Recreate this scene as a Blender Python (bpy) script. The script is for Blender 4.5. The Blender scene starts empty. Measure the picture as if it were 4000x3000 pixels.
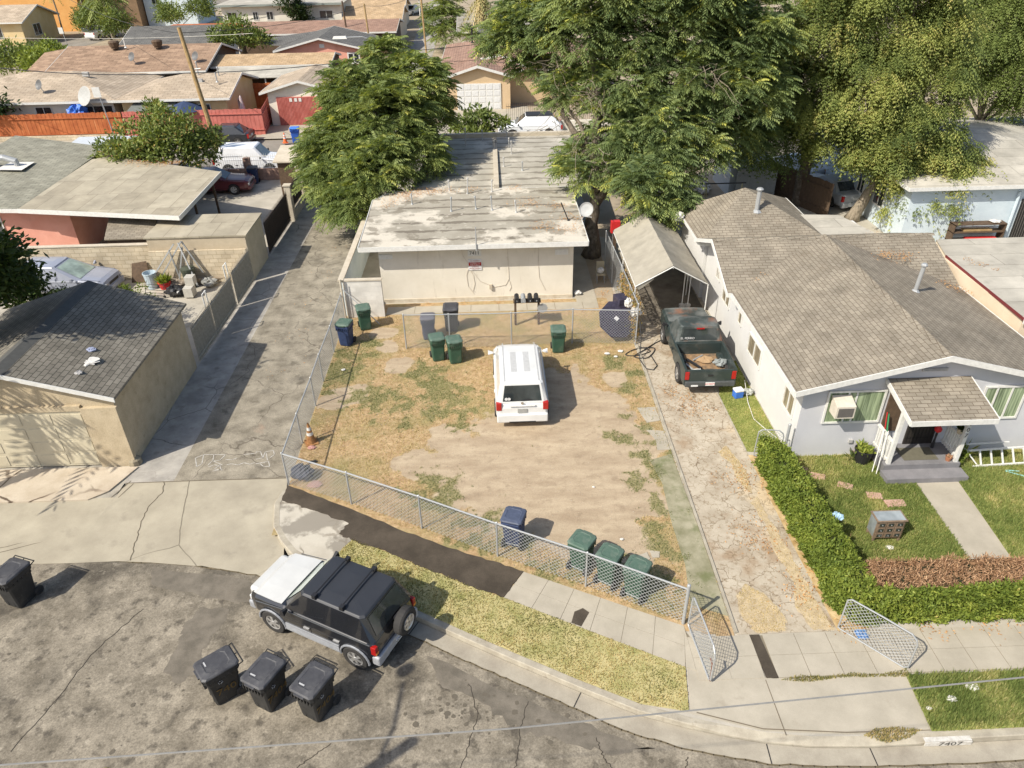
import bpy, math, random
import numpy as np
from mathutils import Vector, Matrix
random.seed(7); rng = np.random.default_rng(7)
SC = bpy.context.scene
COL = SC.collection
R = math.radians
# ---------------------------------------------------------------- camera
cd = bpy.data.cameras.new('camera'); cam = bpy.data.objects.new('camera', cd); COL.objects.link(cam)
pit, rol, yaw = 0.570351488, -0.0207503, -0.0197014
fw = Vector((0, math.cos(pit), -math.sin(pit))); up = Vector((0, math.sin(pit), math.cos(pit))); rt = Vector((1, 0, 0))
r2 = math.cos(rol)*rt + math.sin(rol)*up; u2 = -math.sin(rol)*rt + math.cos(rol)*up
m3 = Matrix((r2, u2, -fw)).transposed()
m3 = Matrix.Rotation(yaw, 3, 'Z') @ m3
cam.matrix_world = Matrix.Translation((0, 0, 14.558)) @ m3.to_4x4()
cd.sensor_width = 36; cd.lens = 25.93; cd.clip_end = 2000; cd.clip_start = .1
SC.camera = cam
# ---------------------------------------------------------------- world, sun, exposure
SUN_H = (-.80, -.57, 1.0)          # direction to the sun
w = bpy.data.worlds.new('World'); SC.world = w; w.use_nodes = True
nt = w.node_tree; nt.nodes.clear()
sky = nt.nodes.new('ShaderNodeTexSky'); sky.sky_type = 'NISHITA'; sky.sun_disc = False
sky.sun_elevation = math.atan2(1, math.hypot(SUN_H[0], SUN_H[1]))
sky.sun_rotation = math.atan2(SUN_H[0], SUN_H[1])
sky.air_density = 1.0; sky.dust_density = 2.0; sky.ozone_density = 1.0
bg = nt.nodes.new('ShaderNodeBackground'); bg.inputs[1].default_value = .115
wo = nt.nodes.new('ShaderNodeOutputWorld')
nt.links.new(sky.outputs[0], bg.inputs[0]); nt.links.new(bg.outputs[0], wo.inputs[0])
sl = bpy.data.lights.new('sun', 'SUN'); sl.energy = 4.3; sl.angle = R(.53); sl.color = (1, .94, .83)
so = bpy.data.objects.new('sun', sl); COL.objects.link(so)
so.rotation_euler = Vector(SUN_H).to_track_quat('Z', 'Y').to_euler(); so.location = (0, 0, 60)
SC.view_settings.view_transform = 'Standard'; SC.view_settings.look = 'None'
SC.view_settings.exposure = 0.43; SC.view_settings.gamma = 1
# ---------------------------------------------------------------- materials
class NB:
    def __init__(s, name):
        s.m = bpy.data.materials.new(name); s.m.use_nodes = True; s.t = s.m.node_tree; s.t.nodes.clear()
        s.out = s.n('OutputMaterial'); s.tc = s.n('TexCoord')
    def n(s, ty, **kw):
        x = s.t.nodes.new('ShaderNode'+ty)
        for k, v in kw.items(): setattr(x, k, v)
        return x
    def l(s, a, b): s.t.links.new(a, b)
    def noise(s, vec, scale, det=5, rough=.6, dist=0.):
        x = s.n('TexNoise'); x.inputs['Scale'].default_value = scale; x.inputs['Detail'].default_value = det
        x.inputs['Roughness'].default_value = rough; x.inputs['Distortion'].default_value = dist
        if vec is not None: s.l(vec, x.inputs['Vector'])
        return x.outputs['Fac']
    def rmp(s, val, a, b, c=0., d=1.):
        x = s.n('MapRange'); x.inputs[1].default_value = a; x.inputs[2].default_value = b; x.inputs[3].default_value = c; x.inputs[4].default_value = d
        s.l(val, x.inputs[0]); return x.outputs[0]
    def math(s, op, a, b=None):
        x = s.n('Math', operation=op)
        for i, q in enumerate((a, b)):
            if q is None: continue
            if isinstance(q, (int, float)): x.inputs[i].default_value = q
            else: s.l(q, x.inputs[i])
        return x.outputs[0]
    def mix(s, fac, a, b, mode='MIX'):
        x = s.n('Mix', data_type='RGBA', blend_type=mode)
        for sock, q in ((x.inputs[0], fac), (x.inputs[6], a), (x.inputs[7], b)):
            if isinstance(q, (int, float)): sock.default_value = q
            elif isinstance(q, (tuple, list)): sock.default_value = (*q[:3], 1)
            else: s.l(q, sock)
        return x.outputs[2]
    def fin(s, col, rough=.8, metal=0, bump=None, bstr=.3, bdist=.02, spec=.3, alpha=None, coat=0):
        p = s.n('BsdfPrincipled')
        if isinstance(col, (tuple, list)): p.inputs['Base Color'].default_value = (*col[:3], 1)
        else: s.l(col, p.inputs['Base Color'])
        if isinstance(rough, (int, float)): p.inputs['Roughness'].default_value = rough
        else: s.l(rough, p.inputs['Roughness'])
        p.inputs['Metallic'].default_value = metal; p.inputs['Specular IOR Level'].default_value = spec
        p.inputs['Coat Weight'].default_value = coat
        if bump is not None:
            b = s.n('Bump'); b.inputs['Strength'].default_value = bstr; b.inputs['Distance'].default_value = bdist
            s.l(bump, b.inputs['Height']); s.l(b.outputs[0], p.inputs['Normal'])
        s.l(p.outputs[0], s.out.inputs[0]); return s.m
def surf(name, c1, c2, s=3, lo=.35, hi=.65, layers=(), cracks=(), fine=.12, rough=.85, bump=.3, bd=.01, metal=0, spec=.3, coat=0, brick=None, coord='Object', fs=60):
    b = NB(name); v = b.tc.outputs[coord]
    if brick:  # (width, height, mortar size, mortar colour, amount)
        uv = b.tc.outputs['UV']
        k = b.n('TexBrick'); b.l(uv, k.inputs['Vector']); k.inputs['Scale'].default_value = 1
        k.inputs['Brick Width'].default_value = brick[0]; k.inputs['Row Height'].default_value = brick[1]
        k.inputs['Mortar Size'].default_value = brick[2]; k.inputs['Mortar Smooth'].default_value = .3
        k.inputs['Color1'].default_value = (*c1, 1); k.inputs['Color2'].default_value = (*c2, 1); k.inputs['Mortar'].default_value = (*brick[3], 1)
        k.inputs['Bias'].default_value = 0
        n1 = b.rmp(b.noise(v, s, 5), .3, .7, .78, 1.2)
        col = b.mix(1., k.outputs['Color'], n1, 'MULTIPLY')
        hgt = b.math('SUBTRACT', 1., k.outputs['Fac'])
    else:
        n1 = b.noise(v, s, 7, .62)
        col = b.mix(b.rmp(n1, lo, hi), c1, c2); hgt = n1
    for L in layers:  # (colour, scale, lo, hi, strength[, stretch vec])
        vv = v
        if len(L) > 5:
            mp = b.n('Mapping'); mp.inputs['Scale'].default_value = L[5]; mp.inputs['Location'].default_value = (L[1]*1.7, 3.1, 0); b.l(v, mp.inputs[0]); vv = mp.outputs[0]
        else:
            mp = b.n('Mapping'); mp.inputs['Location'].default_value = (L[1]*7.3, L[2]*31, 1.3); b.l(v, mp.inputs[0]); vv = mp.outputs[0]
        f = b.rmp(b.noise(vv, L[1], 6, .6), L[2], L[3], 0, L[4])
        col = b.mix(f, col, L[0])
    for C in cracks:  # (scale, width, colour, warp, strength)
        wn = b.n('TexNoise'); wn.inputs['Scale'].default_value = C[0]*2.2; wn.inputs['Detail'].default_value = 4; b.l(v, wn.inputs['Vector'])
        va = b.n('VectorMath', operation='MULTIPLY_ADD'); b.l(wn.outputs['Color'], va.inputs[0]); va.inputs[1].default_value = (C[3],)*3; b.l(v, va.inputs[2])
        vo = b.n('TexVoronoi', feature='DISTANCE_TO_EDGE'); vo.inputs['Scale'].default_value = C[0]; b.l(va.outputs[0], vo.inputs['Vector'])
        f = b.rmp(vo.outputs['Distance'], C[1]*.4, C[1], C[4], 0)
        brk = b.rmp(b.noise(v, C[0]*.8, 2), .42, .55)
        col = b.mix(b.math('MULTIPLY', f, brk), col, C[2])
    if fine:
        nf = b.noise(v, fs, 3, .7); col = b.mix(1., col, b.rmp(nf, .25, .75, 1-fine, 1+fine), 'MULTIPLY')
        hgt = b.math('ADD', hgt, b.math('MULTIPLY', nf, .35))
    return b.fin(col, rough, metal, hgt if bump else None, bump, bd, spec, coat=coat)
def plain(name, c, rough=.6, metal=0, spec=.4, var=.1, vs=8, coat=0): 
    b = NB(name); v = b.tc.outputs['Object']
    col = b.mix(1., c, b.rmp(b.noise(v, vs, 4), .3, .7, 1-var, 1+var), 'MULTIPLY')
    return b.fin(col, rough, metal, spec=spec, coat=coat)
def glass(name, c, rough=.08, spec=.8):
    b = NB(name); v = b.tc.outputs['Object']
    col = b.mix(b.rmp(b.noise(v, 1.5, 3), .35, .65), c, tuple(x*1.9+.01 for x in c))
    return b.fin(col, rough, 0, spec=spec)
def leafmat(name, stops, trans=.35, rough=.55, spec=.25):
    b = NB(name); a = b.n('Attribute', attribute_name='v')
    r = b.n('ValToRGB'); b.l(a.outputs['Fac'], r.inputs[0]); e = r.color_ramp.elements
    e[0].position = stops[0][0]; e[0].color = (*stops[0][1], 1); e[1].position = stops[-1][0]; e[1].color = (*stops[-1][1], 1)
    for p, c in stops[1:-1]:
        q = e.new(p); q.color = (*c, 1)
    p = b.n('BsdfPrincipled'); b.l(r.outputs[0], p.inputs['Base Color']); p.inputs['Roughness'].default_value = rough; p.inputs['Specular IOR Level'].default_value = spec
    tr = b.n('BsdfTranslucent'); b.l(b.mix(1., r.outputs[0], (1.3, 1.25, .5), 'MULTIPLY'), tr.inputs[0])
    mx = b.n('MixShader'); mx.inputs[0].default_value = trans; b.l(p.outputs[0], mx.inputs[1]); b.l(tr.outputs[0], mx.inputs[2]); b.l(mx.outputs[0], b.out.inputs[0])
    return b.m
# ---------------------------------------------------------------- mesh helpers
class MB:
    def __init__(s): s.v = []; s.f = []
    def add(s, vs, fs):
        o = len(s.v); s.v += [tuple(q) for q in vs]; s.f += [tuple(i+o for i in q) for q in fs]; return s
    def box(s, x0, x1, y0, y1, z0, z1, rz=0, c=None):
        P = [(x0,y0,z0),(x1,y0,z0),(x1,y1,z0),(x0,y1,z0),(x0,y0,z1),(x1,y0,z1),(x1,y1,z1),(x0,y1,z1)]
        if rz:
            cx, cy = c if c else ((x0+x1)/2, (y0+y1)/2); ca, sa = math.cos(rz), math.sin(rz)
            P = [(cx+(x-cx)*ca-(y-cy)*sa, cy+(x-cx)*sa+(y-cy)*ca, z) for x, y, z in P]
        return s.add(P, [(0,3,2,1),(4,5,6,7),(0,1,5,4),(1,2,6,5),(2,3,7,6),(3,0,4,7)])
    def prism(s, pts, z0, z1):
        n = len(pts); a = sum(pts[i][0]*pts[(i+1)%n][1]-pts[(i+1)%n][0]*pts[i][1] for i in range(n))
        if a < 0: pts = pts[::-1]
        V = [(x, y, z0) for x, y in pts]+[(x, y, z1) for x, y in pts]
        return s.add(V, [tuple(range(n))[::-1], tuple(range(n, 2*n))]+[(i, (i+1)%n, (i+1)%n+n, i+n) for i in range(n)])
    def sheet(s, pts, z):
        n = len(pts); a = sum(pts[i][0]*pts[(i+1)%n][1]-pts[(i+1)%n][0]*pts[i][1] for i in range(n))
        if a < 0: pts = pts[::-1]
        return s.add([(p[0], p[1], p[2] if len(p) > 2 else z) for p in pts], [tuple(range(n))])
    def slab(s, quad, t):      # 3-D polygon thickened downwards along z
        n = len(quad); V = [tuple(q) for q in quad]+[(q[0], q[1], q[2]-t) for q in quad]
        return s.add(V, [tuple(range(n)), tuple(range(n, 2*n))[::-1]]+[(i+n, (i+1)%n+n, (i+1)%n, i) for i in range(n)])
    def tube(s, pts, r, n=6, cap=True):
        pts = [Vector(p) for p in pts]; rs = r if isinstance(r, (list, tuple)) else [r]*len(pts); V = []; F = []
        pv = None
        for i, p in enumerate(pts):
            d = (pts[min(i+1, len(pts)-1)]-pts[max(i-1, 0)]).normalized()
            a = d.orthogonal().normalized() if pv is None else (pv-d*pv.dot(d)).normalized()
            pv = a; b = d.cross(a)
            V += [p+(a*math.cos(2*math.pi*k/n)+b*math.sin(2*math.pi*k/n))*rs[i] for k in range(n)]
        for i in range(len(pts)-1):
            F += [(i*n+k, i*n+(k+1)%n, (i+1)*n+(k+1)%n, (i+1)*n+k) for k in range(n)]
        if cap: F += [tuple(range(n))[::-1], tuple((len(pts)-1)*n+k for k in range(n))]
        return s.add(V, F)
    def lathe(s, prof, c=(0, 0, 0), n=16, axis='z'):
        V = []; F = []
        for r, h in prof:
            for k in range(n):
                a = 2*math.pi*k/n
                if axis == 'z': V.append((c[0]+r*math.cos(a), c[1]+r*math.sin(a), c[2]+h))
                elif axis == 'y': V.append((c[0]+r*math.cos(a), c[1]+h, c[2]-r*math.sin(a)))
                else: V.append((c[0]+h, c[1]+r*math.cos(a), c[2]+r*math.sin(a)))
        m = len(prof)
        for i in range(m-1): F += [(i*n+k, i*n+(k+1)%n, (i+1)*n+(k+1)%n, (i+1)*n+k) for k in range(n)]
        F += [tuple(range(n))[::-1], tuple((m-1)*n+k for k in range(n))]
        return s.add(V, F)
    def loft(s, rings, cap=True, closed=True):
        n = len(rings[0]); V = [p for r in rings for p in r]; F = []
        for i in range(len(rings)-1):
            for k in range(n if closed else n-1): F.append((i*n+k, i*n+(k+1)%n, (i+1)*n+(k+1)%n, (i+1)*n+k))
        if cap: F += [tuple(range(n))[::-1], tuple((len(rings)-1)*n+k for k in range(n))]
        return s.add(V, F)
    def quad(s, *p): return s.add(p, [tuple(range(len(p)))])
    def build(s, name, mat, parent=None, smooth=False, bevel=0, world=None):
        me = bpy.data.meshes.new(name)
        v = s.v
        if world: v = [(x-world[0], y-world[1], z-world[2]) for x, y, z in v]
        me.from_pydata(v, [], s.f); me.materials.append(mat)
        uv = me.uv_layers.new(name='UVMap').data; co = me.vertices
        for p in me.polygons:
            n = p.normal
            if abs(n.z) > .999: ux, vx = Vector((1, 0, 0)), Vector((0, 1, 0))
            else:
                ux = Vector((-n.y, n.x, 0)).normalized(); vx = n.cross(ux)
                if vx.z < 0: vx = -vx
            for li, vi in zip(p.loop_indices, p.vertices):
                c = co[vi].co; uv[li].uv = (c.dot(ux)+50, c.dot(vx)+50)
        if smooth: me.polygons.foreach_set('use_smooth', [True]*len(me.polygons))
        o = bpy.data.objects.new(name, me); COL.objects.link(o)
        if parent: o.parent = parent
        if bevel:
            b = o.modifiers.new('bevel', 'BEVEL'); b.width = bevel; b.segments = 2; b.limit_method = 'ANGLE'; b.angle_limit = R(40)
        return o
def tag(o, label=None, cat=None, group=None, kind=None):
    if label: o['label'] = label
    if cat: o['category'] = cat
    if group: o['group'] = group
    if kind: o['kind'] = kind
    return o
def thing(name, label, cat, loc=(0, 0, 0), rz=0, group=None):
    o = bpy.data.objects.new(name, None); COL.objects.link(o); o.location = loc; o.rotation_euler = (0, 0, rz)
    o.empty_display_size = .2
    return tag(o, label, cat, group)
class WB(MB):   # world coordinates under an empty
    def __init__(s, root): super().__init__(); s.root = root
    def build(s, name, mat, parent=None, **k):
        return super().build(name, mat, parent or s.root, world=tuple(s.root.location), **k)
def dup(root, loc, rz, label=None):
    def cp(o, par):
        c = o.copy(); COL.objects.link(c)
        if par: c.parent = par
        for ch in o.children: cp(ch, c)
        return c
    r = cp(root, None); r.location = loc; r.rotation_euler = (0, 0, rz)
    if label: r['label'] = label
    return r
def struct(name, mb, mat, label=None, kind='structure', **k):
    o = mb.build(name, mat, **k); tag(o, kind=kind, label=label); return o
def text(s, size, depth, name, mat, parent, mtx, world=None, sx=1.):
    cu = bpy.data.curves.new(name, 'FONT'); cu.body = s; cu.size = size; cu.extrude = depth; cu.align_x = 'CENTER'; cu.align_y = 'CENTER'; cu.resolution_u = 3
    t = bpy.data.objects.new('tmp', cu); COL.objects.link(t)
    bpy.context.view_layer.update()
    me = bpy.data.meshes.new_from_object(t.evaluated_get(bpy.context.evaluated_depsgraph_get()))
    bpy.data.objects.remove(t); me.name = name; me.materials.clear(); me.materials.append(mat)
    me.transform(mtx @ Matrix.Scale(sx, 4, (1, 0, 0)))
    if world: me.transform(Matrix.Translation([-q for q in world]))
    o = bpy.data.objects.new(name, me); COL.objects.link(o); o.parent = parent; return o
def frame(org, xd, yd):  # matrix placing text: origin, reading direction, up direction
    xd = Vector(xd).normalized(); yd = Vector(yd).normalized(); zd = xd.cross(yd)
    return Matrix.Translation(org) @ Matrix((xd, yd, zd)).transposed().to_4x4()
def fastmesh(name, V, k, mat, val=None, parent=None, tris=False):   # V: (N*k,3) polygons of k corners each
    V = np.asarray(V, np.float32).reshape(-1, 3); n = len(V)//k
    me = bpy.data.meshes.new(name); me.vertices.add(len(V)); me.vertices.foreach_set('co', V.ravel())
    me.loops.add(n*k); me.loops.foreach_set('vertex_index', np.arange(n*k, dtype=np.int32))
    me.polygons.add(n); me.polygons.foreach_set('loop_start', np.arange(0, n*k, k, dtype=np.int32))
    me.update(calc_edges=True); me.validate()
    if val is not None:
        at = me.attributes.new('v', 'FLOAT', 'POINT'); at.data.foreach_set('value', np.repeat(np.clip(val, 0, 1), k).astype(np.float32))
    me.materials.append(mat)
    o = bpy.data.objects.new(name, me); COL.objects.link(o)
    if parent:
        o.parent = parent
        me.transform(Matrix.Translation([-q for q in parent.location]))
    return o
def unit(a): return a/np.maximum(np.linalg.norm(a, axis=-1, keepdims=True), 1e-6)
def leafquads(P, D, L, W, nrm=None):
    """diamond leaves: base P, direction D, length L, width W"""
    n = len(P); D = unit(D)
    if nrm is None: nrm = unit(rng.normal(size=(n, 3))+np.array([0, 0, 1.2]))
    S = unit(np.cross(D, nrm))
    L = np.broadcast_to(np.asarray(L, float).reshape(-1, 1), (n, 1)); W = np.broadcast_to(np.asarray(W, float).reshape(-1, 1), (n, 1))
    mid = P+D*L*.5
    return np.stack([P, mid+S*W*.5, P+D*L, mid-S*W*.5], 1)
def fronds(P, D, L, pairs, ll, lw, droop=.5):
    """pinnate leaves: P origins, D directions; returns leaflets and index of frond"""
    n = len(P); D = unit(D); out = []; idx = []
    side = unit(np.cross(D, np.array([0, 0, 1.])+rng.normal(size=(n, 3))*.25)); upv = unit(np.cross(side, D))
    L = np.broadcast_to(np.asarray(L, float).reshape(-1, 1), (n, 1))
    for j in range(pairs):
        t = (j+1.)/pairs
        pos = P+D*L*t-np.array([0, 0, 1.])*L*droop*t*t
        for sg in (-1, 1):
            dd = unit(side*sg*(1.-.3*t)+D*(.3+.5*t)-np.array([0, 0, 1.])*(.45+.35*t)+rng.normal(size=(n, 3))*.07)
            out.append(leafquads(pos, dd, ll*(1.05-.4*abs(t-.45)), lw, unit(upv+rng.normal(size=(n, 3))*.12))); idx.append(np.arange(n))
    return np.concatenate(out), np.concatenate(idx)
def crown_points(blobs, clumps, per, sig=.22, shell=(.7, 1.05), low=-.55):
    """leaf origins and outward directions, in clumps on the skin of the crown's lobes"""
    P = []; O = []; C = []
    B = np.array(blobs, float); k = 0
    for b in B:
        nc = max(3, int(clumps*(b[3]/1.5)**2))
        d = unit(rng.normal(size=(nc*2, 3))); d = d[d[:, 2] > low][:nc]
        cc = b[:3]+d*b[3]*rng.uniform(*shell, size=(len(d), 1))
        inner = rng.uniform(size=len(d)) < .28; cc[inner] = b[:3]+(cc[inner]-b[:3])*.62
        keep = np.ones(len(cc), bool)
        for b2 in B:
            if b2 is b: continue
            keep &= np.linalg.norm(cc-b2[:3], axis=1) > b2[3]*.5
        cc = cc[keep]; d = d[keep]
        for c, dd in zip(cc, d):
            m = int(per*rng.uniform(.5, 1.3)); s = sig*b[3]**.6*rng.uniform(.7, 1.3)
            q = rng.normal(size=(m, 3))*np.array([1, 1, .6])*s
            P.append(c+q); O.append(unit(dd*.6+unit(q+1e-4)*.8)); C.append(np.full(m, rng.uniform())); k += 1
    return np.concatenate(P), np.concatenate(O), np.concatenate(C)
def rosettes(blobs, clumps, per, low=-.5, shrink=.0):
    P = []; O = []; C = []; B = np.array(blobs, float); B[:, 3] = np.maximum(B[:, 3]-shrink, B[:, 3]*.55)
    for b in B:
        nc = max(4, int(clumps*(b[3]/1.5)**2)); d = unit(rng.normal(size=(nc*3, 3))); d = d[d[:, 2] > low][:nc]
        cc = b[:3]+d*b[3]*rng.uniform(.80, 1.12, size=(len(d), 1)); inn = rng.uniform(size=len(d)) < .2; cc[inn] = b[:3]+(cc[inn]-b[:3])*.6
        keep = np.ones(len(cc), bool)
        for b2 in B:
            if b2 is not b: keep &= np.linalg.norm(cc-b2[:3], axis=1) > b2[3]*.55
        for c, dd in zip(cc[keep], d[keep]):
            m = int(per*rng.uniform(.7, 1.3)); a = rng.uniform(0, 6.28)+np.arange(m)*2.4; el = rng.uniform(-.15, .75, m)
            o = np.stack([np.cos(a)*np.cos(el), np.sin(a)*np.cos(el), np.sin(el)], 1)+dd*.55
            P.append(c+rng.normal(size=(m, 3))*.07); O.append(unit(o)); C.append(np.full(m, rng.uniform()))
    return np.concatenate(P), np.concatenate(O), np.concatenate(C)
def trunk_mb(base, r0, forks, top_r=.04, n=8, jit=.25):
    """forks: list of polylines starting at the base or on the trunk, each with start radius"""
    m = MB()
    for pts, r in forks:
        pp = []
        for i in range(len(pts)-1):
            a, b = Vector(pts[i]), Vector(pts[i+1])
            for t in range(4):
                q = a.lerp(b, t/4)
                if not (i == 0 and t == 0): q += Vector((random.uniform(-1, 1), random.uniform(-1, 1), 0))*r*jit
                pp.append(q)
        pp.append(Vector(pts[-1])); N = len(pp)
        m.tube(pp, [r*(1-i/(N-1))**.8*.92+top_r*(i/(N-1))+r*.08*(1 if i else 4) for i in range(N)], n)
    return m
# ================================================================= MATERIALS
K = {}
K['asph'] = surf('street_asphalt', (.148,.127,.095), (.295,.257,.197), s=1.6, lo=.34, hi=.64, layers=[((.055,.048,.038), .42, .53, .68, .8), ((.075,.064,.05), 2.6, .55, .66, .8), ((.10,.085,.062), 7, .58, .68, .6), ((.42,.37,.29), 4.3, .58, .72, .5)], rough=.9, fine=.38, fs=26)
K['alley'] = surf('alley_asphalt', (.18,.157,.118), (.33,.292,.225), s=1.5, lo=.34, hi=.64, layers=[((.09,.077,.057), 2.3, .56, .68, .6), ((.075,.066,.055), .8, .58, .70, .7), ((.36,.22,.15), .45, .66, .74, .5)], cracks=[(.42,.008,(.07,.055,.042),.9,.7)], rough=.9, fine=.32, fs=26)
K['conc'] = surf('apron_concrete', (.30,.265,.20), (.42,.375,.285), s=.9, lo=.3, hi=.7, layers=[((.25,.22,.17), 1.7, .6, .74, .6), ((.24,.21,.16), .5, .58, .75, .4)], cracks=[(.18,.0035,(.1,.085,.06),.5,.8)], rough=.9, fine=.1)
K['conc2'] = surf('sidewalk_concrete', (.34,.305,.24), (.44,.395,.315), s=1.3, lo=.3, hi=.7, layers=[((.30,.26,.2), 2.2, .62, .74, .5), ((.12,.1,.08), 9, .74, .78, .7)], rough=.9, fine=.08)
K['gutt'] = surf('gutter_concrete', (.29,.255,.20), (.40,.36,.285), s=1.8, lo=.3, hi=.7, layers=[((.22,.19,.15), 1.2, .55, .72, .55)], rough=.9, fine=.12)
K['kerbc'] = surf('kerb_concrete', (.31,.275,.215), (.42,.38,.30), s=3, layers=[((.25,.21,.16), 5, .6, .7, .6)], rough=.9)
K['newasph'] = surf('fresh_asphalt', (.05,.04,.029), (.085,.068,.05), s=1.5, rough=.92, fine=.25, fs=50, layers=[((.17,.14,.1), 6, .68, .76, .5)])
K['strip'] = surf('alley_concrete_edge', (.28,.26,.23), (.42,.39,.34), s=1.5, layers=[((.16,.14,.12), 2.2, .56, .7, .6)], cracks=[(.5,.008,(.08,.07,.06),.3,.7)], rough=.9)
K['drive'] = surf('driveway_concrete', (.34,.285,.21), (.48,.42,.325), s=1.6, lo=.3, hi=.65, layers=[((.27,.17,.09), 1.1, .54, .68, .55), ((.24,.16,.09), 3.5, .60, .68, .6), ((.60,.45,.26), .45, .60, .70, .6)], cracks=[(4.2,.07,(.22,.165,.10),.22,.7),(1.3,.018,(.15,.105,.06),.5,.85)], rough=.9, fine=.14)
K['earth'] = surf('dry_earth', (.30,.24,.165), (.40,.33,.24), s=.5, layers=[((.13,.13,.06), .35, .56, .66, .7)], rough=.95)
K['yardc'] = surf('yard_concrete', (.36,.33,.27), (.48,.44,.37), s=.7, layers=[((.2,.18,.15), .9, .56, .7, .6)], rough=.9)
K['fstreet'] = surf('far_asphalt', (.20,.18,.15), (.28,.25,.21), s=.5, layers=[((.12,.1,.09), .6, .6, .7, .6)], rough=.9)
K['white_st'] = surf('white_stucco', (.64,.59,.49), (.73,.68,.58), s=.8, layers=[((.50,.43,.32), .9, .58, .78, .5), ((.46,.41,.33), 1.6, .60, .72, .5, (3,3,.5))], rough=.9, bump=.25, fine=.05)
K['house_st'] = surf('pale_blue_stucco', (.50,.50,.52), (.57,.57,.58), s=.7, layers=[((.44,.42,.41), 1.3, .62, .78, .35)], rough=.9, bump=.3, fine=.06)
K['house_side'] = surf('white_side_stucco', (.60,.59,.57), (.68,.67,.64), s=.7, rough=.9, bump=.3, fine=.05)
K['tan_st'] = surf('tan_stucco', (.42,.34,.225), (.52,.43,.295), s=2.2, layers=[((.30,.24,.15), 3.1, .6, .72, .6)], rough=.95, bump=.8, bd=.03, fine=.15, fs=25)
K['beige_st'] = surf('beige_stucco', (.62,.50,.36), (.70,.58,.43), s=1, rough=.9)
K['yell_st'] = surf('yellow_stucco', (.62,.47,.24), (.68,.54,.31), s=1, rough=.9)
K['pink_st'] = surf('pink_stucco', (.66,.30,.22), (.74,.37,.28), s=1, layers=[((.5,.3,.24), 1.4, .6, .75, .4)], rough=.9)
K['cream_st'] = surf('cream_stucco', (.66,.62,.52), (.76,.71,.6), s=1, rough=.9)
K['orange_st'] = surf('orange_stucco', (.66,.34,.11), (.72,.40,.14), s=1, rough=.9)
K['peach_st'] = surf('peach_stucco', (.56,.41,.24), (.62,.46,.29), s=1, rough=.9)
K['blue_st'] = surf('pale_blue_wall', (.52,.60,.64), (.62,.69,.72), s=1, rough=.9)
K['brownw'] = surf('brown_wall', (.20,.13,.075), (.26,.17,.1), s=1, rough=.9)
def shingle(nm, c1, c2, mort=None, w=.32, h=.145, lay=(), s=1.2): 
    return surf(nm, c1, c2, s=s, brick=(w, h, .012, mort or tuple(x*.35 for x in c1)), layers=lay, rough=.92, bump=.25, bd=.01, fine=.14, fs=40)
K['sh_house'] = shingle('grey_brown_shingle', (.225,.195,.15), (.285,.25,.195), mort=(.125,.10,.072), lay=[((.19,.15,.105), .8, .6, .75, .35)])
K['sh_gar'] = shingle('dark_grey_shingle', (.165,.150,.122), (.225,.205,.168), w=.32, h=.16)
K['sh_beige'] = shingle('beige_shingle', (.37,.295,.215), (.46,.375,.28), w=.6, h=.3, s=.8)
K['sh_brown'] = shingle('brown_shingle', (.25,.165,.11), (.36,.245,.165), w=.9, h=.3, s=1.5)
K['sh_dgrey'] = shingle('charcoal_shingle', (.115,.112,.105), (.15,.146,.135), w=.5, h=.25)
K['sh_rbrown'] = shingle('red_brown_shingle', (.27,.165,.12), (.33,.21,.155), w=.5, h=.25)
K['sh_tan'] = shingle('tan_shingle', (.40,.28,.16), (.48,.345,.21), w=.5, h=.3)
K['sh_far'] = shingle('grey_ridge_shingle', (.26,.24,.20), (.34,.315,.27), w=.4, h=.22)
def rollroof(nm, c1, c2, band, sc, axis='y', lay=()):
    b = NB(nm); v = b.tc.outputs['Object']; sp = b.n('SeparateXYZ'); b.l(v, sp.inputs[0])
    u = sp.outputs['Y' if axis == 'y' else 'X']; t = sp.outputs['X' if axis == 'y' else 'Y']
    col = b.mix(b.rmp(b.noise(v, .9, 6), .3, .7), c1, c2)
    nz = b.noise(v, 1.3, 4); w_ = b.math('ADD', b.math('MULTIPLY', u, 1./sc), b.math('MULTIPLY', nz, .45))
    fr = b.math('FRACT', w_); d = b.math('ABSOLUTE', b.math('SUBTRACT', fr, .5))
    wid = b.rmp(b.noise(v, .7, 3), .35, .7, .47, .30)
    f = b.math('GREATER_THAN', d, wid)
    col = b.mix(b.math('MULTIPLY', f, .75), col, band)
    for L in lay: col = b.mix(b.rmp(b.noise(v, L[1], 5), L[2], L[3], 0, L[4]), col, L[0])
    col = b.mix(1., col, b.rmp(b.noise(v, 30, 3), .3, .7, .9, 1.1), 'MULTIPLY')
    return b.fin(col, .9, 0, nz, .2, .02)
def sheetroof(nm, c1, c2, seam, w, h):
    return surf(nm, c1, c2, s=.8, brick=(w, h, .014, seam), rough=.9, bump=.1, fine=.08, fs=25, layers=[(tuple(x*.75 for x in c1), 1.4, .56, .72, .6), (tuple(x*1.2 for x in c2), .9, .58, .74, .5)])
K['roll'] = rollroof('patched_roll_roofing', (.29,.262,.21), (.40,.37,.305), (.13,.11,.083), .98, lay=[((.60,.55,.46), .42, .50, .56, .85), ((.19,.165,.125), 1.0, .57, .62, .7), ((.55,.51,.43), 2.2, .62, .68, .6)])
K['roll2'] = rollroof('grey_roll_roofing', (.33,.305,.25), (.46,.43,.365), (.17,.15,.12), 1.0, lay=[((.58,.54,.46), .5, .54, .62, .7), ((.2,.18,.14), 1.1, .6, .66, .6)])
K['pale_roof'] = sheetroof('pale_sheet_roofing', (.37,.345,.29), (.46,.43,.365), (.22,.20,.165), 4., 1.0)
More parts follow.
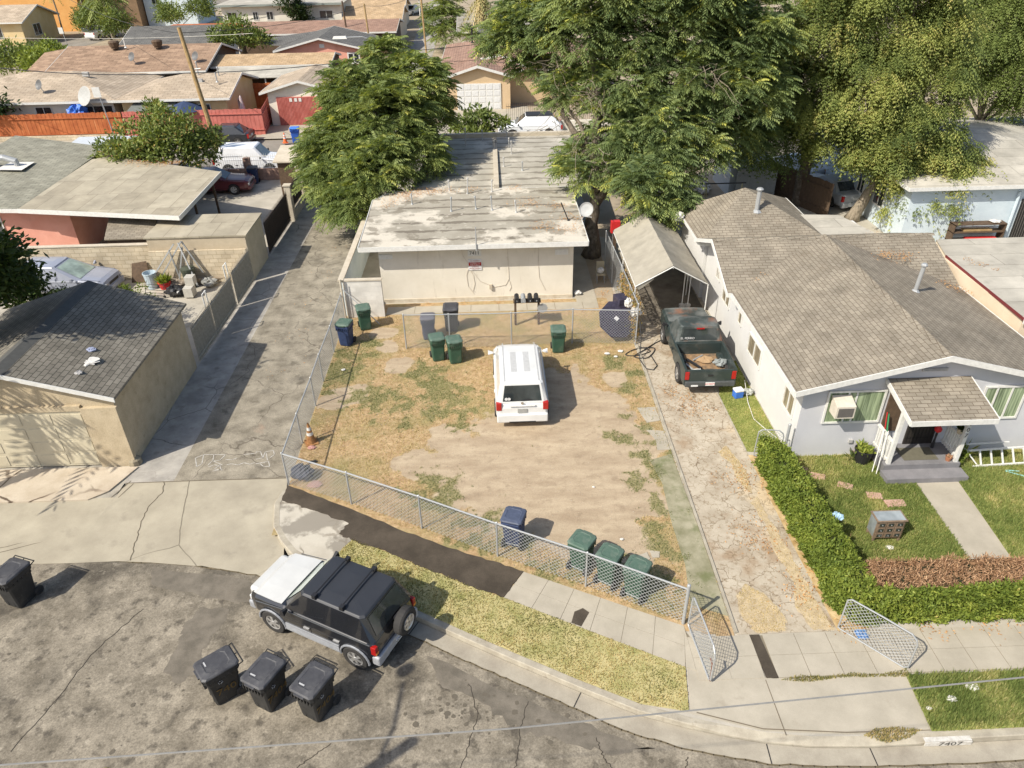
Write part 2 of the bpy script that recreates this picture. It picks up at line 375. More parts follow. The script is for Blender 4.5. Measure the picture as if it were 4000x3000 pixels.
K['carp_roof'] = sheetroof('tan_sheet_roofing', (.33,.29,.215), (.41,.365,.275), (.20,.17,.125), 1.1, 2.3)
K['trim'] = plain('white_trim_paint', (.66,.65,.61), .6)
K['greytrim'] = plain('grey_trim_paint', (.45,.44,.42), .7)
K['black'] = plain('black_plastic', (.022,.022,.024), .45)
K['blackm'] = plain('black_metal', (.03,.028,.026), .5, .3)
K['rub'] = plain('tyre_rubber', (.035,.033,.031), .85)
K['galv'] = plain('galvanised_steel', (.40,.41,.41), .45, .3, vs=30)
K['alloy'] = plain('alloy_silver', (.55,.55,.55), .35, .7)
def curtain(nm, a, c):
    b = NB(nm); v = b.tc.outputs['UV']; mp = b.n('Mapping'); mp.inputs['Scale'].default_value = (9, .35, 1); b.l(v, mp.inputs[0])
    return b.fin(b.mix(b.rmp(b.noise(mp.outputs[0], 1.5, 4), .38, .62), a, c), .2, spec=.6)
K['glassd'] = glass('dark_window_glass', (.022,.027,.027), .05, 1.)
K['glassg'] = curtain('green_curtain_glass', (.10,.14,.075), (.36,.44,.27))
K['glassw'] = curtain('tan_curtain_glass', (.12,.10,.065), (.36,.30,.20))
K['wood'] = surf('weathered_pole_wood', (.33,.22,.10), (.45,.31,.15), s=4, layers=[((.2,.13,.06), 6, .55, .7, .6)], rough=.9)
K['darkwood'] = plain('dark_brown_wood', (.10,.065,.04), .8, var=.25)
K['block'] = surf('concrete_block', (.50,.42,.30), (.58,.50,.37), s=1.2, brick=(.4, .2, .012, (.38,.31,.21)), rough=.92, bump=.5, fine=.1)
K['wblock'] = surf('white_block', (.64,.61,.55), (.70,.67,.61), s=1.2, brick=(.4, .2, .008, (.64,.61,.55)), rough=.9, bump=.4, fine=.05)
K['cap'] = surf('wall_cap_concrete', (.46,.40,.31), (.56,.50,.40), s=2, rough=.9)
K['gredbrick'] = surf('pink_brown_block', (.34,.21,.16), (.40,.26,.2), brick=(.4,.2,.012,(.28,.2,.16)), rough=.9)
K['greenbin'] = surf('green_bin_plastic', (.035,.085,.055), (.05,.105,.07), s=3, layers=[((.16,.16,.12), 3.1, .56, .75, .5)], rough=.5, bump=0)
K['greenlid'] = surf('green_lid_plastic', (.065,.115,.085), (.10,.155,.12), s=3, layers=[((.22,.24,.2), 2.9, .52, .75, .55)], rough=.55, bump=0, fine=.1)
K['blackbin'] = surf('black_bin_plastic', (.024,.024,.024), (.04,.04,.04), s=3, layers=[((.13,.115,.09), 2.7, .56, .78, .5), ((.15,.14,.12), 6, .62, .72, .4, (5,5,.7))], rough=.5, bump=0)
K['blacklid'] = surf('charcoal_lid_plastic', (.045,.045,.05), (.075,.075,.08), s=3, layers=[((.17,.165,.16), 2.3, .52, .75, .6)], rough=.5, bump=0, fine=.1)
K['greybin'] = plain('grey_blue_bin_plastic', (.055,.065,.10), .55, var=.2)
K['bluebin'] = plain('blue_bin_plastic', (.03,.10,.42), .5, var=.15)
K['navybin'] = plain('navy_bin_plastic', (.03,.05,.12), .5, var=.2)
K['navylid'] = plain('navy_lid_plastic', (.07,.085,.13), .5, var=.2)
K['trash'] = plain('black_bag_plastic', (.03,.03,.032), .3, var=.3)
K['whitep'] = plain('white_plastic', (.66,.66,.65), .5)
K['paper'] = plain('litter_paper', (.62,.60,.56), .8)
K['redp'] = plain('red_plastic', (.60,.03,.03), .5)
K['orangep'] = plain('cone_orange', (.80,.16,.04), .6)
K['bluep'] = plain('blue_plastic', (.05,.16,.55), .5)
K['hose'] = plain('aqua_hose', (.30,.60,.60), .5)
K['cable'] = plain('black_cable', (.03,.03,.03), .6)
K['wirec'] = plain('aluminium_wire', (.30,.29,.27), .5, .3)
K['redwood'] = surf('stained_fence_wood', (.36,.10,.035), (.52,.17,.06), s=1.2, layers=[((.30,.08,.02), .7, .5, .7, .6, (14,14,.4)), ((.72,.40,.20), .9, .62, .7, .6, (12,12,.3))], rough=.85)
K['pinkwood'] = surf('red_painted_fence', (.46,.135,.105), (.56,.19,.155), s=2, layers=[((.40,.09,.07), 1.2, .5, .7, .7, (10,10,.5))], rough=.85)
K['tarp'] = plain('grey_canopy_cloth', (.34,.31,.25), .8, var=.15, vs=2)
K['skin'] = plain('dry_litter', (.5,.3,.12), .9)
K['mulch'] = leafmat('dry_leaf_litter', [(0,(.30,.13,.04)),(.5,(.52,.26,.09)),(1,(.66,.40,.17))], .1)
K['g_lawn'] = leafmat('lawn_grass', [(0,(.13,.17,.05)),(.4,(.22,.28,.085)),(.72,(.36,.38,.14)),(1,(.62,.54,.28))], .35)
K['g_dry'] = leafmat('dry_grass', [(0,(.15,.16,.055)),(.3,(.27,.26,.10)),(.6,(.48,.38,.18)),(1,(.62,.49,.27))], .25)
K['l_ail'] = leafmat('pinnate_leaf', [(0,(.085,.125,.04)),(.45,(.20,.25,.08)),(.8,(.35,.39,.12)),(1,(.56,.54,.13))], .35)
K['l_ail2'] = leafmat('pinnate_leaf_dark', [(0,(.08,.12,.05)),(.45,(.18,.235,.09)),(.78,(.30,.35,.12)),(1,(.55,.55,.13))], .35)
K['l_yel'] = leafmat('yellowing_leaf', [(0,(.07,.10,.035)),(.3,(.17,.215,.065)),(.7,(.34,.37,.11)),(1,(.54,.45,.17))], .35)
K['l_man'] = leafmat('broad_leaf', [(0,(.07,.10,.03)),(.5,(.18,.23,.065)),(.85,(.31,.35,.11)),(1,(.44,.32,.13))], .3)
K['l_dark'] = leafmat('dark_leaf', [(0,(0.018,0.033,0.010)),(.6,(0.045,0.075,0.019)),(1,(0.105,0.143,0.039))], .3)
K['l_hedge'] = leafmat('hedge_leaf', [(0,(.08,.12,.022)),(.5,(.20,.255,.045)),(.9,(.36,.39,.08)),(1,(.48,.42,.13))], .3)
K['l_hbrown'] = leafmat('dead_hedge_twig', [(0,(.20,.11,.06)),(.6,(.42,.25,.14)),(1,(.60,.40,.24))], .15)
K['bark'] = surf('grey_bark', (.09,.07,.05), (.20,.165,.125), s=5, layers=[((.05,.04,.03), 3, .5, .65, .7, (4,4,.6))], rough=.95, bump=.8, bd=.03)
K['palebark'] = surf('pale_bark', (.22,.18,.13), (.34,.29,.22), s=5, layers=[((.12,.1,.07), 3, .5, .65, .7, (4,4,.6))], rough=.95, bump=.6, bd=.03)
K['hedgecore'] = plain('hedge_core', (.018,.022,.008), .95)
# ================================================================= SETTING
_lat = rng.uniform(size=(257, 257))
def vnoise(x, y, sc):
    x = np.asarray(x)*sc+97.3; y = np.asarray(y)*sc+61.7; xi = np.floor(x).astype(int); yi = np.floor(y).astype(int); fx = x-xi; fy = y-yi
    fx = fx*fx*(3-2*fx); fy = fy*fy*(3-2*fy); a = lambda i, j: _lat[(xi+i) % 257, (yi+j) % 257]
    return (a(0,0)*(1-fx)+a(1,0)*fx)*(1-fy)+(a(0,1)*(1-fx)+a(1,1)*fx)*fy
def fbm(x, y, sc): return (vnoise(x, y, sc)*.5+vnoise(x, y, sc*2.1)*.28+vnoise(x, y, sc*4.7)*.22)
def inpoly(px, py, poly):
    r = np.zeros(len(px), bool); n = len(poly)
    for i in range(n):
        x1, y1 = poly[i][:2]; x2, y2 = poly[(i+1) % n][:2]
        c = ((y1 > py) != (y2 > py)); xx = (x2-x1)*(py-y1)/((y2-y1) if y2 != y1 else 1e-9)+x1
        r ^= c & (px < xx)
    return r
RS = 1.009
edge = [(-60,14.6),(-12.96,14.47),(-10.48,14.46),(-8.56,14.26),(-6.55,13.78),(-4.3,12.75),(-2.05,11.53),(-1.02,10.93),(.07,10.33),(1.44,9.57),(2.46,9.01),(3.5,8.62),(5.15,8.2),(6.98,8.08),(9.32,8.07),(12.5,8.12),(60,8.12)]
edge = [(x*RS if abs(x) < 59 else x, y*RS) for x, y in edge]
foot = [(-6.64,17.11),(-6.76,16.5),(-6.55,15.53),(-6.22,14.97),(-5.82,14.47),(-4.9,13.78),(-3.5,12.93),(-2.18,12.14),(-1.0,11.46),(.08,10.85),(1.59,10.03),(2.77,9.43),(3.7,9.10),(4.61,8.84),(5.31,8.68),(6.21,8.55),(7.4,8.50),(8.37,8.51),(9.34,8.53),(12.5,8.58),(60,8.6)]
foot = [(x, y*(1.004)) for x, y in foot]
def offs(pl, d):
    out = []
    for i, p in enumerate(pl):
        a = Vector(pl[max(i-1, 0)]); b = Vector(pl[min(i+1, len(pl)-1)]); t = (b-a).normalized(); out.append((p[0]-t.y*d, p[1]+t.x*d))
    return out
back = offs(foot, .19)
s = MB().sheet([(-900,-60),(900,-60),(900,1500),(-900,1500)], -.30); struct('ground', s, K['earth'])
s = MB().sheet([(60,-30)]+[p for p in edge[::-1]]+[(-60,-30)], -.13); struct('street', s, K['asph'])
m = MB()   # gutter band
gz = [(-6.0,14.5)]+foot[4:]; ge = edge[4:]
gm = []
for i in range(len(foot)-4):
    p = foot[4+i]
    # matching point on the asphalt edge: nearest
    best = None
    for j in range(len(edge)-1):
        a = Vector(edge[j]); b = Vector(edge[j+1]); t = max(0, min(1, (Vector(p)-a).dot(b-a)/(b-a).length_squared)); q = a.lerp(b, t)
        if best is None or (q-Vector(p)).length < (best-Vector(p)).length: best = q
    gm.append(best)
for i in range(len(gm)-1): m.add([(gm[i].x,gm[i].y,-.126),(gm[i+1].x,gm[i+1].y,-.126),(*foot[5+i],-.124),(*foot[4+i],-.124)], [(0,1,2,3)])
struct('gutter', m, K['gutt'])
m = MB(); rings = []
for i, (f, b) in enumerate(zip(foot, back)):
    low = 1 if 4.3 < f[0] < 8.4 and i > 8 else 0
    zt = -.075 if low else .012
    if i < 3: zt = .02
    zf = -.14 if i > 3 else -.06
    rings.append([(f[0], f[1], zf-.1), (f[0]+(b[0]-f[0])*.12, f[1]+(b[1]-f[1])*.12, zt-.015), (f[0]+(b[0]-f[0])*.22, f[1]+(b[1]-f[1])*.22, zt), (b[0], b[1], zt+(.0 if not low else .07)), (b[0], b[1], -.3)])
m.loft(rings); struct('kerb', m, K['kerbc'])
m = MB()   # joints across the kerb and the gutter
for i in (7, 10, 14, 16, 19):
    f = Vector(foot[i]); g = gm[i-4]; d = (f-g).normalized()*.0; t = Vector((-(f-g).y, (f-g).x)).normalized()*.012
    m.sheet([tuple(g-t), tuple(g+t), tuple(f+t), tuple(f-t)], -.1195)
struct('gutter_joint', m, K['rub'])
m = MB()   # apron, sloping down to the street
T_ = [(-60,17.08),(-13,17.08),(-11.62,17.1),(-11.5,17.76),(-10.3,17.78),(-8.6,17.76),(-6.62,17.74)]
B_ = [(-60,14.73),(-13,14.6),(-11.9,14.58),(-10.5,14.59),(-9.6,14.50),(-8.3,14.31),(-6.0,14.43)]
N = 6
for i in range(len(T_)-1):
    for j in range(N):
        q = []
        for (ii, jj) in ((i,j),(i+1,j),(i+1,j+1),(i,j+1)):
            t = jj/N; x = B_[ii][0]*(1-t)+T_[ii][0]*t; y = B_[ii][1]*(1-t)+T_[ii][1]*t
            q.append((x, y, -.118+.122*min(1, t*1.15)))
        m.add(q, [(0,1,2,3)])
m.add([(-8.38,14.37,-.119),(-6.61,13.9,-.122),(-5.86,14.5,-.117)], [(0,1,2)]); m.add([(-6.6,13.9,-.123),(-4.34,12.86,-.1235),(-5.0,13.83,-.1235),(-5.86,14.5,-.118)], [(0,1,2,3)])
struct('alley_apron', m, K['conc'])
sp = [(-60,17.08),(-11.62,17.08),(-11.6,17.75),(-6.62,17.73)]+back[:]+[(60,49.3),(-60,49.3)]
m = MB().prism(sp, -.5, -.006); struct('yard_ground', m, K['yardc'])
struct('far_street', MB().sheet([(-90,49.3),(60,49.3),(60,59.0),(-90,59.0)], -.12), K['fstreet'])
struct('far_ground', MB().prism([(-160,59.0),(120,59.0),(120,420),(-160,420)], -.5, -.006), K['earth'])
struct('far_pavement', MB().prism([(-60,59.0),(60,59.0),(60,60.1),(-60,60.1)], -.1, .004), K['conc2'])
struct('far_driveway', MB().sheet([(-18.2,59.5),(-12.4,59.5),(-12.4,63.4),(-18.2,63.4)], .01), K['conc2'])
struct('far_driveway', MB().sheet([(-4.5,59.5),(3.5,59.5),(3.2,68),(-4,68)], .01), K['conc2'])
struct('far_alley', MB().sheet([(-10.2,60.1),(-6.7,60.1),(-6.9,100),(-9.0,190),(-11.5,190),(-10.0,100)], .006), K['strip'])
struct('side_street', MB().sheet([(-66,95),(-58,88),(-51,150),(-40,230),(-50,230),(-60,140)], .006), K['fstreet'])
struct('alley_edge', MB().sheet([(-11.6,17.75),(-10.1,17.75),(-10.1,49.3),(-11.6,49.3)], .000), K['strip'])
struct('alley', MB().sheet([(-10.1,17.75),(-6.5,17.75),(-6.5,49.3),(-10.1,49.3)], .002), K['alley'])
# raised cracked pad before the left garage door
struct('garage_pad', MB().prism([(-60,17.0),(-12.35,17.0),(-11.9,17.35),(-11.45,18.5),(-60,19.1)], -.1, .045), surf('garage_pad_concrete', (.42,.35,.26), (.54,.47,.37), s=1, layers=[((.3,.22,.15), 1.3, .58, .72, .5)], cracks=[(.55,.02,(.09,.06,.04),.35,.95)]))
# ---- the vacant lot: straw, weeds and bare dirt
green = [(-4.58,21.99,0.75),(-3.88,21.14,0.56),(-3.34,20.24,0.23),(-2.55,22.48,0.59),(-1.69,21.82,0.74),(-2.21,20.99,0.48),(-1.52,20.22,0.31),(-1.07,21.27,0.40),(-2.85,23.67,0.61),(-1.09,22.39,0.42),(4.85,22.11,0.33),(4.73,20.94,0.19),(4.26,20.35,0.16),(4.67,19.72,0.34),(3.64,19.34,0.27),(4.00,19.19,0.27),(4.87,18.77,0.22),(4.43,18.36,0.32),(5.39,18.38,0.20),(4.54,17.78,0.31),(4.14,17.42,0.28),(4.64,17.39,0.25),(4.11,16.98,0.28),(4.50,16.48,0.19),(4.44,16.04,0.23),(4.43,15.64,0.24),(4.18,15.05,0.26),(4.34,14.37,0.35),(5.36,15.73,0.11),(4.43,13.89,0.24),(-2.22,17.31,0.49),(-1.58,17.13,0.35),(-2.54,16.90,0.42),(-2.01,16.50,0.61),(-0.38,15.83,0.27),(0.63,14.67,0.18),(0.84,20.46,0.16),(-.9,14.9,.7),(1.2,13.5,.5),(3.6,13.0,.6)]
bright = [(-5.85,24.02,0.79),(-6.27,23.08,0.52),(-5.14,25.93,0.37),(-5.75,25.05,0.73),(-6.20,24.04,0.62),(4.5,24.0,.5),(5.0,23,.35)]
bare = [(1.70,18.51,2.64),(-0.07,18.13,2.03),(2.96,16.87,1.79),(3.13,20.47,1.41),(0.84,16.16,1.48),(2.49,15.30,1.43),(4.26,22.77,0.5),(-4.37,25.69,0.52),(-3.86,24.24,0.50),(-4.69,26.86,0.48),(-5.80,22.12,0.6),(-5.18,22.38,0.50),(-2.69,18.27,0.7),(-1.56,19.17,0.90),(3.68,18.89,1.19),(-1.22,17.52,0.6),(3.96,16.20,0.81),(2.2,22.3,1.3),(3.3,14.4,.8)]
def fld(x, y, bl, soft=.9):
    r = np.full(x.shape, -1.)
    for bx, by, br in bl: r = np.maximum(r, 1-np.hypot(x-bx, y-by)/(br*(1+soft*.35)))
    return r
def lotmask(x, y):
    n1 = fbm(x, y, 1.6)-.5; n2 = fbm(x+40, y, 2.6)-.5
    g = np.clip((fld(x, y, green, 1.6)+n2*2.6+(fbm(x-9, y+3, 6)-.5)*1.6-.10)*1.7, 0, 1); gb = np.clip((fld(x, y, bright, 1.2)+n2*2.2-.05)*1.8, 0, 1)
    b = np.clip((fld(x, y, bare)+n1*1.0+.02)*2.6, 0, 1)
    return np.maximum(g, gb), b
step = .11; xs = np.arange(-6.5, 5.46, step); ys = np.arange(9.2, 29.6, step)
bx = np.array([p[0] for p in back[3:]]); by = np.array([p[1] for p in back[3:]])
GX, GY = np.meshgrid(xs, ys); lim = np.interp(GX, bx, by)
Gm, Bm = lotmask(GX, GY)
Z = .006+(fbm(GX, GY, .9)-.5)*.012
V = np.stack([GX, GY, Z], -1).reshape(-1, 3); nx = len(xs); F = []
okc = ((GY > lim+.05) & ~((GX > 3.7) & (GY < 11.5-(GX-4.2)*.3))).reshape(-1)
for j in range(len(ys)-1):
    for i in range(nx-1):
        a = j*nx+i
        if okc[a] and okc[a+1]: F.append((a, a+1, a+nx+1, a+nx))
me = bpy.data.meshes.new('lot_ground'); me.from_pydata([tuple(q) for q in V], [], F)
for nm, arr in (('green', Gm), ('bare', Bm)):
    at = me.attributes.new(nm, 'FLOAT', 'POINT'); at.data.foreach_set('value', arr.reshape(-1).astype(np.float32))
b = NB('lot_earth_and_straw'); v = b.tc.outputs['Object']
ag = b.n('Attribute', attribute_name='green').outputs['Fac']; ab = b.n('Attribute', attribute_name='bare').outputs['Fac']
mp = b.n('Mapping'); mp.inputs['Rotation'].default_value = (0, 0, .5); mp.inputs['Scale'].default_value = (1, 3, 1); b.l(v, mp.inputs[0])
straw = b.mix(b.rmp(b.noise(v, 5, 6, .7), .35, .65), (.31,.205,.10), (.52,.375,.215))
straw = b.mix(b.rmp(b.noise(v, 1.3, 5), .5, .66, 0, .45), straw, (.36,.23,.125))
straw = b.mix(b.rmp(b.noise(v, 14, 4, .7), .55, .72, 0, .5), straw, (.16,.13,.055))
straw = b.mix(b.rmp(b.noise(v, .75, 4), .45, .66, 0, .65), straw, (.22,.21,.085))
dirt = b.mix(b.rmp(b.noise(mp.outputs[0], .8, 6, .6), .32, .68), (.335,.255,.17), (.48,.385,.265))
dirt = b.mix(b.rmp(b.noise(v, 3.1, 6, .7), .52, .70, 0, .6), dirt, (.23,.17,.11))
dirt = b.mix(b.rmp(b.noise(v, 18, 4, .7), .58, .72, 0, .5), dirt, (.20,.15,.10))
col = b.mix(b.rmp(b.math('ADD', ab, b.math('MULTIPLY', b.math('SUBTRACT', b.noise(v, 3, 6, .7), .5), .9)), .38, .62), straw, dirt)
grn = b.mix(b.rmp(b.noise(v, 11, 5, .7), .35, .65), (.15,.15,.06), (.30,.26,.12))
col = b.mix(b.rmp(b.math('ADD', ag, b.math('MULTIPLY', b.math('SUBTRACT', b.noise(v, 6, 6, .7), .5), 1.4)), .35, .85, 0, .8), col, grn)
col = b.mix(1., col, b.rmp(b.noise(v, 40, 3, .7), .25, .75, .8, 1.18), 'MULTIPLY')
me.materials.append(b.fin(col, .95, bump=b.noise(v, 25, 5, .7), bstr=.5, bdist=.02)); lot = bpy.data.objects.new('lot_ground', me); COL.objects.link(lot); tag(lot, kind='structure')
# ---- pavements
walkm = MB()
tp = [(.47,13.57),(2.99,12.29),(4.25,11.66)]; bt = [(-.07,12.73),(1.9,11.65),(4.02,10.52)]
def lerp2(pl, t):
    L = [0]
    for i in range(len(pl)-1): L.append(L[-1]+math.dist(pl[i], pl[i+1]))
    d = t*L[-1]
    for i in range(len(pl)-1):
        if d <= L[i+1]+1e-9: k = (d-L[i])/(L[i+1]-L[i]); return (pl[i][0]+(pl[i+1][0]-pl[i][0])*k, pl[i][1]+(pl[i+1][1]-pl[i][1])*k)
    return pl[-1]
n = 6; g = .013
for i in range(n):
    a0, a1 = lerp2(tp, i/n), lerp2(tp, (i+1)/n); b0, b1 = lerp2(bt, i/n), lerp2(bt, (i+1)/n)
    for lo, hi in ((0, .5), (.5, 1)):
        L = lambda p, q, t: (p[0]+(q[0]-p[0])*t, p[1]+(q[1]-p[1])*t)
        P = [L(b0,a0,lo), L(b1,a1,lo), L(b1,a1,hi), L(b0,a0,hi)]; c = (sum(p[0] for p in P)/4, sum(p[1] for p in P)/4)
        gg = g if lo == 0 and False else g*.8
        P = [(p[0]+(c[0]-p[0])*gg/.38*.5, p[1]+(c[1]-p[1])*gg/.38*.5) for p in P]
        walkm.prism(P, -.05, .020+random.uniform(0, .003))
for x in [4.24, 4.985]+[6.02+.755*k for k in range(14)]:
    for y0, y1 in ((10.16,10.75),(10.75,11.33)):
        off = -(y0+y1-21.5)*.0
        walkm.prism([(x+.005,y0+.004),(x+.745,y0+.004),(x+.745,y1-.004),(x+.005,y1-.004)], -.05, .020+random.uniform(0, .003))
walkm.prism([(4.03,10.53),(4.24,10.42),(4.24,11.64)], -.05, .021)
struct('pavement', walkm, K['conc2'])
struct('pavement_bed', MB().sheet([(.5,13.53),(4.2,11.60),(4.32,11.31),(16,11.31),(16,10.18),(4.3,10.5),(0,12.75)], .012), K['rub'] if False else plain('joint_dirt', (.20,.17,.12), .95))
struct('pavement_patch', MB().prism([(5.76,10.16),(6.03,10.16),(5.95,11.33),(5.72,11.33)], -.05, .026), K['newasph'])
struct('pavement_patch', MB().prism([(1.55,11.87),(1.78,11.75),(2.02,12.16),(1.88,12.3),(1.66,12.2)], -.05, .0265), K['newasph'])
ap = [(-6.52,17.37),(-4.66,16.34),(-2.73,15.16),(-0.79,14.18),(0.47,13.57),(-0.07,12.73),(-0.87,13.13),(-1.60,13.54),(-2.32,13.92),(-3.14,14.42),(-4.25,14.96),(-4.61,15.20),(-4.41,15.63),(-5.77,16.33),(-6.54,16.69)]
def rough_poly(pts, a=.035, k=8):
    o = []
    for i in range(len(pts)):
        p, q = pts[i], pts[(i+1) % len(pts)]
        for t in range(k): o.append((p[0]+(q[0]-p[0])*t/k+(random.uniform(-a, a) if t else 0), p[1]+(q[1]-p[1])*t/k+(random.uniform(-a, a) if t else 0)))
    return o
struct('asphalt_path', MB().prism(rough_poly(ap), -.05, .028), K['newasph'])
bk = back[1:6]
cc = [(-6.5,16.75),(-5.77,16.33),(-4.41,15.66),(-4.61,15.22),(-4.27,15.0),(-4.62,14.38)]+[(p[0]+.02,p[1]) for p in back[5:1:-1]][:4]
struct('corner_pavement', MB().sheet([(-6.52,16.72),(-5.77,16.36),(-4.39,15.66),(-4.6,15.2),(-4.2,15.0),(-4.62,14.3),back[5],back[4],back[3],back[2],back[1]], .016), surf('broken_pavement', (.42,.38,.31), (.52,.48,.40), s=1.3, layers=[((.24,.215,.175), .75, .50, .56, .9)], cracks=[(.75,.03,(.2,.17,.13),.5,.9)]))
struct('drive_apron', MB().add([(4.06,10.5,.01),(3.86,9.4,.01),(5.3,8.92,-.0),(7.0,8.78,-.0),(8.75,8.76,.01),(8.88,10.12,.012),(6,10.13,.012)], [(0,1,2,3,4,5,6)]), K['conc2'])
m = MB(); 
for xx in (5.72,): m.sheet([(xx,8.8),(xx+.018,8.8),(xx+.012,10.12),(xx-.006,10.12)], .0155)
m.sheet([(4.0,9.38),(5.3,8.95),(7.0,8.80),(8.8,8.78),(8.8,8.80),(7.0,8.825),(5.3,8.975),(4.0,9.41)], .0157)
struct('apron_joint', m, plain('joint_dirt_dark', (.16,.13,.09), .95))
strip = [(-4.2,14.98),(-3.14,14.42),(-2.32,13.92),(-1.6,13.54),(-.87,13.13),(-.07,12.73),(1.9,11.65),(4.02,10.52),(3.84,9.42)]+[p for p in back[11:5:-1]]+[(-4.6,14.35)]
strip2 = [(8.87,10.1),(16,10.1),(16,8.8),(8.77,8.76)]
lawn1 = [(8.55,12.3),(12.15,12.3),(12.28,16.5),(11.45,16.5),(11.45,17.95),(9.03,17.95),(8.45,17.3)]
lawn2 = [(13.2,12.3),(17,12.3),(17,17.95),(13.8,17.95),(13.75,16.5),(13.56,16.5)]
lawn3 = [(7.72,18.3),(8.98,18.05),(8.98,23.8),(8.3,23.8),(7.72,21.4)]
K['lawnbase'] = surf('lawn_soil', (.16,.19,.045), (.27,.27,.08), s=3, layers=[((.30,.24,.11), 1.1, .56, .68, .7)])
K['stripbase'] = surf('verge_soil', (.25,.25,.085), (.45,.39,.19), s=2.2, lo=.3, hi=.6)
struct('verge_ground', MB().sheet(strip, .018), K['stripbase']); struct('verge_ground', MB().sheet(strip2, .018), K['lawnbase'])
struct('lawn_ground', MB().sheet(lawn1, .006), K['lawnbase']); struct('lawn_ground', MB().sheet(lawn2, .006), K['lawnbase']); struct('lawn_ground', MB().sheet(lawn3, .008), K['lawnbase'])
struct('front_path', MB().prism([(12.3,16.55),(13.56,16.55),(13.2,12.4),(12.12,12.4)], -.05, .022), K['conc2'])
struct('driveway', MB().sheet([(5.45,11.36),(7.85,11.36),(7.75,18.2),(7.7,24.2),(8.95,26.6),(8.95,34),(5.45,34)], .010), K['drive'])
struct('carport_floor', MB().sheet([(5.55,26.9),(6.15,26.9),(6.15,33),(5.55,33)], .016), K['drive'])
struct('carport_floor', MB().sheet([(6.35,26.9),(8.85,26.9),(8.85,33),(6.35,33)], .016), surf('shaded_carport_floor', (.10,.085,.065), (.2,.175,.14), s=1))  # dark floor colour has the shade beneath the canopy painted in
struct('driveway_edging', MB().prism([(5.40,11.4),(5.47,11.4),(5.50,25.2),(5.43,25.2)], -.05, .05).prism([(7.70,18.3),(7.76,18.3),(7.72,24.1),(7.66,24.1)], -.05, .03), K['kerbc'])
struct('verge_ground', MB().sheet([(7.85,11.36),(8.6,11.36),(8.3,14),(8.3,18.1),(7.74,18.1),(7.78,14)], .014), surf('straw_verge', (.34,.22,.09), (.58,.44,.24), s=3))
moss = [(4.62,18.0),(5.36,18.3),(5.40,15),(5.38,11.9),(4.55,12.3),(4.72,13.6),(4.7,15.2),(4.78,16.9)]
struct('mossy_path', MB().prism(moss, -.05, .016), surf('mossy_concrete', (.20,.19,.11), (.36,.33,.23), s=1.4, layers=[((.12,.14,.05), 2.1, .52, .66, .6)]))
struct('paving_slab', MB().prism(rough_poly([(4.72,20.9),(5.36,20.9),(5.36,20.1),(4.9,20.0)], .02, 3), -.05, .022).prism(rough_poly([(4.8,19.6),(5.36,19.5),(5.36,18.5),(4.95,18.5),(5.0,19.0)], .02, 3), -.05, .022).prism(rough_poly([(3.55,14.0),(3.8,14.1),(3.85,13.85),(3.6,13.75)],.01,2), -.05, .03).prism(rough_poly([(3.88,14.15),(4.15,14.1),(4.1,13.9),(3.9,13.9)],.01,2), -.05, .03), K['conc2'])
struct('apartment_path', MB().prism([(-4.8,28.5),(4.4,28.55),(4.42,36.5),(3.55,36.5),(3.5,29.2),(-4.8,29.2)], -.05, .02), K['conc2'])
m = MB()
for xx in np.arange(-3.6, 4.2, 1.22): m.sheet([(xx,28.55),(xx+.02,28.55),(xx+.02,29.17),(xx,29.17)], .0245)
struct('path_joint', m, plain('path_joint_dirt', (.2,.17,.12), .95))
struct('apartment_ground', MB().sheet([(4.42,28.0),(5.25,28.0),(5.25,36.5),(4.42,36.5)], .006), K['earth'])
struct('back_yard_ground', MB().sheet([(9,34.3),(16.5,34.3),(16.5,49),(5.3,49),(5.3,37)], .004), K['earth'])
struct('back_lawn', MB().sheet([(18.4,43),(25,43),(25,49),(18.4,49)], .006), K['lawnbase'])
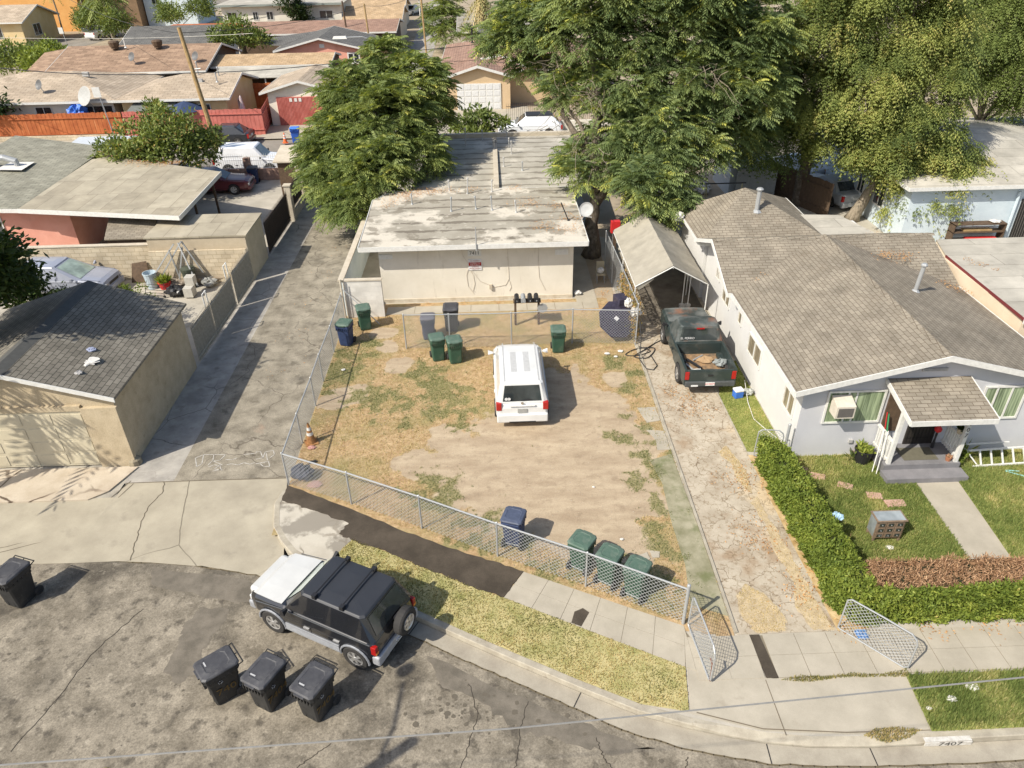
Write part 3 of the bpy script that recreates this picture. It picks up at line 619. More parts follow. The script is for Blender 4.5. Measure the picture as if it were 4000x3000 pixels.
# chalk drawing at the mouth of the alley
ch = [[(1690,640),(1760,612),(1850,610),(1840,660),(1800,700)],[(1760,612),(1745,690)],[(1850,610),(1950,612),(1900,660),(1840,665),(1920,700)],[(1690,640),(1700,715),(1745,690)],[(1950,655),(2010,655),(2045,640)],[(1800,720),(1850,700),(1900,705),(1850,735),(1920,745)],[(1960,700),(2000,690),(2060,700),(2110,680),(2160,695),(2200,680)],[(2110,610),(2212,600)],[(1900,700),(1910,740),(1840,755)]]
ch2 = [[(0,590),(40,585),(60,640),(0,650)],[(60,640),(80,590),(150,575),(160,610),(120,640)],[(0,690),(60,680),(110,670),(120,715),(60,710),(40,690)],[(90,600),(100,660)]]
chalk = [[(-9.8, 18.89), (-9.59, 19.05), (-9.26, 19.04), (-9.2, 18.74), (-9.28, 18.51)], [(-9.59, 19.05), (-9.5, 18.58)], [(-9.26, 19.04), (-8.88, 19.01), (-8.98, 18.73), (-9.19, 18.71), (-8.83, 18.49)], [(-9.8, 18.89), (-9.62, 18.44), (-9.5, 18.58)], [(-8.8, 18.75), (-8.58, 18.74), (-8.47, 18.82)], [(-9.24, 18.4), (-9.09, 18.5), (-8.9, 18.46), (-9.03, 18.3), (-8.76, 18.23)], [(-8.69, 18.48), (-8.56, 18.53), (-8.32, 18.46), (-8.17, 18.57), (-7.96, 18.47), (-7.83, 18.55)], [(-8.28, 18.99), (-7.91, 19.03)], [(-8.91, 18.49), (-8.8, 18.26), (-9.03, 18.19)], [(-7.93, 19.09), (-7.79, 19.12), (-7.63, 18.78), (-7.83, 18.73)], [(-7.63, 18.78), (-7.63, 19.08), (-7.39, 19.16), (-7.3, 18.94), (-7.4, 18.77)], [(-7.77, 18.49), (-7.57, 18.54), (-7.4, 18.59), (-7.3, 18.32), (-7.52, 18.36), (-7.63, 18.48)], [(-7.58, 19.01), (-7.45, 18.65)]]
def strip_mb(m, pl, w, z):
    pl = [Vector(p[:2]) for p in pl]
    for i in range(len(pl)-1):
        a, b = pl[i], pl[i+1]; t = (b-a).normalized(); n = Vector((-t.y, t.x))*w/2; a = a-t*w*.3; b = b+t*w*.3
        z0, z1 = (z, z) if not callable(z) else (z(a.x, a.y), z(b.x, b.y))
        m.add([(a.x+n.x,a.y+n.y,z0),(a.x-n.x,a.y-n.y,z0),(b.x-n.x,b.y-n.y,z1),(b.x+n.x,b.y+n.y,z1)], [(0,1,2,3)])
    return m
m = MB()
for pl in chalk: strip_mb(m, pl, .028, .008)
tag(m.build('chalk_drawing', surf('chalk', (.55,.53,.48), (.34,.31,.27), s=14, rough=1)), kind='structure')
def apz(x, y):
    t = (y-14.5)/3.25; return -.118+.122*min(1, max(0, t)*1.15)+.006
m = MB()
for pl in ([(-11.43,17.84),(-11.67,17.21),(-12.1,16.28),(-12.83,15.65),(-13.97,15.21),(-17,14.95)], [(-11.3,17.7),(-11.5,17.1),(-11.95,16.1),(-12.8,15.45),(-14,15.02),(-17,14.75)], [(-14.19,17.05),(-14.14,16.23),(-14.13,15.48)]):
    strip_mb(m, [lerp2(pl, k/24) for k in range(25)], .022, apz)
j = [(-10.37,17.73),(-10.26,17.24),(-10.45,16.64),(-10.42,16.05),(-10.3,15.25),(-10.21,14.85),(-10.18,14.6)]
strip_mb(m, [(lerp2(j,k/30)[0]+random.uniform(-.025,.025), lerp2(j,k/30)[1]) for k in range(31)], .02, apz)
strip_mb(m, [(-11.55,17.745),(-9,17.75),(-6.6,17.73)], .03, .009)
struct('apron_joint', m, plain('apron_joint_dirt', (.13,.105,.07), .95))
m = MB(); e2 = [Vector(p) for p in edge[2:16]]
pl = []
for i in range(len(e2)-1):
    for k in range(8): pl.append(tuple(e2[i].lerp(e2[i+1], k/8)+Vector((0, random.uniform(-.02, .02)))))
strip_mb(m, pl, .035, -.119)
struct('street_joint', m, plain('street_joint_dirt', (.12,.095,.055), .95))
m = MB()   # street cracks
for pl in ([(-9.2,12.9),(-9.9,11.6),(-10.1,10.6),(-10.5,9.2)],[(-.9,10.4),(-.7,9.6),(-.9,8.9),(-1.1,8.3)],[(.4,9.9),(.2,9.2),(.1,8.5),(-.2,8.0)],[(1.8,9.0),(1.9,8.5),(2.3,8.1)],[(3.6,8.5),(3.5,8.2),(3.6,7.6)],[(-3.8,9.1),(-4.4,8.6),(-4.5,8.0)]):
    strip_mb(m, [(lerp2(pl,k/26)[0]+random.uniform(-.03,.03), lerp2(pl,k/26)[1]) for k in range(27)], .014, -.122)
struct('street_joint', m, plain('crack_dark', (.055,.045,.035), .95))
# oil drips and stains by the gutter
m = MB(); 
for i in range(46):
    x, y = random.gauss(-.9, .55), random.gauss(9.85, .38); r = random.choice((.02,.03,.03,.05,.07)); m.sheet([(x+r*math.cos(a)*random.uniform(.8,1.2), y+r*math.sin(a)*random.uniform(.8,1.2)) for a in np.linspace(0, 2*math.pi, 11)[:-1]], -.1245+i*1e-5)
for i in range(90):
    x, y = random.uniform(-12, 4), random.uniform(8.2, 12.2); r = random.choice((.015,.02,.03,.04,.055)); 
    if y < np.interp(x, [p[0] for p in edge], [p[1] for p in edge])-.15 and not (-6.9 < x < -3): m.sheet([(x+r*math.cos(a)*random.uniform(.7,1.3), y+r*math.sin(a)*random.uniform(.7,1.3)) for a in np.linspace(0, 2*math.pi, 12)[:-1]], -.1235+i*1e-5)
struct('oil_stain', m, plain('oil_stain', (.115,.098,.073), .85))
K['patchdark'] = surf('dark_asphalt_patch', (.12,.105,.082), (.19,.165,.13), s=2.5, rough=.9, fine=.2)
struct('asphalt_patch', MB().sheet(rough_poly([(-7.75,12.9),(-7.0,12.8),(-7.05,12.2),(-7.3,11.6),(-7.1,11.0),(-7.6,10.7),(-8.0,11.1),(-7.9,11.8),(-8.0,12.3)], .06, 6), -.1262), K['patchdark'])
struct('asphalt_patch', MB().sheet(rough_poly([(-9.5,14.35),(-6.8,13.75),(-5.6,13.1),(-6.9,13.0),(-9.3,13.7)], .06, 6), -.1264), K['patchdark'])
struct('asphalt_patch', MB().sheet(rough_poly([(-1.9,11.2),(1.4,9.4),(3.0,8.7),(2.2,8.6),(1.0,9.0),(.2,9.2),(-.6,9.9),(-1.6,10.5)], .08, 6), -.1266), K['patchdark'])
# ---- grass blades
def blades(name, poly, n, h, wd, mat, vf, keep=None, z=.01, label=None, lean=.5):
    P = np.array([p[:2] for p in poly]); lo = P.min(0); hi = P.max(0)
    x = rng.uniform(lo[0], hi[0], n); y = rng.uniform(lo[1], hi[1], n); k = inpoly(x, y, poly)
    if keep is not None: k &= keep(x, y)
    x = x[k]; y = y[k]; n = len(x); hh = rng.uniform(h[0], h[1], n)*(.6+.8*fbm(x, y, 1.7)); a = rng.uniform(0, 2*np.pi, n); ln = rng.uniform(0, lean, n)*hh; a2 = rng.uniform(0, 2*np.pi, n)
    b0 = np.stack([x, y, np.full(n, z)], 1); s_ = np.stack([np.cos(a), np.sin(a), np.zeros(n)], 1)*wd/2
    tip = b0+np.stack([np.cos(a2)*ln, np.sin(a2)*ln, hh], 1)
    o = fastmesh(name, np.stack([b0-s_, b0+s_, tip], 1), 3, mat, vf(x, y)); tag(o, label=label, cat='grass', kind='stuff'); return o
def vlawn(x, y): return .08+1.0*fbm(x, y, 1.1)+rng.normal(size=len(x))*.13
def vdry(x, y): return .15+.8*fbm(x, y, 1.1)+rng.normal(size=len(x))*.16
blades('grass', lawn1, 42000, (.05,.11), .028, K['g_lawn'], lambda x, y: vlawn(x, y)-.05, label='green lawn growing between the hedge and the porch of the grey house')
blades('grass', lawn2, 42000, (.05,.12), .028, K['g_lawn'], vlawn, label='green lawn growing right of the front path')
blades('grass', lawn3, 5000, (.03,.07), .026, K['g_lawn'], lambda x, y: vlawn(x, y)+.05, label='narrow green grass strip between the driveway and the white house wall')
blades('grass', strip2, 26000, (.06,.16), .03, K['g_lawn'], lambda x, y: vlawn(x, y)-.05, label='green verge grass right of the driveway apron')
blades('grass', strip, 60000, (.03,.065), .026, K['g_dry'], lambda x, y: -.12+1.15*fbm(x, y, 1.1)+rng.normal(size=len(x))*.15, label='half dry verge grass between the kerb and the pavement')
lotp = [(-6.5,17.4),(.5,13.55),(4.3,11.7),(5.4,11.7),(5.4,28.3),(-4.6,28.4),(-6.5,28.3)]
def kd(x, y):
    g, b_ = lotmask(x, y); return (b_ < .5) & (g < .5) & (rng.uniform(size=len(x)) < .35+.9*fbm(x, y, 2)) & ~inpoly(x, y, moss)
def kg(x, y):
    g, b_ = lotmask(x, y); return rng.uniform(size=len(x)) < (g-.15)*.8
lm = lambda x, y: .30+.55*fbm(x, y, 2)+rng.normal(size=len(x))*.15
blades('grass', lotp, 110000, (.015,.055), .022, K['g_dry'], lm, kd, label='short straw coloured grass on the vacant lot', lean=1.6)
blades('grass', lotp, 240000, (.02,.06), .022, leafmat('weed_leaf', [(0,(.14,.17,.07)),(.5,(.24,.26,.11)),(.8,(.38,.34,.15)),(1,(.55,.44,.22))], .3), lambda x, y: .1+.55*fbm(x, y, 2)+rng.normal(size=len(x))*.15, kg, label='dull green weed clumps on the vacant lot', lean=1.0)
blades('grass', [(6.05,10.1),(6.5,10.2),(7.0,10.13),(7.7,10.2),(8.3,10.14),(8.95,10.26),(8.95,10.05),(8.4,10.08),(7.4,10.1),(6.6,10.02)], 2600, (.03,.08), .025, K['g_dry'], lambda x, y: .3*np.ones(len(x))+rng.normal(size=len(x))*.15, label='thin weeds in the seam between driveway apron and pavement')
blades('grass', [(7.3,8.72),(7.7,8.55),(8.2,8.62),(8.55,8.80),(8.1,8.88),(7.6,8.86)], 1500, (.03,.08), .025, K['g_dry'], lambda x, y: .5*np.ones(len(x))+rng.normal(size=len(x))*.2, label='dry weed tuft on the kerb left of the painted number')
blades('grass', [(18.4,43),(25,43),(25,49),(18.4,49)], 6000, (.03,.08), .04, K['g_lawn'], vlawn, label='small back lawn glimpsed under the trees')
straw = surf('blown_straw', (.37,.29,.18), (.52,.42,.27), s=5, fine=.25)
for k_, pl_ in enumerate(([(7.15,15.9),(7.3,14.9),(7.2,13.9),(7.35,12.9),(7.1,12.1),(7.3,11.4),(7.8,11.4),(7.65,12.6),(7.62,13.8),(7.5,15.0),(7.4,16.1)],[(5.75,12.5),(6.1,12.9),(6.5,12.5),(6.75,11.8),(6.6,11.4),(5.9,11.4),(5.7,11.9)],[(6.85,18.3),(7.1,17.6),(7.05,16.9),(7.3,16.3),(7.45,17.3),(7.2,18.6)])):
    struct('straw_patch', MB().sheet(rough_poly(pl_, .05, 8), .0135+k_*.0004), straw)
    blades('grass', pl_, 2600, (.01,.035), .02, K['g_dry'], lambda x, y: .55+.3*fbm(x, y, 3)+rng.normal(size=len(x))*.12, label='pale straw patch on the cracked driveway, '+('along its right side','at its lower end','farther up')[k_], lean=2.2)
# pebbles and crumbs of soil on the bare ground
n = 2600; x = rng.uniform(-6.3, 5.3, n); y = rng.uniform(12, 28, n); k = inpoly(x, y, lotp); x, y = x[k], y[k]; n = len(x); r = rng.uniform(.006, .02, n)[:, None]
P = np.stack([x, y, np.full(n, .012)], 1); q = [P+np.array(o)*r for o in ((-1,-.3,0),(.2,-1,0),(1,.4,0),(0,0,.9))]; tri = np.concatenate([np.stack([q[a], q[b_], q[c]], 1) for a, b_, c in ((0,1,3),(1,2,3),(2,0,3))])
tag(fastmesh('pebbles', tri, 3, plain('pebble', (.40,.34,.27), .95, var=.35)), 'small pebbles and crumbs strewn over the vacant lot', 'pebbles', kind='stuff')
# leaf litter
def litter(name, spots, per, label, mat='mulch', size=.07, z=.02, parent=None):
    P = []
    for sx, sy, sr, sz in spots:
        n = int(per*sr*sr); q = rng.normal(size=(n, 2))*sr*.5; P.append(np.stack([sx+q[:,0], sy+q[:,1], np.full(n, sz)+rng.uniform(0, .03, n)], 1))
    P = np.concatenate(P); n = len(P); D = np.stack([rng.normal(size=n), rng.normal(size=n), rng.normal(size=n)*.15], 1)
    o = fastmesh(name, leafquads(P, D, rng.uniform(size*.6, size*1.3, n), size*.35, unit(np.stack([rng.normal(size=n)*.3, rng.normal(size=n)*.3, np.ones(n)], 1))), 4, K[mat], rng.uniform(0, 1, n)); tag(o, label=label, cat='leaf litter', kind='stuff'); return o
litter('leaf_litter', [(6.6,20.9,.9,.02),(6.2,21.9,.6,.02),(7.2,17.0,.8,.02),(6.9,14.5,.8,.02),(7.4,12.6,.7,.02),(8.1,16.8,.45,.03),(8.2,15,.4,.03),(8.1,13.3,.4,.03),(8.3,11.45,.5,.03),(10.2,11.4,.5,.03),(11.5,11.4,.5,.03),(12.6,11.3,.5,.03)], 260, 'brown dry leaves scattered over the cracked driveway and hedge foot')
litter('leaf_litter', [(4.8,28.6,.5,.02),(4.9,30,.5,.02),(5.0,31.5,.5,.02),(0,29.42,.25,.02),(1.2,29.42,.25,.02),(-1.5,29.42,.25,.02),(-3,29.42,.25,.02),(2.4,29.42,.25,.02)], 500, 'dry leaves along the foot of the white apartment wall', size=.06)
litter('leaf_litter', [(-8.2,y_,.8,.012) for y_ in (24,27,30,33,36)], 22, 'few fallen leaves on the shaded alley', size=.07)
# ================================================================= FENCES
def chain(m, p0, p1, z0, z1, sp=.11, r=.003):
    p0 = Vector((*p0, 0)); p1 = Vector((*p1, 0)); L = (p1-p0).length; d = (p1-p0)/L; H = z1-z0; nr = Vector((-d.y, d.x, 0))*r
    k = int((L+H)/sp)
    for sg in (1, -1):
        for i in range(k+1):
            u0 = i*sp-H if sg > 0 else i*sp; u1 = u0+H*sg; a, b = (u0, 0.), (u1, H)
            pts = []
            for (ua, za), (ub, zb) in ((a, b),):
                t0, t1 = 0., 1.
                du = ub-ua
                for lim, s_ in ((0, 1), (L, -1)):
                    if abs(du) < 1e-9: continue
                    t = (lim-ua)/du
                    inside0 = (ua-lim)*s_ >= 0
                    if (ua-lim)*s_ < 0 and (ub-lim)*s_ < 0: t0, t1 = 1, 0; break
                    if not inside0: t0 = max(t0, t)
                    elif (ub-lim)*s_ < 0: t1 = min(t1, t)
                if t1-t0 > .02: pts = [(ua+du*t0, za+(zb-za)*t0), (ua+du*t1, za+(zb-za)*t1)]
            if not pts: continue
            A = p0+d*pts[0][0]+Vector((0,0,z0+pts[0][1])); B_ = p0+d*pts[1][0]+Vector((0,0,z0+pts[1][1]))
            w_ = Vector((0,0,1)).cross(d)*r; u_ = (d*-sg*.7+Vector((0,0,.7)))*r
            m.add([A+u_, A-u_+w_, A-u_-w_, B_+u_, B_-u_+w_, B_-u_-w_], [(0,1,4,3),(1,2,5,4),(2,0,3,5)])
def chainfence(label, pts, h, posts, gauge=.003, sp=.12, name='chain_link_fence', rail=True, z=0.02, pr=.026, bottom=False, low=None):
    t = thing(name, label, 'fence', (pts[0][0], pts[0][1], 0), 0)
    m = WB(t)
    for i in range(len(pts)-1): chain(m, pts[i], pts[i+1], z+.03, h, sp, gauge)
    m.build('chain_mesh', K['galv'])
    if rail:
        m = WB(t); m.tube([(x, y, h+.01) for x, y in pts], .023, 8); m.build('top_rail', K['galv'])
    for x, y in posts:
        WB(t).tube([(x, y, -.02), (x, y, h+.02)], pr, 8).lathe([(.035,0),(.03,.03),(.008,.05)], (x, y, h+.02), 8).build('post', K['galv'])
    return t
fpts = [(-6.50,17.42),(-4.45,16.44),(-2.31,15.32),(-.20,14.16),(2.03,13.0),(4.22,11.76)]
fc = chainfence('grey chain link fence along the pavement in front of the lot', fpts, 1.18, fpts[:-1], gauge=.0038, sp=.12)
WB(fc).tube([(4.24,11.74,-.05),(4.24,11.74,1.3)], .042, 10).lathe([(.05,0),(.045,.04),(.01,.06)], (4.24,11.74,1.3), 10).build('post', K['galv'])
apts = [(-6.50,17.42),(-6.52,19.51),(-6.5,21.66),(-6.52,23.24),(-6.5,25.42),(-6.55,28.3)]
chainfence('chain link fence between the alley and the vacant lot', apts, 1.15, apts[1:], sp=.12)
chainfence('chain link fence crossing the lot in front of the white apartment building', [(-3.65,25.5),(-1.9,25.45),(.52,25.4),(2.93,25.55),(5.42,25.3)], 1.5, [(-3.65,25.5),(-1.9,25.45),(.52,25.4),(2.93,25.55)], sp=.12)
sf = chainfence('tall vine covered chain link fence beside the canopy carport', [(5.42,25.3),(5.38,27.0),(5.35,29.0),(5.3,31.0),(5.25,33)], 1.75, [(5.42,25.3),(5.38,27.0),(5.35,29.0),(5.3,31.0),(5.25,33)], sp=.12)
n = 2600; q = np.stack([5.4+rng.normal(size=n)*.10, rng.uniform(25.3, 28.8, n), rng.uniform(.1, 1.75, n)**1.0], 1)
tag(fastmesh('dry_vine', leafquads(q, rng.normal(size=(n,3))+[0,0,-.6], rng.uniform(.06,.16,n), .05), 4, leafmat('vine_leaf', [(0,(.08,.10,.02)),(.4,(.25,.20,.06)),(1,(.50,.30,.12))], .3), rng.uniform(.1,1,n)), 'dry brown vine climbing the fence beside the canopy carport', 'vine')
def gate(label, hinge, tip, h, parent_bits=()):
    t = thing('chain_link_gate', label, 'gate', (hinge[0], hinge[1], 0), 0); m = WB(t)
    A, B_ = Vector((*hinge, 0)), Vector((*tip, 0)); d = (B_-A).normalized()
    chain(m, (A+d*.03)[:2], (B_-d*.03)[:2], .1, h-.04, .11, .0042); m.build('chain_mesh', K['galv'])
    U = lambda p, z: (p.x, p.y, z)
    WB(t).tube([U(A, .06), U(A+d*.02, h-.08), U(A+d*.1, h), U(A.lerp(B_,.5), h+.015), U(B_-d*.16, h), U(B_-d*.04, h-.1), U(B_, h-.22), U(B_, .14), U(B_-d*.08, .05), U(A+d*.06, .05), U(A, .08)], .02, 8).build('frame', K['galv'])
    return t
g1 = gate('rusty framed chain link gate swung open left of the driveway', (4.34,11.66), (4.46,10.08), 1.1)
WB(g1).tube([(4.46,10.3,.62),(4.46,10.14,.60),(4.46,10.10,.3),(4.46,10.09,.1)], .022, 8).build('rusty_frame_end', plain('rust', (.16,.075,.05), .8))
g2 = gate('chain link gate swung open over the pavement beside the hedge corner', (7.87,11.42), (8.95,10.22), 1.1)
gate('small chain link gate beside the corner of the grey house', (7.88,18.02), (8.66,17.92), 1.05)
t = thing('gate_post', 'thick galvanised gate post at the corner of the grey house', 'post', (8.74,17.86,0)); WB(t).tube([(8.74,17.86,0),(8.74,17.86,1.3)], .045, 10).lathe([(.055,0),(.05,.04),(.01,.07)], (8.74,17.86,1.3), 10).build('post', K['galv'])
# picket gates (tan corrugated iron with spear tops) along the alley
def pickets(name, label, p0, p1, z0, z1, mat, sp=.11, sheet=True, rails=(.15, .9), pw=.022, tip=.12, cat='fence', zb=.0):
    t = thing(name, label, cat, (p0[0], p0[1], 0), 0); A = Vector((*p0, 0)); B_ = Vector((*p1, 0)); L = (B_-A).length; d = (B_-A)/L; n = int(L/sp)
    m = WB(t)
    for i in range(n+1):
        c = A+d*(L*i/n); m.tube([(c.x, c.y, z0), (c.x, c.y, z1), (c.x, c.y, z1+tip)], [pw*.5, pw*.5, .002], 4)
    m.build('picket_row', mat)
    if sheet:
        nr = Vector((-d.y, d.x, 0)); m = WB(t); V = []
        for i in range(n*2+1):
            c = A+d*(L*i/(n*2))+nr*(.02+(.012 if i % 2 else 0)); V.append((c.x, c.y))
        for i in range(n*2): m.quad((*V[i], z0+.05), (*V[i+1], z0+.05), (*V[i+1], z1-.08), (*V[i], z1-.08))
        m.build('privacy_sheet', mat)
    m = WB(t)
    for r in rails:
        z = z0+(z1-z0)*r; m.tube([(A.x, A.y, z), (B_.x, B_.y, z)], .022, 6)
    m.build('rail', mat); return t
tanm = plain('tan_painted_iron', (.40,.36,.29), .6, var=.2)
pickets('iron_gate', 'tan iron sheet gate nearest the stucco garage', (-11.55,24.85), (-11.5,26.9), .05, 1.62, tanm, cat='gate')
pickets('iron_gate', 'tan iron sheet gate in the middle of the alley side row', (-11.5,26.95), (-11.45,29.6), .05, 1.62, tanm, cat='gate')
pickets('iron_gate', 'tan iron sheet gate up against the flat roofed shed', (-11.45,29.75), (-11.4,32.3), .05, 1.7, tanm, cat='gate')
for y_, lb in ((26.92,'white gate hoop post behind the nearest tan gate'), (29.68,'white gate hoop post between the two farther tan gates')):
    t = thing('gate_post', lb, 'post', (-11.6,y_,0)); WB(t).tube([(-11.62,y_-.18,0),(-11.62,y_-.18,2.05),(-11.62,y_+.18,2.05),(-11.62,y_+.18,0)], .03, 6).build('hoop', K['trim'])
dk = plain('dark_brown_iron', (.05,.035,.028), .6)
pickets('iron_gate', 'long dark brown iron sheet gate on the left of the alley', (-11.5,35.6), (-11.45,40.3), .05, 1.75, dk, cat='gate', sp=.12)
pickets('iron_fence', 'short dark iron fence panel on the low wall left of the alley', (-11.4,40.9), (-11.4,43.4), .5, 1.85, dk, sp=.12)
for y_, z_, lb in ((40.6,2.0,'grey square concrete gate pillar nearer the camera on the alley side'), (43.7,2.1,'grey square concrete pillar farther along the alley side')):
    t = thing('gate_pillar', lb, 'pillar', (-11.4,y_,0)); WB(t).box(-11.58,-11.24,y_-.17,y_+.17,0,z_).build('shaft', K['cap']); WB(t).box(-11.62,-11.2,y_-.21,y_+.21,z_,z_+.06).build('cap', K['cap'])
t = thing('low_wall', 'low concrete wall under the dark iron panel beside the alley', 'wall', (-11.4,42,0)); WB(t).box(-11.52,-11.3,40.78,43.52,0,.5).build('wall', K['cap']); WB(t).box(-11.52,-11.3,43.9,49,0,.9).build('wall', K['gredbrick'])
# small open shelter by the trees on the left of the alley
t = thing('shelter', 'small dark shelter with a sloping grey roof beside the alley trees', 'shelter', (-12.3,45.6,0)); WB(t).box(-13.0,-11.6,45.0,45.1,0,2.1).box(-11.75,-11.62,45.1,46.8,0,2.1).build('wall', K['darkwood']); WB(t).slab([(-13.2,44.8,2.15),(-11.3,44.8,2.15),(-11.3,47.2,2.5),(-13.2,47.2,2.5)], .08).build('roof', K['cap'])
# red fences far
def boardfence(label, p0, p1, h, mat, name='board_fence'):
    A = Vector(p0); B_ = Vector(p1); L = (B_-A).length; d = (B_-A)/L; n = int(L/.16); nn = Vector((-d.y, d.x)); t = thing(name, label, 'fence', (*p0, 0)); m = WB(t)
    for i in range(n):
        c = A+d*(L*(i+.5)/n)+nn*(.012 if i % 2 else 0); a = math.atan2(d.y, d.x); hh = h+random.uniform(-.03, .03)
        m.box(c.x-L/n*.49, c.x+L/n*.49, c.y-.012, c.y+.012, -.05, hh, a)
    m.build('boards', mat); m = WB(t)
    for z in (.4, h-.35):
        a = A-nn*.05; b_ = B_-nn*.05; m.tube([(a.x,a.y,z),(b_.x,b_.y,z)], .04, 4)
    m.build('rail', mat); return t
boardfence('orange stained board fence behind the shrubs at the left edge', (-40.5,60.4), (-28.8,60.5), 1.95, K['redwood'])
t = thing('low_wall', 'low block wall under the orange board fence', 'wall', (-34,60.2,0)); WB(t).box(-42,-28.8,60.15,60.3,-.1,.35).build('wall', K['block'])
boardfence('long red painted board fence in front of the yellow row house', (-28.7,60.5), (-17.9,60.4), 1.95, K['pinkwood'])
boardfence('red painted board fence turning back beside the garage', (-17.9,60.4), (-18.9,68.3), 1.9, K['pinkwood'])
boardfence('orange stained board fence between yellow house and garage', (-22.2,69.6), (-19.2,69.4), 2.2, K['redwood'])
# white picket fence on block by the parked white wagon
t = thing('low_wall', 'pink brown block wall with the white fence on top', 'wall', (-16,48.5,0)); WB(t).box(-17.7,-13.0,48.35,48.55,0,.75).box(-13.2,-12.6,48.2,48.6,0,1.75).box(-16.1,-15.7,48.3,48.6,0,1.45).build('wall', K['gredbrick'])
pickets('picket_fence', 'white iron picket fence in front of the parked white wagon', (-19.4,48.45), (-13.2,48.45), .72, 1.62, K['trim'], sp=.14, rails=(.05,.9), sheet=False)
# black iron fence behind the white crossover
pickets('iron_fence', 'black iron picket fence behind the white parked crossover', (1.2,60.9), (9.6,60.9), .1, 1.7, K['blackm'], sp=.16, sheet=False)
t = thing('low_wall', 'pale low wall right of the white crossover', 'wall', (6,58.6,0)); WB(t).box(5.4,9.6,59.2,59.4,0,.75).build('wall', K['cream_st'])
pickets('iron_fence', 'dark fence along the left side of the far alley', (-10.3,72), (-10.6,98), .05, 2.0, K['blackm'], sp=.3)
# ================================================================= BINS
def recyc(m, s_): # three chasing arrows as small bars
    for k in range(3):
        a = 2*math.pi*k/3+.5; x, z = math.cos(a)*s_, math.sin(a)*s_; m.tube([(x, 0, z), (math.cos(a+1.4)*s_, 0, math.sin(a+1.4)*s_)], .008, 4)
def make_bin(label, body, lid, loc, rz, w=.60, d=.68, h=1.0, handle=False, name='wheeled_bin', group='wheeled bins', tilt=0, mark=None):
    t = thing(name, label, 'wheeled bin', loc, rz, group); bw, bd = w*.78, d*.66
    def ring(ww, dd, z, yo=0, c=.04): 
        a, b_ = ww/2, dd/2; return [(-a+c,-b_+yo,z),(a-c,-b_+yo,z),(a,-b_+c+yo,z),(a,b_-c+yo,z),(a-c,b_+yo,z),(-a+c,b_+yo,z),(-a,b_-c+yo,z),(-a,-b_+c+yo,z)]
    m = MB().loft([ring(bw,bd,0.02,-.02),ring(bw*1.04,bd*1.06,.12,-.02),ring(w*.90,d*.84,h*.68,0),ring(w*.93,d*.88,h*.82,0),ring(w*.93,d*.88,h*.86,0)])
    o = m.build('body', body, t, bevel=.008)
    # moulded rim with ribs
    m = MB().loft([ring(w*.95,d*.9,h*.80),ring(w*1.0,d*.96,h*.82),ring(w*1.0,d*.97,h*.93),ring(w*.95,d*.93,h*.95)])
    for k in range(7):
        x = -w*.42+w*.84*k/6; m.box(x-.012,x+.012,-d*.505,-d*.44,h*.72,h*.84)
    for sx in (-1, 1):
        for k in range(6):
            y = -d*.38+d*.76*k/5; m.box(min(sx*w*.505,sx*w*.44),max(sx*w*.505,sx*w*.44),y-.012,y+.012,h*.74,h*.84)
    m.build('rim', body, t)
    # front moulding: grab bar pocket and panel
    sl = (d*.84-bd)/2/(h*.6)
    f = MB(); f.box(-w*.16,w*.16,-d*.40,-d*.375,h*.40,h*.52); f.box(-w*.27,w*.27,-d*.425,-d*.39,h*.66,h*.72); f.box(-w*.2,-w*.14,-d*.385,-d*.33,h*.08,h*.56); f.box(w*.14,w*.2,-d*.385,-d*.33,h*.08,h*.56)
    f.build('grab_bar', body, t)
    L = thing  # lid: crowned, overhanging
    zt = h*.95
    m = MB().loft([ring(w*1.05,d*1.02,zt-.015,0,.06),ring(w*1.07,d*1.04,zt+.02,0,.06),ring(w*1.0,d*.96,zt+.05,0,.07),ring(w*.72,d*.66,zt+.072,0,.08),ring(w*.66,d*.60,zt+.062,0,.07)])
    lo = m.build('lid', lid, t, bevel=.006)
    m = MB(); m.box(-w*.22,w*.22,-d*.56,-d*.5,zt-.02,zt+.022); m.build('lid_handle', lid, lo)
    m = MB()
    hz = zt-.02
    if handle:
        yb = d*.53; m.tube([(-w*.52,d*.40,hz-.02),(-w*.52,yb+.05,hz+.02),(w*.52,yb+.05,hz+.02),(w*.52,d*.40,hz-.02)], .017, 6)
        for x in (0,): m.tube([(x,d*.42,hz-.02),(x,yb+.05,hz+.02)], .014, 6)
    else:
        m.tube([(-w*.42,d*.46,hz-.03),(-w*.42,d*.55,hz),(w*.42,d*.55,hz),(w*.42,d*.46,hz-.03)], .016, 6)
        for x in (-w*.2, w*.2): m.tube([(x,d*.46,hz-.02),(x,d*.56,hz)], .02, 6)
    m.build('handle', body, t)
    for sx in (-1, 1):
        wl = MB().lathe([(.05,-.03),(.115,-.03),(.125,-.015),(.125,.015),(.115,.03),(.05,.03)], (sx*w*.44, d*.36, .125), 16, 'x').build('wheel', K['rub'], t)
        MB().lathe([(.0,-.034),(.06,-.034),(.06,.034),(0,.034)], (sx*w*.44, d*.36, .125), 10, 'x').build('hub', K['black'], wl)
    MB().tube([(-w*.44,d*.36,.125),(w*.44,d*.36,.125)], .014, 6).build('axle', K['galv'], t)
    return t
Bk = dict(body=K['blackbin'], lid=K['blacklid'], w=.60, d=.80, h=1.06, handle=True)
W2 = K['whitep']
faded = plain('faded_mark', (.42,.42,.42), .8)
yel = plain('faded_yellow_paint', (.14,.09,.03), .9)
bs = [((-6.36,10.42,-.128), -51.6, 'leftmost black bin of the row of three standing on the street', '740'), ((-5.28,10.20,-.128), -28, 'middle black bin of the row of three standing on the street', '7404'), ((-4.18,9.92,-.128), -29, 'rightmost black bin of the row of three, casting the longest visible shadow', '7404')]
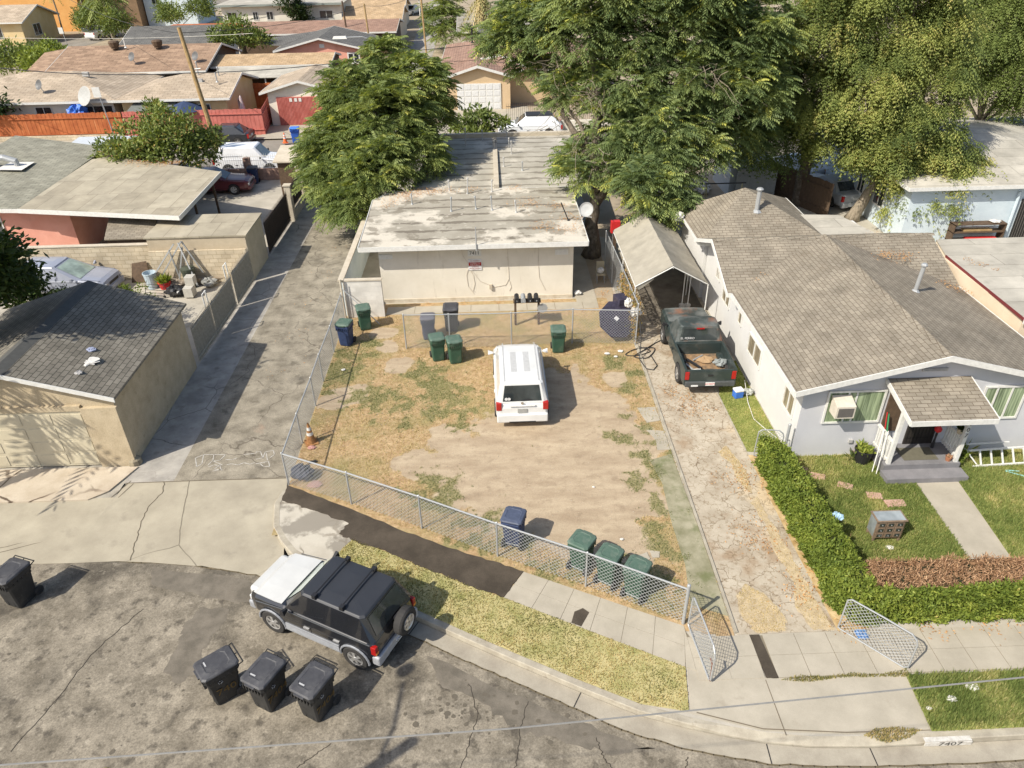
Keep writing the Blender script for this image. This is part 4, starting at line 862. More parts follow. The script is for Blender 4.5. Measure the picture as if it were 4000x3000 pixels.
for loc, a, lb, num in bs:
    t = make_bin(lb, loc=loc, rz=R(a), group='black bins on the street', **Bk)
    # side numbers in faded yellow on the right-hand face, arrows logo above
    nrm = Vector((1,0,-.12)).normalized()
    text(num, .30, .002, 'painted_number', yel, t, frame((.262,.0,.42), (0,1,0), (.12,0,1)))
    m = MB(); recyc(m, .05); o = m.build('recycling_mark', faded, t); o.location = (.285,-.08,.74); o.rotation_euler = (0,0,R(90))
    MB().box(-.16,-.02,-.22,-.19,1.058,1.078).build('lid_mark', faded, t)
make_bin('black bin cut off by the left edge of the picture', loc=(-12.42,13.38,-.128), rz=R(-20), group='black bins on the street', **Bk)
G = dict(body=K['greenbin'], lid=K['greenlid'], w=.56, d=.60, h=1.0)
for loc, a, lb in (((1.98,13.68,.02),145,'green bin nearest the blue bin, first of three behind the front fence'), ((2.62,13.17,.02),146,'middle green bin of the three behind the front fence'), ((3.24,12.72,.02),147,'green bin nearest the gate, last of three behind the front fence')):
    make_bin(lb, loc=loc, rz=R(a), group='green bins behind the front fence', **G)
make_bin('navy bin with a ribbed dark lid standing alone behind the front fence', K['navybin'], K['navylid'], (.26,14.66,.02), R(161), w=.56, d=.62, h=1.0)
make_bin('green bin with its blue liner side beside the alley fence post', K['navybin'], K['greenlid'], (-6.08,26.05,.02), R(-14), w=.56, d=.6, h=1.0)
make_bin('green bin with a round white mark beside the white block wing wall', loc=(-5.52,27.35,.02), rz=R(16), **G)
make_bin('grey blue bin behind the cross fence, left of the black one', K['greybin'], plain('grey_lid_plastic', (.11,.11,.13), .5), (-2.8,26.35,.02), R(2), w=.56, d=.6, h=1.0)
make_bin('dark charcoal bin behind the cross fence', K['blackbin'], K['blacklid'], (-1.9,27.0,.02), R(0), w=.6, d=.7, h=1.08)
make_bin('green bin left of its twin, in front of the cross fence', loc=(-2.35,24.65,.02), rz=R(14), **G)
make_bin('green bin with a white scuffed side, right of its twin before the cross fence', loc=(-1.68,24.42,.02), rz=R(14), **G)
make_bin('green bin standing alone right of the white wagon', loc=(2.32,25.0,.02), rz=R(0), **G)
make_bin('bright blue bin beside the small cone on the far pavement', K['bluebin'], plain('blue_lid_plastic', (.06,.20,.62), .5), (-14.9,57.8,.0), R(5), w=.66, d=.66, h=1.1)
make_bin('dark navy bin in front of the white picket fence', K['navybin'], K['blacklid'], (-15.45,47.8,.0), R(5), w=.62, d=.66, h=1.05)
# ================================================================= VEHICLES  (local: front +X, left +Y)
def paint(nm, c, coat=.6, rough=.35, lay=()):
    return surf(nm, c, tuple(x*1.12+.002 for x in c), s=1.3, layers=lay, rough=rough, bump=0, fine=0, coat=coat, spec=.5)
K['chrome'] = plain('chrome', (.6,.6,.6), .15, .9)
K['tail'] = plain('red_lamp', (.36,.012,.01), .25, spec=.6)
K['amber'] = plain('amber_lamp', (.7,.25,.05), .25)
K['lamp'] = plain('clear_lamp', (.62,.62,.60), .15, spec=.8)
K['plate'] = plain('number_plate', (.70,.70,.68), .6)
K['shadow'] = plain('wheel_arch', (.012,.012,.012), .95)
def bil(q, u, v):
    a = Vector(q[0]).lerp(Vector(q[1]), u); b_ = Vector(q[3]).lerp(Vector(q[2]), u); return a.lerp(b_, v)
def pane(m, q, u0, u1, v0, v1, off=.008, c=.0):
    n = (Vector(q[1])-Vector(q[0])).cross(Vector(q[3])-Vector(q[0])).normalized()*off
    m.quad(*[bil(q, u, v)+n for u, v in ((u0,v0),(u1,v0),(u1,v1),(u0,v1))])
def car(name, label, cat, loc, head, P, group='parked vehicles'):
    t = thing(name, label, cat, loc, R(head), group); L, W, H = P['L'], P['W'], P['H']; hw = W/2; wr = P.get('wr', .33); wb = P['wb']; xf = P.get('xf', wb/2+.0)
    x0 = P.get('rear', -L/2); x1 = L+x0; zb = P.get('zb', .28); belt = P['belt']; hood = P['hood']; pm = P['paint']; lower = P.get('lower')
    cb = P['cab']  # (windscreen base x, windscreen top x, rear glass top x, rear glass base x)
    deck = P.get('deck', belt)
    def ring(x, zt, w_, zlo=zb):
        a = hw*w_; r = [(-a*.88,zlo),(-a,zlo+.14),(-a,zt*.62+zlo*.38),(-a*.985,zt-.07),(-a*.90,zt-.005),(-a*.45,zt+.018),(a*.45,zt+.018),(a*.90,zt-.005),(a*.985,zt-.07),(a,zt*.62+zlo*.38),(a,zlo+.14),(a*.88,zlo)]
        return [(x, y, z) for y, z in r]
    bed = P.get('bed')
    st = [(x1,hood*.74,.70,zb+.1),(x1-.07,hood*.86,.86,zb),(x1-.28,hood*.95,.95,zb),(cb[0]+.25,hood,.99,zb),(cb[0]-.05,hood+.03,1,zb)]
    if bed: st += [(bed[0]+.02,belt,1,zb)]
    else: st += [(cb[3]+.4,belt,1,zb),(x0+.22,deck,.98,zb),(x0+.05,deck-.06,.93,zb),(x0,deck-.22,.88,zb+.06)]
    body = MB().loft([ring(*s_) for s_ in st]).build('body', pm, t, bevel=.02)
    for p in body.data.polygons: p.use_smooth = False
    for sg in (1, -1):
        MB().tube([(x1-.35,sg*hw*.995,hood*.86),(cb[0],sg*(hw+.002),belt-.06),(x0+.12,sg*hw*.985,belt-.06)], .012, 4).build('belt_highlight', P.get('highlight', pm), t)  # tube added along the belt line to imitate a highlight
    if P.get('hoodmat'):
        MB().loft([[(x,y*hw,z) for y, z in ((-.86*k,zz),(-.42*k,zz+.022),(.42*k,zz+.022),(.86*k,zz),(.86*k,zz-.05),(-.86*k,zz-.05))] for x, zz, k in ((x1-.12,hood*.87+.012,.9),(x1-.28,hood*.95+.012,.98),(cb[0]+.25,hood+.014,1.03),(cb[0]+.02,hood+.035,1.03))]).build('bonnet', P['hoodmat'], t)
    else:
        for q_ in (-1, 1): MB().tube([(x1-.2,q_*hw*.8,hood*.93+.01),(cb[0],q_*hw*.84,hood+.028)], .008, 4).build('bonnet_seam', K['shadow'], body)
    # cabin
    a0, a1 = hw*.95, hw*P.get('tumble', .80); zc = H-.06; bz = belt-.03
    fx0, fx1, rx1, rx0 = cb
    base = [(fx0,-a0*.82),(fx0-.12,-a0),(rx0+.06,-a0),(rx0,-a0*.86),(rx0,a0*.86),(rx0+.06,a0),(fx0-.12,a0),(fx0,a0*.82)]
    top = [(fx1,-a1*.86),(fx1-.1,-a1),(rx1+.1,-a1),(rx1,-a1*.88),(rx1,a1*.88),(rx1+.1,a1),(fx1-.1,a1),(fx1,a1*.86)]
    r1 = [(x, y, bz if i not in (0,7) else max(bz, hood-.01)) for i, (x, y) in enumerate(base)]; r2_ = [(x, y, zc) for x, y in top]; cx = (fx1+rx1)/2
    r3 = [(cx+(x-cx)*.95, y*.93, H-.01) for x, y in top]; r4 = [(cx+(x-cx)*.55, y*.5, H+.012) for x, y in top]
    cabm = P.get('cabpaint', pm)
    cabin = MB().loft([r1, r2_]).build('cabin', cabm, t)
    roof = MB().loft([r2_, r3, r4]).build('roof', P.get('roofmat', cabm), t, bevel=.015)
    G = P.get('glass', K['glassd'])
    wq = [(fx0-.0,-a0*.82,hood+.02),(fx0-.0,a0*.82,hood+.02),(fx1,a1*.86,zc),(fx1,-a1*.86,zc)]
    m = MB(); pane(m, wq, .03, .97, .06, .96, .012); m.build('windscreen', P.get('wsglass', G), t)
    rq = [(rx0,a0*.86,bz),(rx0,-a0*.86,bz),(rx1,-a1*.88,zc),(rx1,a1*.88,zc)]
    m = MB(); v0 = P.get('rv0', .15); pane(m, rq, .05, .95, v0, .94, .012); rw = m.build('rear_window', G, t)
    for sg in (1, -1):
        lq = [(fx0-.12,sg*a0,bz),(rx0+.06,sg*a0,bz),(rx1+.1,sg*a1,zc),(fx1-.1,sg*a1,zc)]
        if sg > 0: lq = [lq[1], lq[0], lq[3], lq[2]]
        for u0, u1 in P['wins']:
            if sg > 0: u0, u1 = 1-u1, 1-u0
            m = MB(); pane(m, lq, u0, u1, .14, .92, .010); m.build('side_window', P.get('sideglass', G), t)
    # door skins, sills
    for sg in (1, -1):
        y = sg*hw
        for k, (d0, d1) in enumerate(P['doors']):
            zt = (belt-.07)*.62+zb*.38
            dq = MB().box(d0, d1, min(y,y+sg*.006), max(y,y+sg*.006), zb+.17, zt-.01).build('door', pm, t)
            MB().box(d0+.04, d0+.20, min(y*1.0+sg*.006,y+sg*.03), max(y+sg*.006,y+sg*.03), zt-.09, zt-.05).build('handle', P.get('handle', K['black']), dq)
            m = MB(); 
            for xx in (d0-.008, d1+.002): m.box(xx, xx+.008, min(y,y+sg*.003), max(y,y+sg*.003), zb+.15, zt+.02)
            m.box(d0-.008, d1+.01, min(y,y+sg*.003), max(y,y+sg*.003), zb+.152, zb+.16)
            m.build('door_seam', K['shadow'], dq)
        if lower:
            xa, xb = -wb/2+xf-wb/2+wr+.1, xf-wr-.08
            xa = xf-wb+wr+.08
            m = MB().box(xa, xb, min(y,y+sg*.03), max(y,y+sg*.03), zb-.02, zb+.20)
            for zz in (.03,.08,.13): m.box(xa, xb, min(y+sg*.03,y+sg*.036), max(y+sg*.03,y+sg*.036), zb+zz, zb+zz+.012)
            m.build('lower_cladding', lower, t)
        mm = MB().loft([[(fx0-.28+a,y+sg*b_,belt+.04+c) for a, b_, c in ((0,.02,0),(.07,.02,0),(.07,.02,.05),(0,.02,.05))],[(fx0-.30+a,y+sg*.20,belt+.02+c) for a, c in ((-.02,0),(.11,0),(.09,.15),(0,.15))]]); mm.build('mirror', P.get('mirror', K['black']), t, bevel=.01)
    # wheels
    for ax in (xf, xf-wb):
        for sg in (1, -1):
            y = sg*hw; n = 14
            m = MB(); arc = [(ax+wr*1.16*math.cos(a), wr+wr*1.16*math.sin(a)) for a in np.linspace(-.25, math.pi+.25, n)]
            m.add([(x, y+sg*.004, max(z, zb-.02)) for x, z in arc], [tuple(range(n)) if sg < 0 else tuple(range(n))[::-1]]); m.build('wheel_arch', K['shadow'], t)
            if P.get('flare'):
                m = MB(); m.tube([(x, y+sg*.012, max(z, zb-.03)) for x, z in arc], .028, 6); m.build('arch_trim', P['flare'], t)
            tw = .11; yc = y-sg*.075
            wl = MB().lathe([(wr*.60,-tw*.8),(wr*.66,-tw),(wr*.94,-tw),(wr,-tw*.7),(wr,tw*.7),(wr*.94,tw),(wr*.66,tw),(wr*.60,tw*.8)], (ax, yc, wr), 24, 'y').build('wheel', K['rub'], t, smooth=False)
            yo = yc+sg*tw*.80; m = MB().lathe([(wr*.62,0),(wr*.62,sg*.012),(wr*.55,sg*.004),(wr*.54,-sg*.05)], (ax, yo, wr), 20, 'y')
            for k in range(P.get('spokes', 5)):
                a = 2*math.pi*k/P.get('spokes', 5)+.3; c_, s2 = math.cos(a), math.sin(a); w2 = wr*.10
                m.add([(ax+c_*wr*.1-s2*w2,yo+sg*.01,wr+s2*wr*.1+c_*w2),(ax+c_*wr*.1+s2*w2,yo+sg*.01,wr+s2*wr*.1-c_*w2),(ax+c_*wr*.6+s2*w2*1.3,yo,wr+s2*wr*.6-c_*w2*1.3),(ax+c_*wr*.6-s2*w2*1.3,yo,wr+s2*wr*.6+c_*w2*1.3)], [(0,1,2,3)])
            m.lathe([(wr*.16,-sg*.02),(wr*.16,sg*.015),(wr*.1,sg*.02)], (ax, yo, wr), 10, 'y'); m.build('rim', P.get('rim', K['alloy']), wl)
    # bumpers and lamps
    bm = P.get('bumper', pm)
    MB().box(x1-.16, x1+.05, -hw*.88, hw*.88, zb, zb+.24).build('front_bumper', bm, t, bevel=.04)
    rb = P.get('rbh', .26); MB().box(x0-.07, x0+.14, -hw*.96, hw*.96, zb-.02, zb+rb).build('rear_bumper', P.get('rbumper', bm), t, bevel=.04)
    MB().box(x0-.075, x0-.068, -hw*.5, hw*.5, zb-.01, zb+.03).build('bumper_slot', K['shadow'], t)
    for sg in (1, -1):
        MB().box(x1-.14, x1+.0, min(sg*hw*.5,sg*hw*.84), max(sg*hw*.5,sg*hw*.84), zb+.28, zb+.42).build('headlight', K['lamp'], t, bevel=.02)
        tz0, tz1 = P.get('tailz', (belt-.35, belt-.05)); tw = P.get('tailw', .13)
        ya, yb = sorted((sg*(hw*.965-tw), sg*hw*.975)); MB().box(x0-.02, x0+.12, ya, yb, tz0, tz1).build('tail_light', K['tail'], t, bevel=.015)
        if P.get('twotone'): MB().box(x0-.025, x0+.10, ya+.005, yb-.005, tz0+.02, tz0+.09).build('indicator', K['amber'], t)
    MB().box(x1-.03, x1+.01, -hw*.45, hw*.45, zb+.28, zb+.40).build('grille', K['black'], t)
    if P.get('plate', True):
        pz = P.get('platez', zb+.36); pl = MB().box(x0-.085 if pz < zb+.27 else x0-.03, x0+.0, -.155, .155, pz, pz+.15).build('number_plate', P.get('platemat', K['plate']), t)
    return t
bk = paint('black_car_paint', (.012,.013,.016), 1., .25)
suv = car('parked_suv', 'black sport utility with a white bonnet and rear spare wheel at the kerb', 'car', (-4.20,12.27,-.126), 152.3,
    dict(L=3.78,W=1.70,H=1.62,wb=2.41,wr=.345,xf=1.17,rear=-1.83,zb=.36,belt=1.06,hood=1.02,cab=(.82,.30,-1.52,-1.80),paint=bk,hoodmat=paint('white_bonnet_paint',(.52,.52,.50)),deck=1.04,tumble=.80,
    wins=[(.05,.33),(.37,.62),(.66,.95)],doors=[(-.02,.88),(-.88,-.05)],lower=plain('silver_cladding',(.36,.37,.39),.5,.3),flare=plain('silver_flare',(.30,.31,.33),.5,.3),bumper=plain('silver_bumper',(.36,.37,.39),.5,.3),rbumper=plain('silver_bumper_rear',(.42,.43,.45),.5,.3),handle=K['alloy'],spokes=6,wsglass=glass('screen_glass',(.22,.25,.20)),sideglass=glass('side_glass',(.06,.058,.045),.04,1.),twotone=True,highlight=plain('satin_highlight',(.10,.105,.11),.3),platez=.42,tailw=.10,tailz=(.70,.95),roofmat=paint('dull_black_roof',(.025,.027,.032),.2,.5)))  # paler belt tubes put a painted highlight on the black body
m = MB()
for x in (-.15, -.92):
    m.tube([(x,-.60,1.63),(x,-.58,1.70),(x,.58,1.70),(x,.60,1.63)], .022, 4); m.box(x-.05,x+.05,-.68,-.57,1.60,1.71); m.box(x-.05,x+.05,.57,.68,1.60,1.71)
m.build('roof_rack', K['black'], suv)
MB().box(1.70,2.02,-.62,.62,.58,.94).build('nose', paint('white_nose_paint',(.52,.52,.50)), suv, bevel=.08)
sp = MB().lathe([(.2,-.10),(.31,-.11),(.345,-.07),(.345,.07),(.31,.11),(.2,.10)], (-2.02,-.12,.98), 24, 'x').build('spare_wheel', K['rub'], suv)
m = MB().lathe([(.2,0),(.2,-.02),(.17,0)], (-2.125,-.12,.98), 18, 'x')
for k in range(6):
    a = k*math.pi/3; m.box(-2.14,-2.12,-.12-.03,-.12+.03,.98,.98+.19) if False else m.add([(-2.135,-.12+math.cos(a)*.03-math.sin(a)*.03,.98+math.sin(a)*.03+math.cos(a)*.03),(-2.135,-.12+math.cos(a)*.03+math.sin(a)*.03,.98+math.sin(a)*.03-math.cos(a)*.03),(-2.125,-.12+math.cos(a)*.2+math.sin(a)*.04,.98+math.sin(a)*.2-math.cos(a)*.04),(-2.125,-.12+math.cos(a)*.2-math.sin(a)*.04,.98+math.sin(a)*.2+math.cos(a)*.04)],[(0,1,2,3)])
m.build('rim', K['alloy'], sp); MB().box(-1.95,-1.80,-.2,0,.86,1.1).build('spare_mount', K['black'], suv)
text('CALIFORNIA', .05, .001, 'plate_lettering', K['bluep'], suv, frame((-1.918,0,.54), (0,-1,0), (0,0,1)))
text('5JXW451', .085, .001, 'plate_lettering', K['cable'], suv, frame((-1.918,0,.475), (0,-1,0), (0,0,1)))
xb = car('parked_wagon', 'white boxy wagon parked facing the apartment building on the vacant lot', 'car', (.70,22.05,.02), 90.5,
    dict(L=4.18,W=1.76,H=1.63,wb=2.6,wr=.32,xf=1.28,rear=-2.08,zb=.26,belt=.98,hood=.98,cab=(1.38,.62,-1.86,-2.03),paint=paint('white_car_paint',(.62,.62,.60)),deck=.98,tumble=.80,rv0=.10,
    wins=[(.06,.40),(.44,.72),(.75,.95)],doors=[(.1,1.0),(-.85,.05)],handle=paint('white_handle_paint',(.62,.62,.60)),mirror=plain('white_mirror',(.7,.7,.7),.4),platez=.60,platemat=plain('blank_grey_plate',(.33,.33,.31),.6),tailz=(.70,.98),tailw=.17,rbh=.3))
m = MB(); 
for y in (-.56,.56): m.box(-1.75,.75,y-.018,y+.018,1.622,1.638)
for y in (-.22,.22): m.box(-1.2,.1,y-.1,y+.1,1.636,1.643)
m.build('roof_rib', plain('grey_seal',(.45,.45,.44),.6), xb)
MB().tube([(-2.03,.0,1.04),(-2.05,-.3,1.09)], .012, 4).build('rear_wiper', K['black'], xb); MB().box(-2.12,-2.08,-.42,.42,.86,.90).build('tailgate_trim', plain('white_trim_gloss',(.72,.72,.70),.3), xb)
MB().lathe([(.05,0),(.05,-.012),(.03,-.014)], (-2.085,0,.97), 14, 'x').build('badge', K['chrome'], xb)
m = MB()
for k in range(2): m.lathe([(.055,0),(.055,-.004),(.04,-.004)], (-2.045,.52-k*.09,1.12), 12, 'x')
m.build('window_sticker', W2, xb)
grn = paint('dark_green_truck_paint', (.022,.034,.032), .3, .5, lay=[((.09,.10,.095), 1.6, .5, .68, .7), ((.16,.075,.045), 1.1, .60, .68, .7)])
grn2 = paint('oxidised_truck_paint', (.035,.045,.042), .1, .6, lay=[((.17,.18,.17), 1.3, .42, .62, .85), ((.26,.12,.07), .9, .55, .66, .85)])
tr = car('pickup_truck', 'dark green pickup with faded rusty paint and junk in its bed, parked on the driveway', 'truck', (7.38,23.95,.02), 89,
    dict(L=4.95,W=1.82,H=1.70,wb=2.9,wr=.36,xf=1.42,rear=-2.42,zb=.40,belt=1.10,hood=1.12,cab=(.98,.38,-.42,-.52),paint=grn,cabpaint=grn2,deck=1.0,tumble=.80,bed=(-.55,),rv0=.16,
    wins=[(.08,.82)],doors=[(-.42,.85)],handle=K['black'],platez=.9,plate=False,tailz=(.66,.98),tailw=.14,bumper=K['black'],rbumper=plain('dull_bumper',(.07,.075,.075),.5),rbh=.2,hoodmat=grn2))
m = MB(); w_ = .91; zb_, zt_ = .42, 1.06
for sg in (1, -1):
    y0, y1 = sorted((sg*w_, sg*(w_-.09))); m.box(-2.42,-.50,y0,y1,zb_,zt_)
m.box(-2.42,-2.35,-w_+.09,w_-.09,zb_+.05,zt_-.02); m.box(-.56,-.50,-w_+.09,w_-.09,zb_+.1,zt_); m.build('bed', grn, tr, bevel=.015)
MB().box(-2.35,-.56,-w_+.09,w_-.09,.55,.60).build('bed_floor', surf('littered_bed_floor',(.13,.10,.07),(.36,.22,.11),s=4), tr)
MB().box(-2.435,-2.42,-.72,.72,.50,.98).build('tailgate', grn, tr, bevel=.004); MB().box(-2.45,-2.435,-.09,.09,.80,.86).build('tailgate_handle', K['black'], tr)
m = MB()
for sg in (1, -1): m.box(-1.35,-.75,*sorted((sg*.60, sg*.82)),.6,.78)
m.build('wheel_box', grn, tr, bevel=.04)
MB().box(-2.50,-2.485,-.16,.16,.45,.58).build('number_plate', K['plate'], tr); text('6W39371', .085, .001, 'plate_lettering', K['redp'], tr, frame((-2.504,0,.515), (0,-1,0), (0,0,1)))
MB().box(-2.50,-2.485,.42,.66,.42,.48).build('bumper_sticker', W2, tr)
text('EL PERRO', .12, .001, 'window_lettering', W2, tr, frame((-.545,.45,1.26), (0,-1,0), (.1,0,1)))
MB().box(-.50,-.46,-.14,.14,1.60,1.64).build('brake_light', K['tail'], tr)
for (a, b_, r, mt, lb, nm) in (((-1.0,.5,.64),(-1.75,.15,.70),.05,'black','black pipe lying across the junk in the pickup bed','pipe'),((-1.1,.3,.66),(-.8,-.1,.68),.03,'galv','short grey pipe in the pickup bed','pipe'),((-1.4,.62,.68),(-1.9,.4,.66),.04,'galv','grey metal tube near the left side of the pickup bed','pipe')):
    tt = thing(nm, lb, 'pipe', (7.38,23.95,.02), R(89)); MB().tube([a, b_], r, 8).build('tube', K[mt], tt)
def crumple(name, label, cat, loc, r, mat, h=.12, seed=1, n=9, flat=False):
    rs = np.random.default_rng(seed); m = MB(); V = []
    for i in range(n):
        for j in range(n*2):
            a = 2*math.pi*j/(n*2); ph = math.pi*i/(n-1); rr = 1+rs.uniform(-.28, .28)
            V.append((loc[0]+r*rr*math.sin(ph)*math.cos(a), loc[1]+r*rr*math.sin(ph)*math.sin(a)*.8, loc[2]+max(0, h*.5*(1-math.cos(ph)*(rr)))))
    F = [(i*n*2+j, i*n*2+(j+1)%(n*2), (i+1)*n*2+(j+1)%(n*2), (i+1)*n*2+j) for i in range(n-1) for j in range(n*2)]
    m.add(V, F); o = m.build(name, mat); return tag(o, label, cat)
crumple('plastic_bag', 'white plastic bag at the left side of the pickup bed', 'bag', (7.0,22.0,.64), .2, K['paper'], .16, 3)
crumple('cloth', 'pale red and white rag at the back of the pickup bed', 'cloth', (7.75,21.85,.64), .17, plain('pinkish_rag',(.62,.45,.42),.9), .1, 4)
crumple('plastic_sheet', 'clear grey plastic sheet heaped in the pickup bed', 'plastic sheet', (7.95,22.5,.64), .25, plain('grey_sheet',(.25,.27,.26),.3), .25, 5)
crumple('cardboard', 'flattened brown cardboard in the pickup bed', 'cardboard', (7.5,22.9,.64), .28, plain('cardboard_brown',(.4,.27,.15),.9), .06, 6)
def sedan(label, loc, head, pc, **k):
    P = dict(L=4.6,W=1.78,H=1.42,wb=2.7,wr=.32,zb=.24,belt=.92,hood=.88,cab=(.95,.15,-1.15,-1.75),paint=pc,deck=.95,tumble=.74,wins=[(.07,.46),(.50,.90)],doors=[(.1,1.05),(-.95,.06)],handle=pc,mirror=pc); P.update(k); return car('parked_car', label, 'car', loc, head, P)
sedan('silver blue car with a big windscreen parked beside the block wall', (-20.0,31.9,.0), -4, paint('silver_blue_paint',(.27,.29,.35)), L=4.8,cab=(1.35,.25,-1.5,-2.0),H=1.48,wsglass=glass('pale_screen',(.22,.27,.23)))
sedan('dark red car half under the carport roof', (-17.45,46.3,.0), 2, paint('maroon_paint',(.10,.012,.018)))
sedan('black hatchback parked by the red fence behind the utility pole', (-20.5,58.2,-.1), 180, paint('near_black_paint',(.02,.022,.026)), L=4.4,cab=(.9,.1,-1.3,-1.95))
car('parked_suv', 'white wagon with roof rails parked behind the white picket fence', 'car', (-16.3,50.8,-.1), 0, dict(L=4.7,W=1.86,H=1.80,wb=2.75,wr=.36,zb=.34,belt=1.08,hood=1.05,cab=(1.15,.55,-1.9,-2.2),paint=paint('white_wagon_paint',(.74,.75,.77)),deck=1.08,tumble=.82,wins=[(.06,.34),(.38,.64),(.68,.95)],doors=[(.05,.95),(-.9,0)],wsglass=glass('grey_screen',(.10,.12,.12))))
car('parked_suv', 'white crossover with a black roof parked in front of the black iron fence', 'car', (2.95,58.2,-.1), 180, dict(L=4.8,W=1.9,H=1.68,wb=2.8,wr=.36,zb=.30,belt=1.02,hood=1.0,cab=(1.2,.35,-1.7,-2.3),paint=paint('white_crossover_paint',(.76,.78,.80)),roofmat=K['blackm'],deck=1.02,wins=[(.06,.40),(.44,.74),(.78,.92)],doors=[(.1,1.05),(-.9,.05)]))
far = [('green grey car far off behind the dark roof, right one of the pair',(-54.6,136,0),62,(.05,.06,.05)),('black car far off behind the dark roof, left one of the pair',(-57.2,133,0),65,(.03,.035,.04)),('blue grey car cut by the palm far off',(-60,127,0),60,(.06,.08,.11))]
for lb, lc, hd, c in far: sedan(lb, lc, hd, paint('far_car_paint', c))
for lb, lc, hd, c in (('white pickup with a rack at the left edge beyond the row house',(-60.5,101,0),150,(.7,.7,.7)),('white pickup beside the big palm',(-55.8,119,0),70,(.6,.6,.58))):
    tp_ = car('pickup_truck', lb, 'truck', lc, hd, dict(L=5.0,W=1.85,H=1.75,wb=3.1,wr=.37,zb=.40,belt=1.12,hood=1.12,cab=(1.0,.4,-.4,-.5),paint=paint('far_truck_paint',c),bed=(-.55,),wins=[(.1,.85)],doors=[(-.4,.85)],plate=False)); m = MB()
    for sg in (1,-1): m.box(-2.5,-.5,*sorted((sg*.92,sg*.84)),.45,1.1)
    m.box(-2.5,-2.42,-.84,.84,.45,1.08); m.build('bed', K['trim'], tp_)
sedan('pale car under the carport at the far end of the alley', (-13.0,140,0), 250, paint('cream_car_paint',(.6,.57,.5)))
sedan('pale blue car in the yard left of the far alley', (-17.2,132,0), 10, paint('pale_blue_car_paint',(.45,.53,.6)))
sedan('silver car glimpsed beside the dark trunk under the trees', (19.6,41.9,.0), 105, paint('pale_silver_paint',(.42,.44,.45)), wsglass=glass('screen2',(.06,.07,.08)))
sedan('white car farther back under the trees', (18.6,46.2,.0), 120, paint('white_back_paint',(.62,.65,.70)))
# ================================================================= BUILDINGS
def fascia(root, pts, h=.16, t=.03, mat=None, out=.0):
    """white board hung along a polyline of roof-edge points (tops)"""
    m = WB(root)
    for a, b_ in zip(pts[:-1], pts[1:]):
        a = Vector(a); b_ = Vector(b_); d = (b_-a); n = Vector((d.y, -d.x, 0)).normalized()*t
        P = []
        for q in (a, b_): P += [q+Vector((0,0,.012)), q+n+Vector((0,0,.012)), q+n-Vector((0,0,h)), q-Vector((0,0,h))]
        m.add([tuple(p) for p in P], [(0,1,2,3),(7,6,5,4),(0,4,5,1),(1,5,6,2),(2,6,7,3),(3,7,4,0)])
    return m.build('fascia', mat or K['trim'])
def gable(root, x0, x1, y0, y1, ze, zr, axis, oh, rmat, wmat, rc=None, trim=True, ohr=None, th=.09, wallz=-.1, eavecut=0):
    ohr = oh if ohr is None else ohr
    if axis == 'x':
        yc = rc if rc is not None else (y0+y1)/2; s1 = (zr-ze)/(yc-(y0-oh)); xa, xb_ = x0-ohr, x1+ohr; ya, yb = y0-oh, y1+oh
        ze2 = zr-s1*(yb-yc)
        m = WB(root); m.slab([(xa,ya,ze),(xb_,ya,ze),(xb_,yc,zr),(xa,yc,zr)], th); m.slab([(xa,yc,zr),(xb_,yc,zr),(xb_,yb,ze2),(xa,yb,ze2)], th); m.build('roof', rmat)
        if trim: fascia(root, [(xa,ya,ze),(xb_,ya,ze),(xb_,yc,zr),(xb_,yb,ze2),(xa,yb,ze2),(xa,yc,zr),(xa,ya,ze)])
        zw = lambda y: (zr-s1*abs(y-yc))-th-.01
        m = WB(root); prof = [(y0,zw(y0)),(yc,zw(yc)),(y1,zw(y1))]
        V = [(x0,y,z) for y, z in prof]+[(x1,y,z) for y, z in prof]+[(x0,y0,wallz),(x0,y1,wallz),(x1,y0,wallz),(x1,y1,wallz)]
        m.add(V, [(6,0,1,2,7)[::-1] and (7,2,1,0,6),(8,3,4,5,9),(6,0,3,8)[::-1],(7,9,5,2)[::-1]]); m.build('wall', wmat)
    else:
        xc = rc if rc is not None else (x0+x1)/2; s1 = (zr-ze)/(xc-(x0-oh)); ya, yb = y0-ohr, y1+ohr; xa, xb_ = x0-oh, x1+oh; ze2 = zr-s1*(xb_-xc)
        m = WB(root); m.slab([(xa,ya,ze),(xc,ya,zr),(xc,yb,zr),(xa,yb,ze)], th); m.slab([(xc,ya,zr),(xb_,ya,ze2),(xb_,yb,ze2),(xc,yb,zr)], th); m.build('roof', rmat)
        if trim: fascia(root, [(xa,ya,ze),(xc,ya,zr),(xb_,ya,ze2),(xb_,yb,ze2),(xc,yb,zr),(xa,yb,ze),(xa,ya,ze)])
        zw = lambda x: (zr-s1*abs(x-xc))-th-.01
        m = WB(root); prof = [(x0,zw(x0)),(xc,zw(xc)),(x1,zw(x1))]
        V = [(x,y0,z) for x, z in prof]+[(x,y1,z) for x, z in prof]+[(x0,y0,wallz),(x1,y0,wallz),(x0,y1,wallz),(x1,y1,wallz)]
        m.add(V, [(6,7,2,1,0),(9,8,3,4,5),(8,6,0,3),(7,9,5,2)]); m.build('wall', wmat)
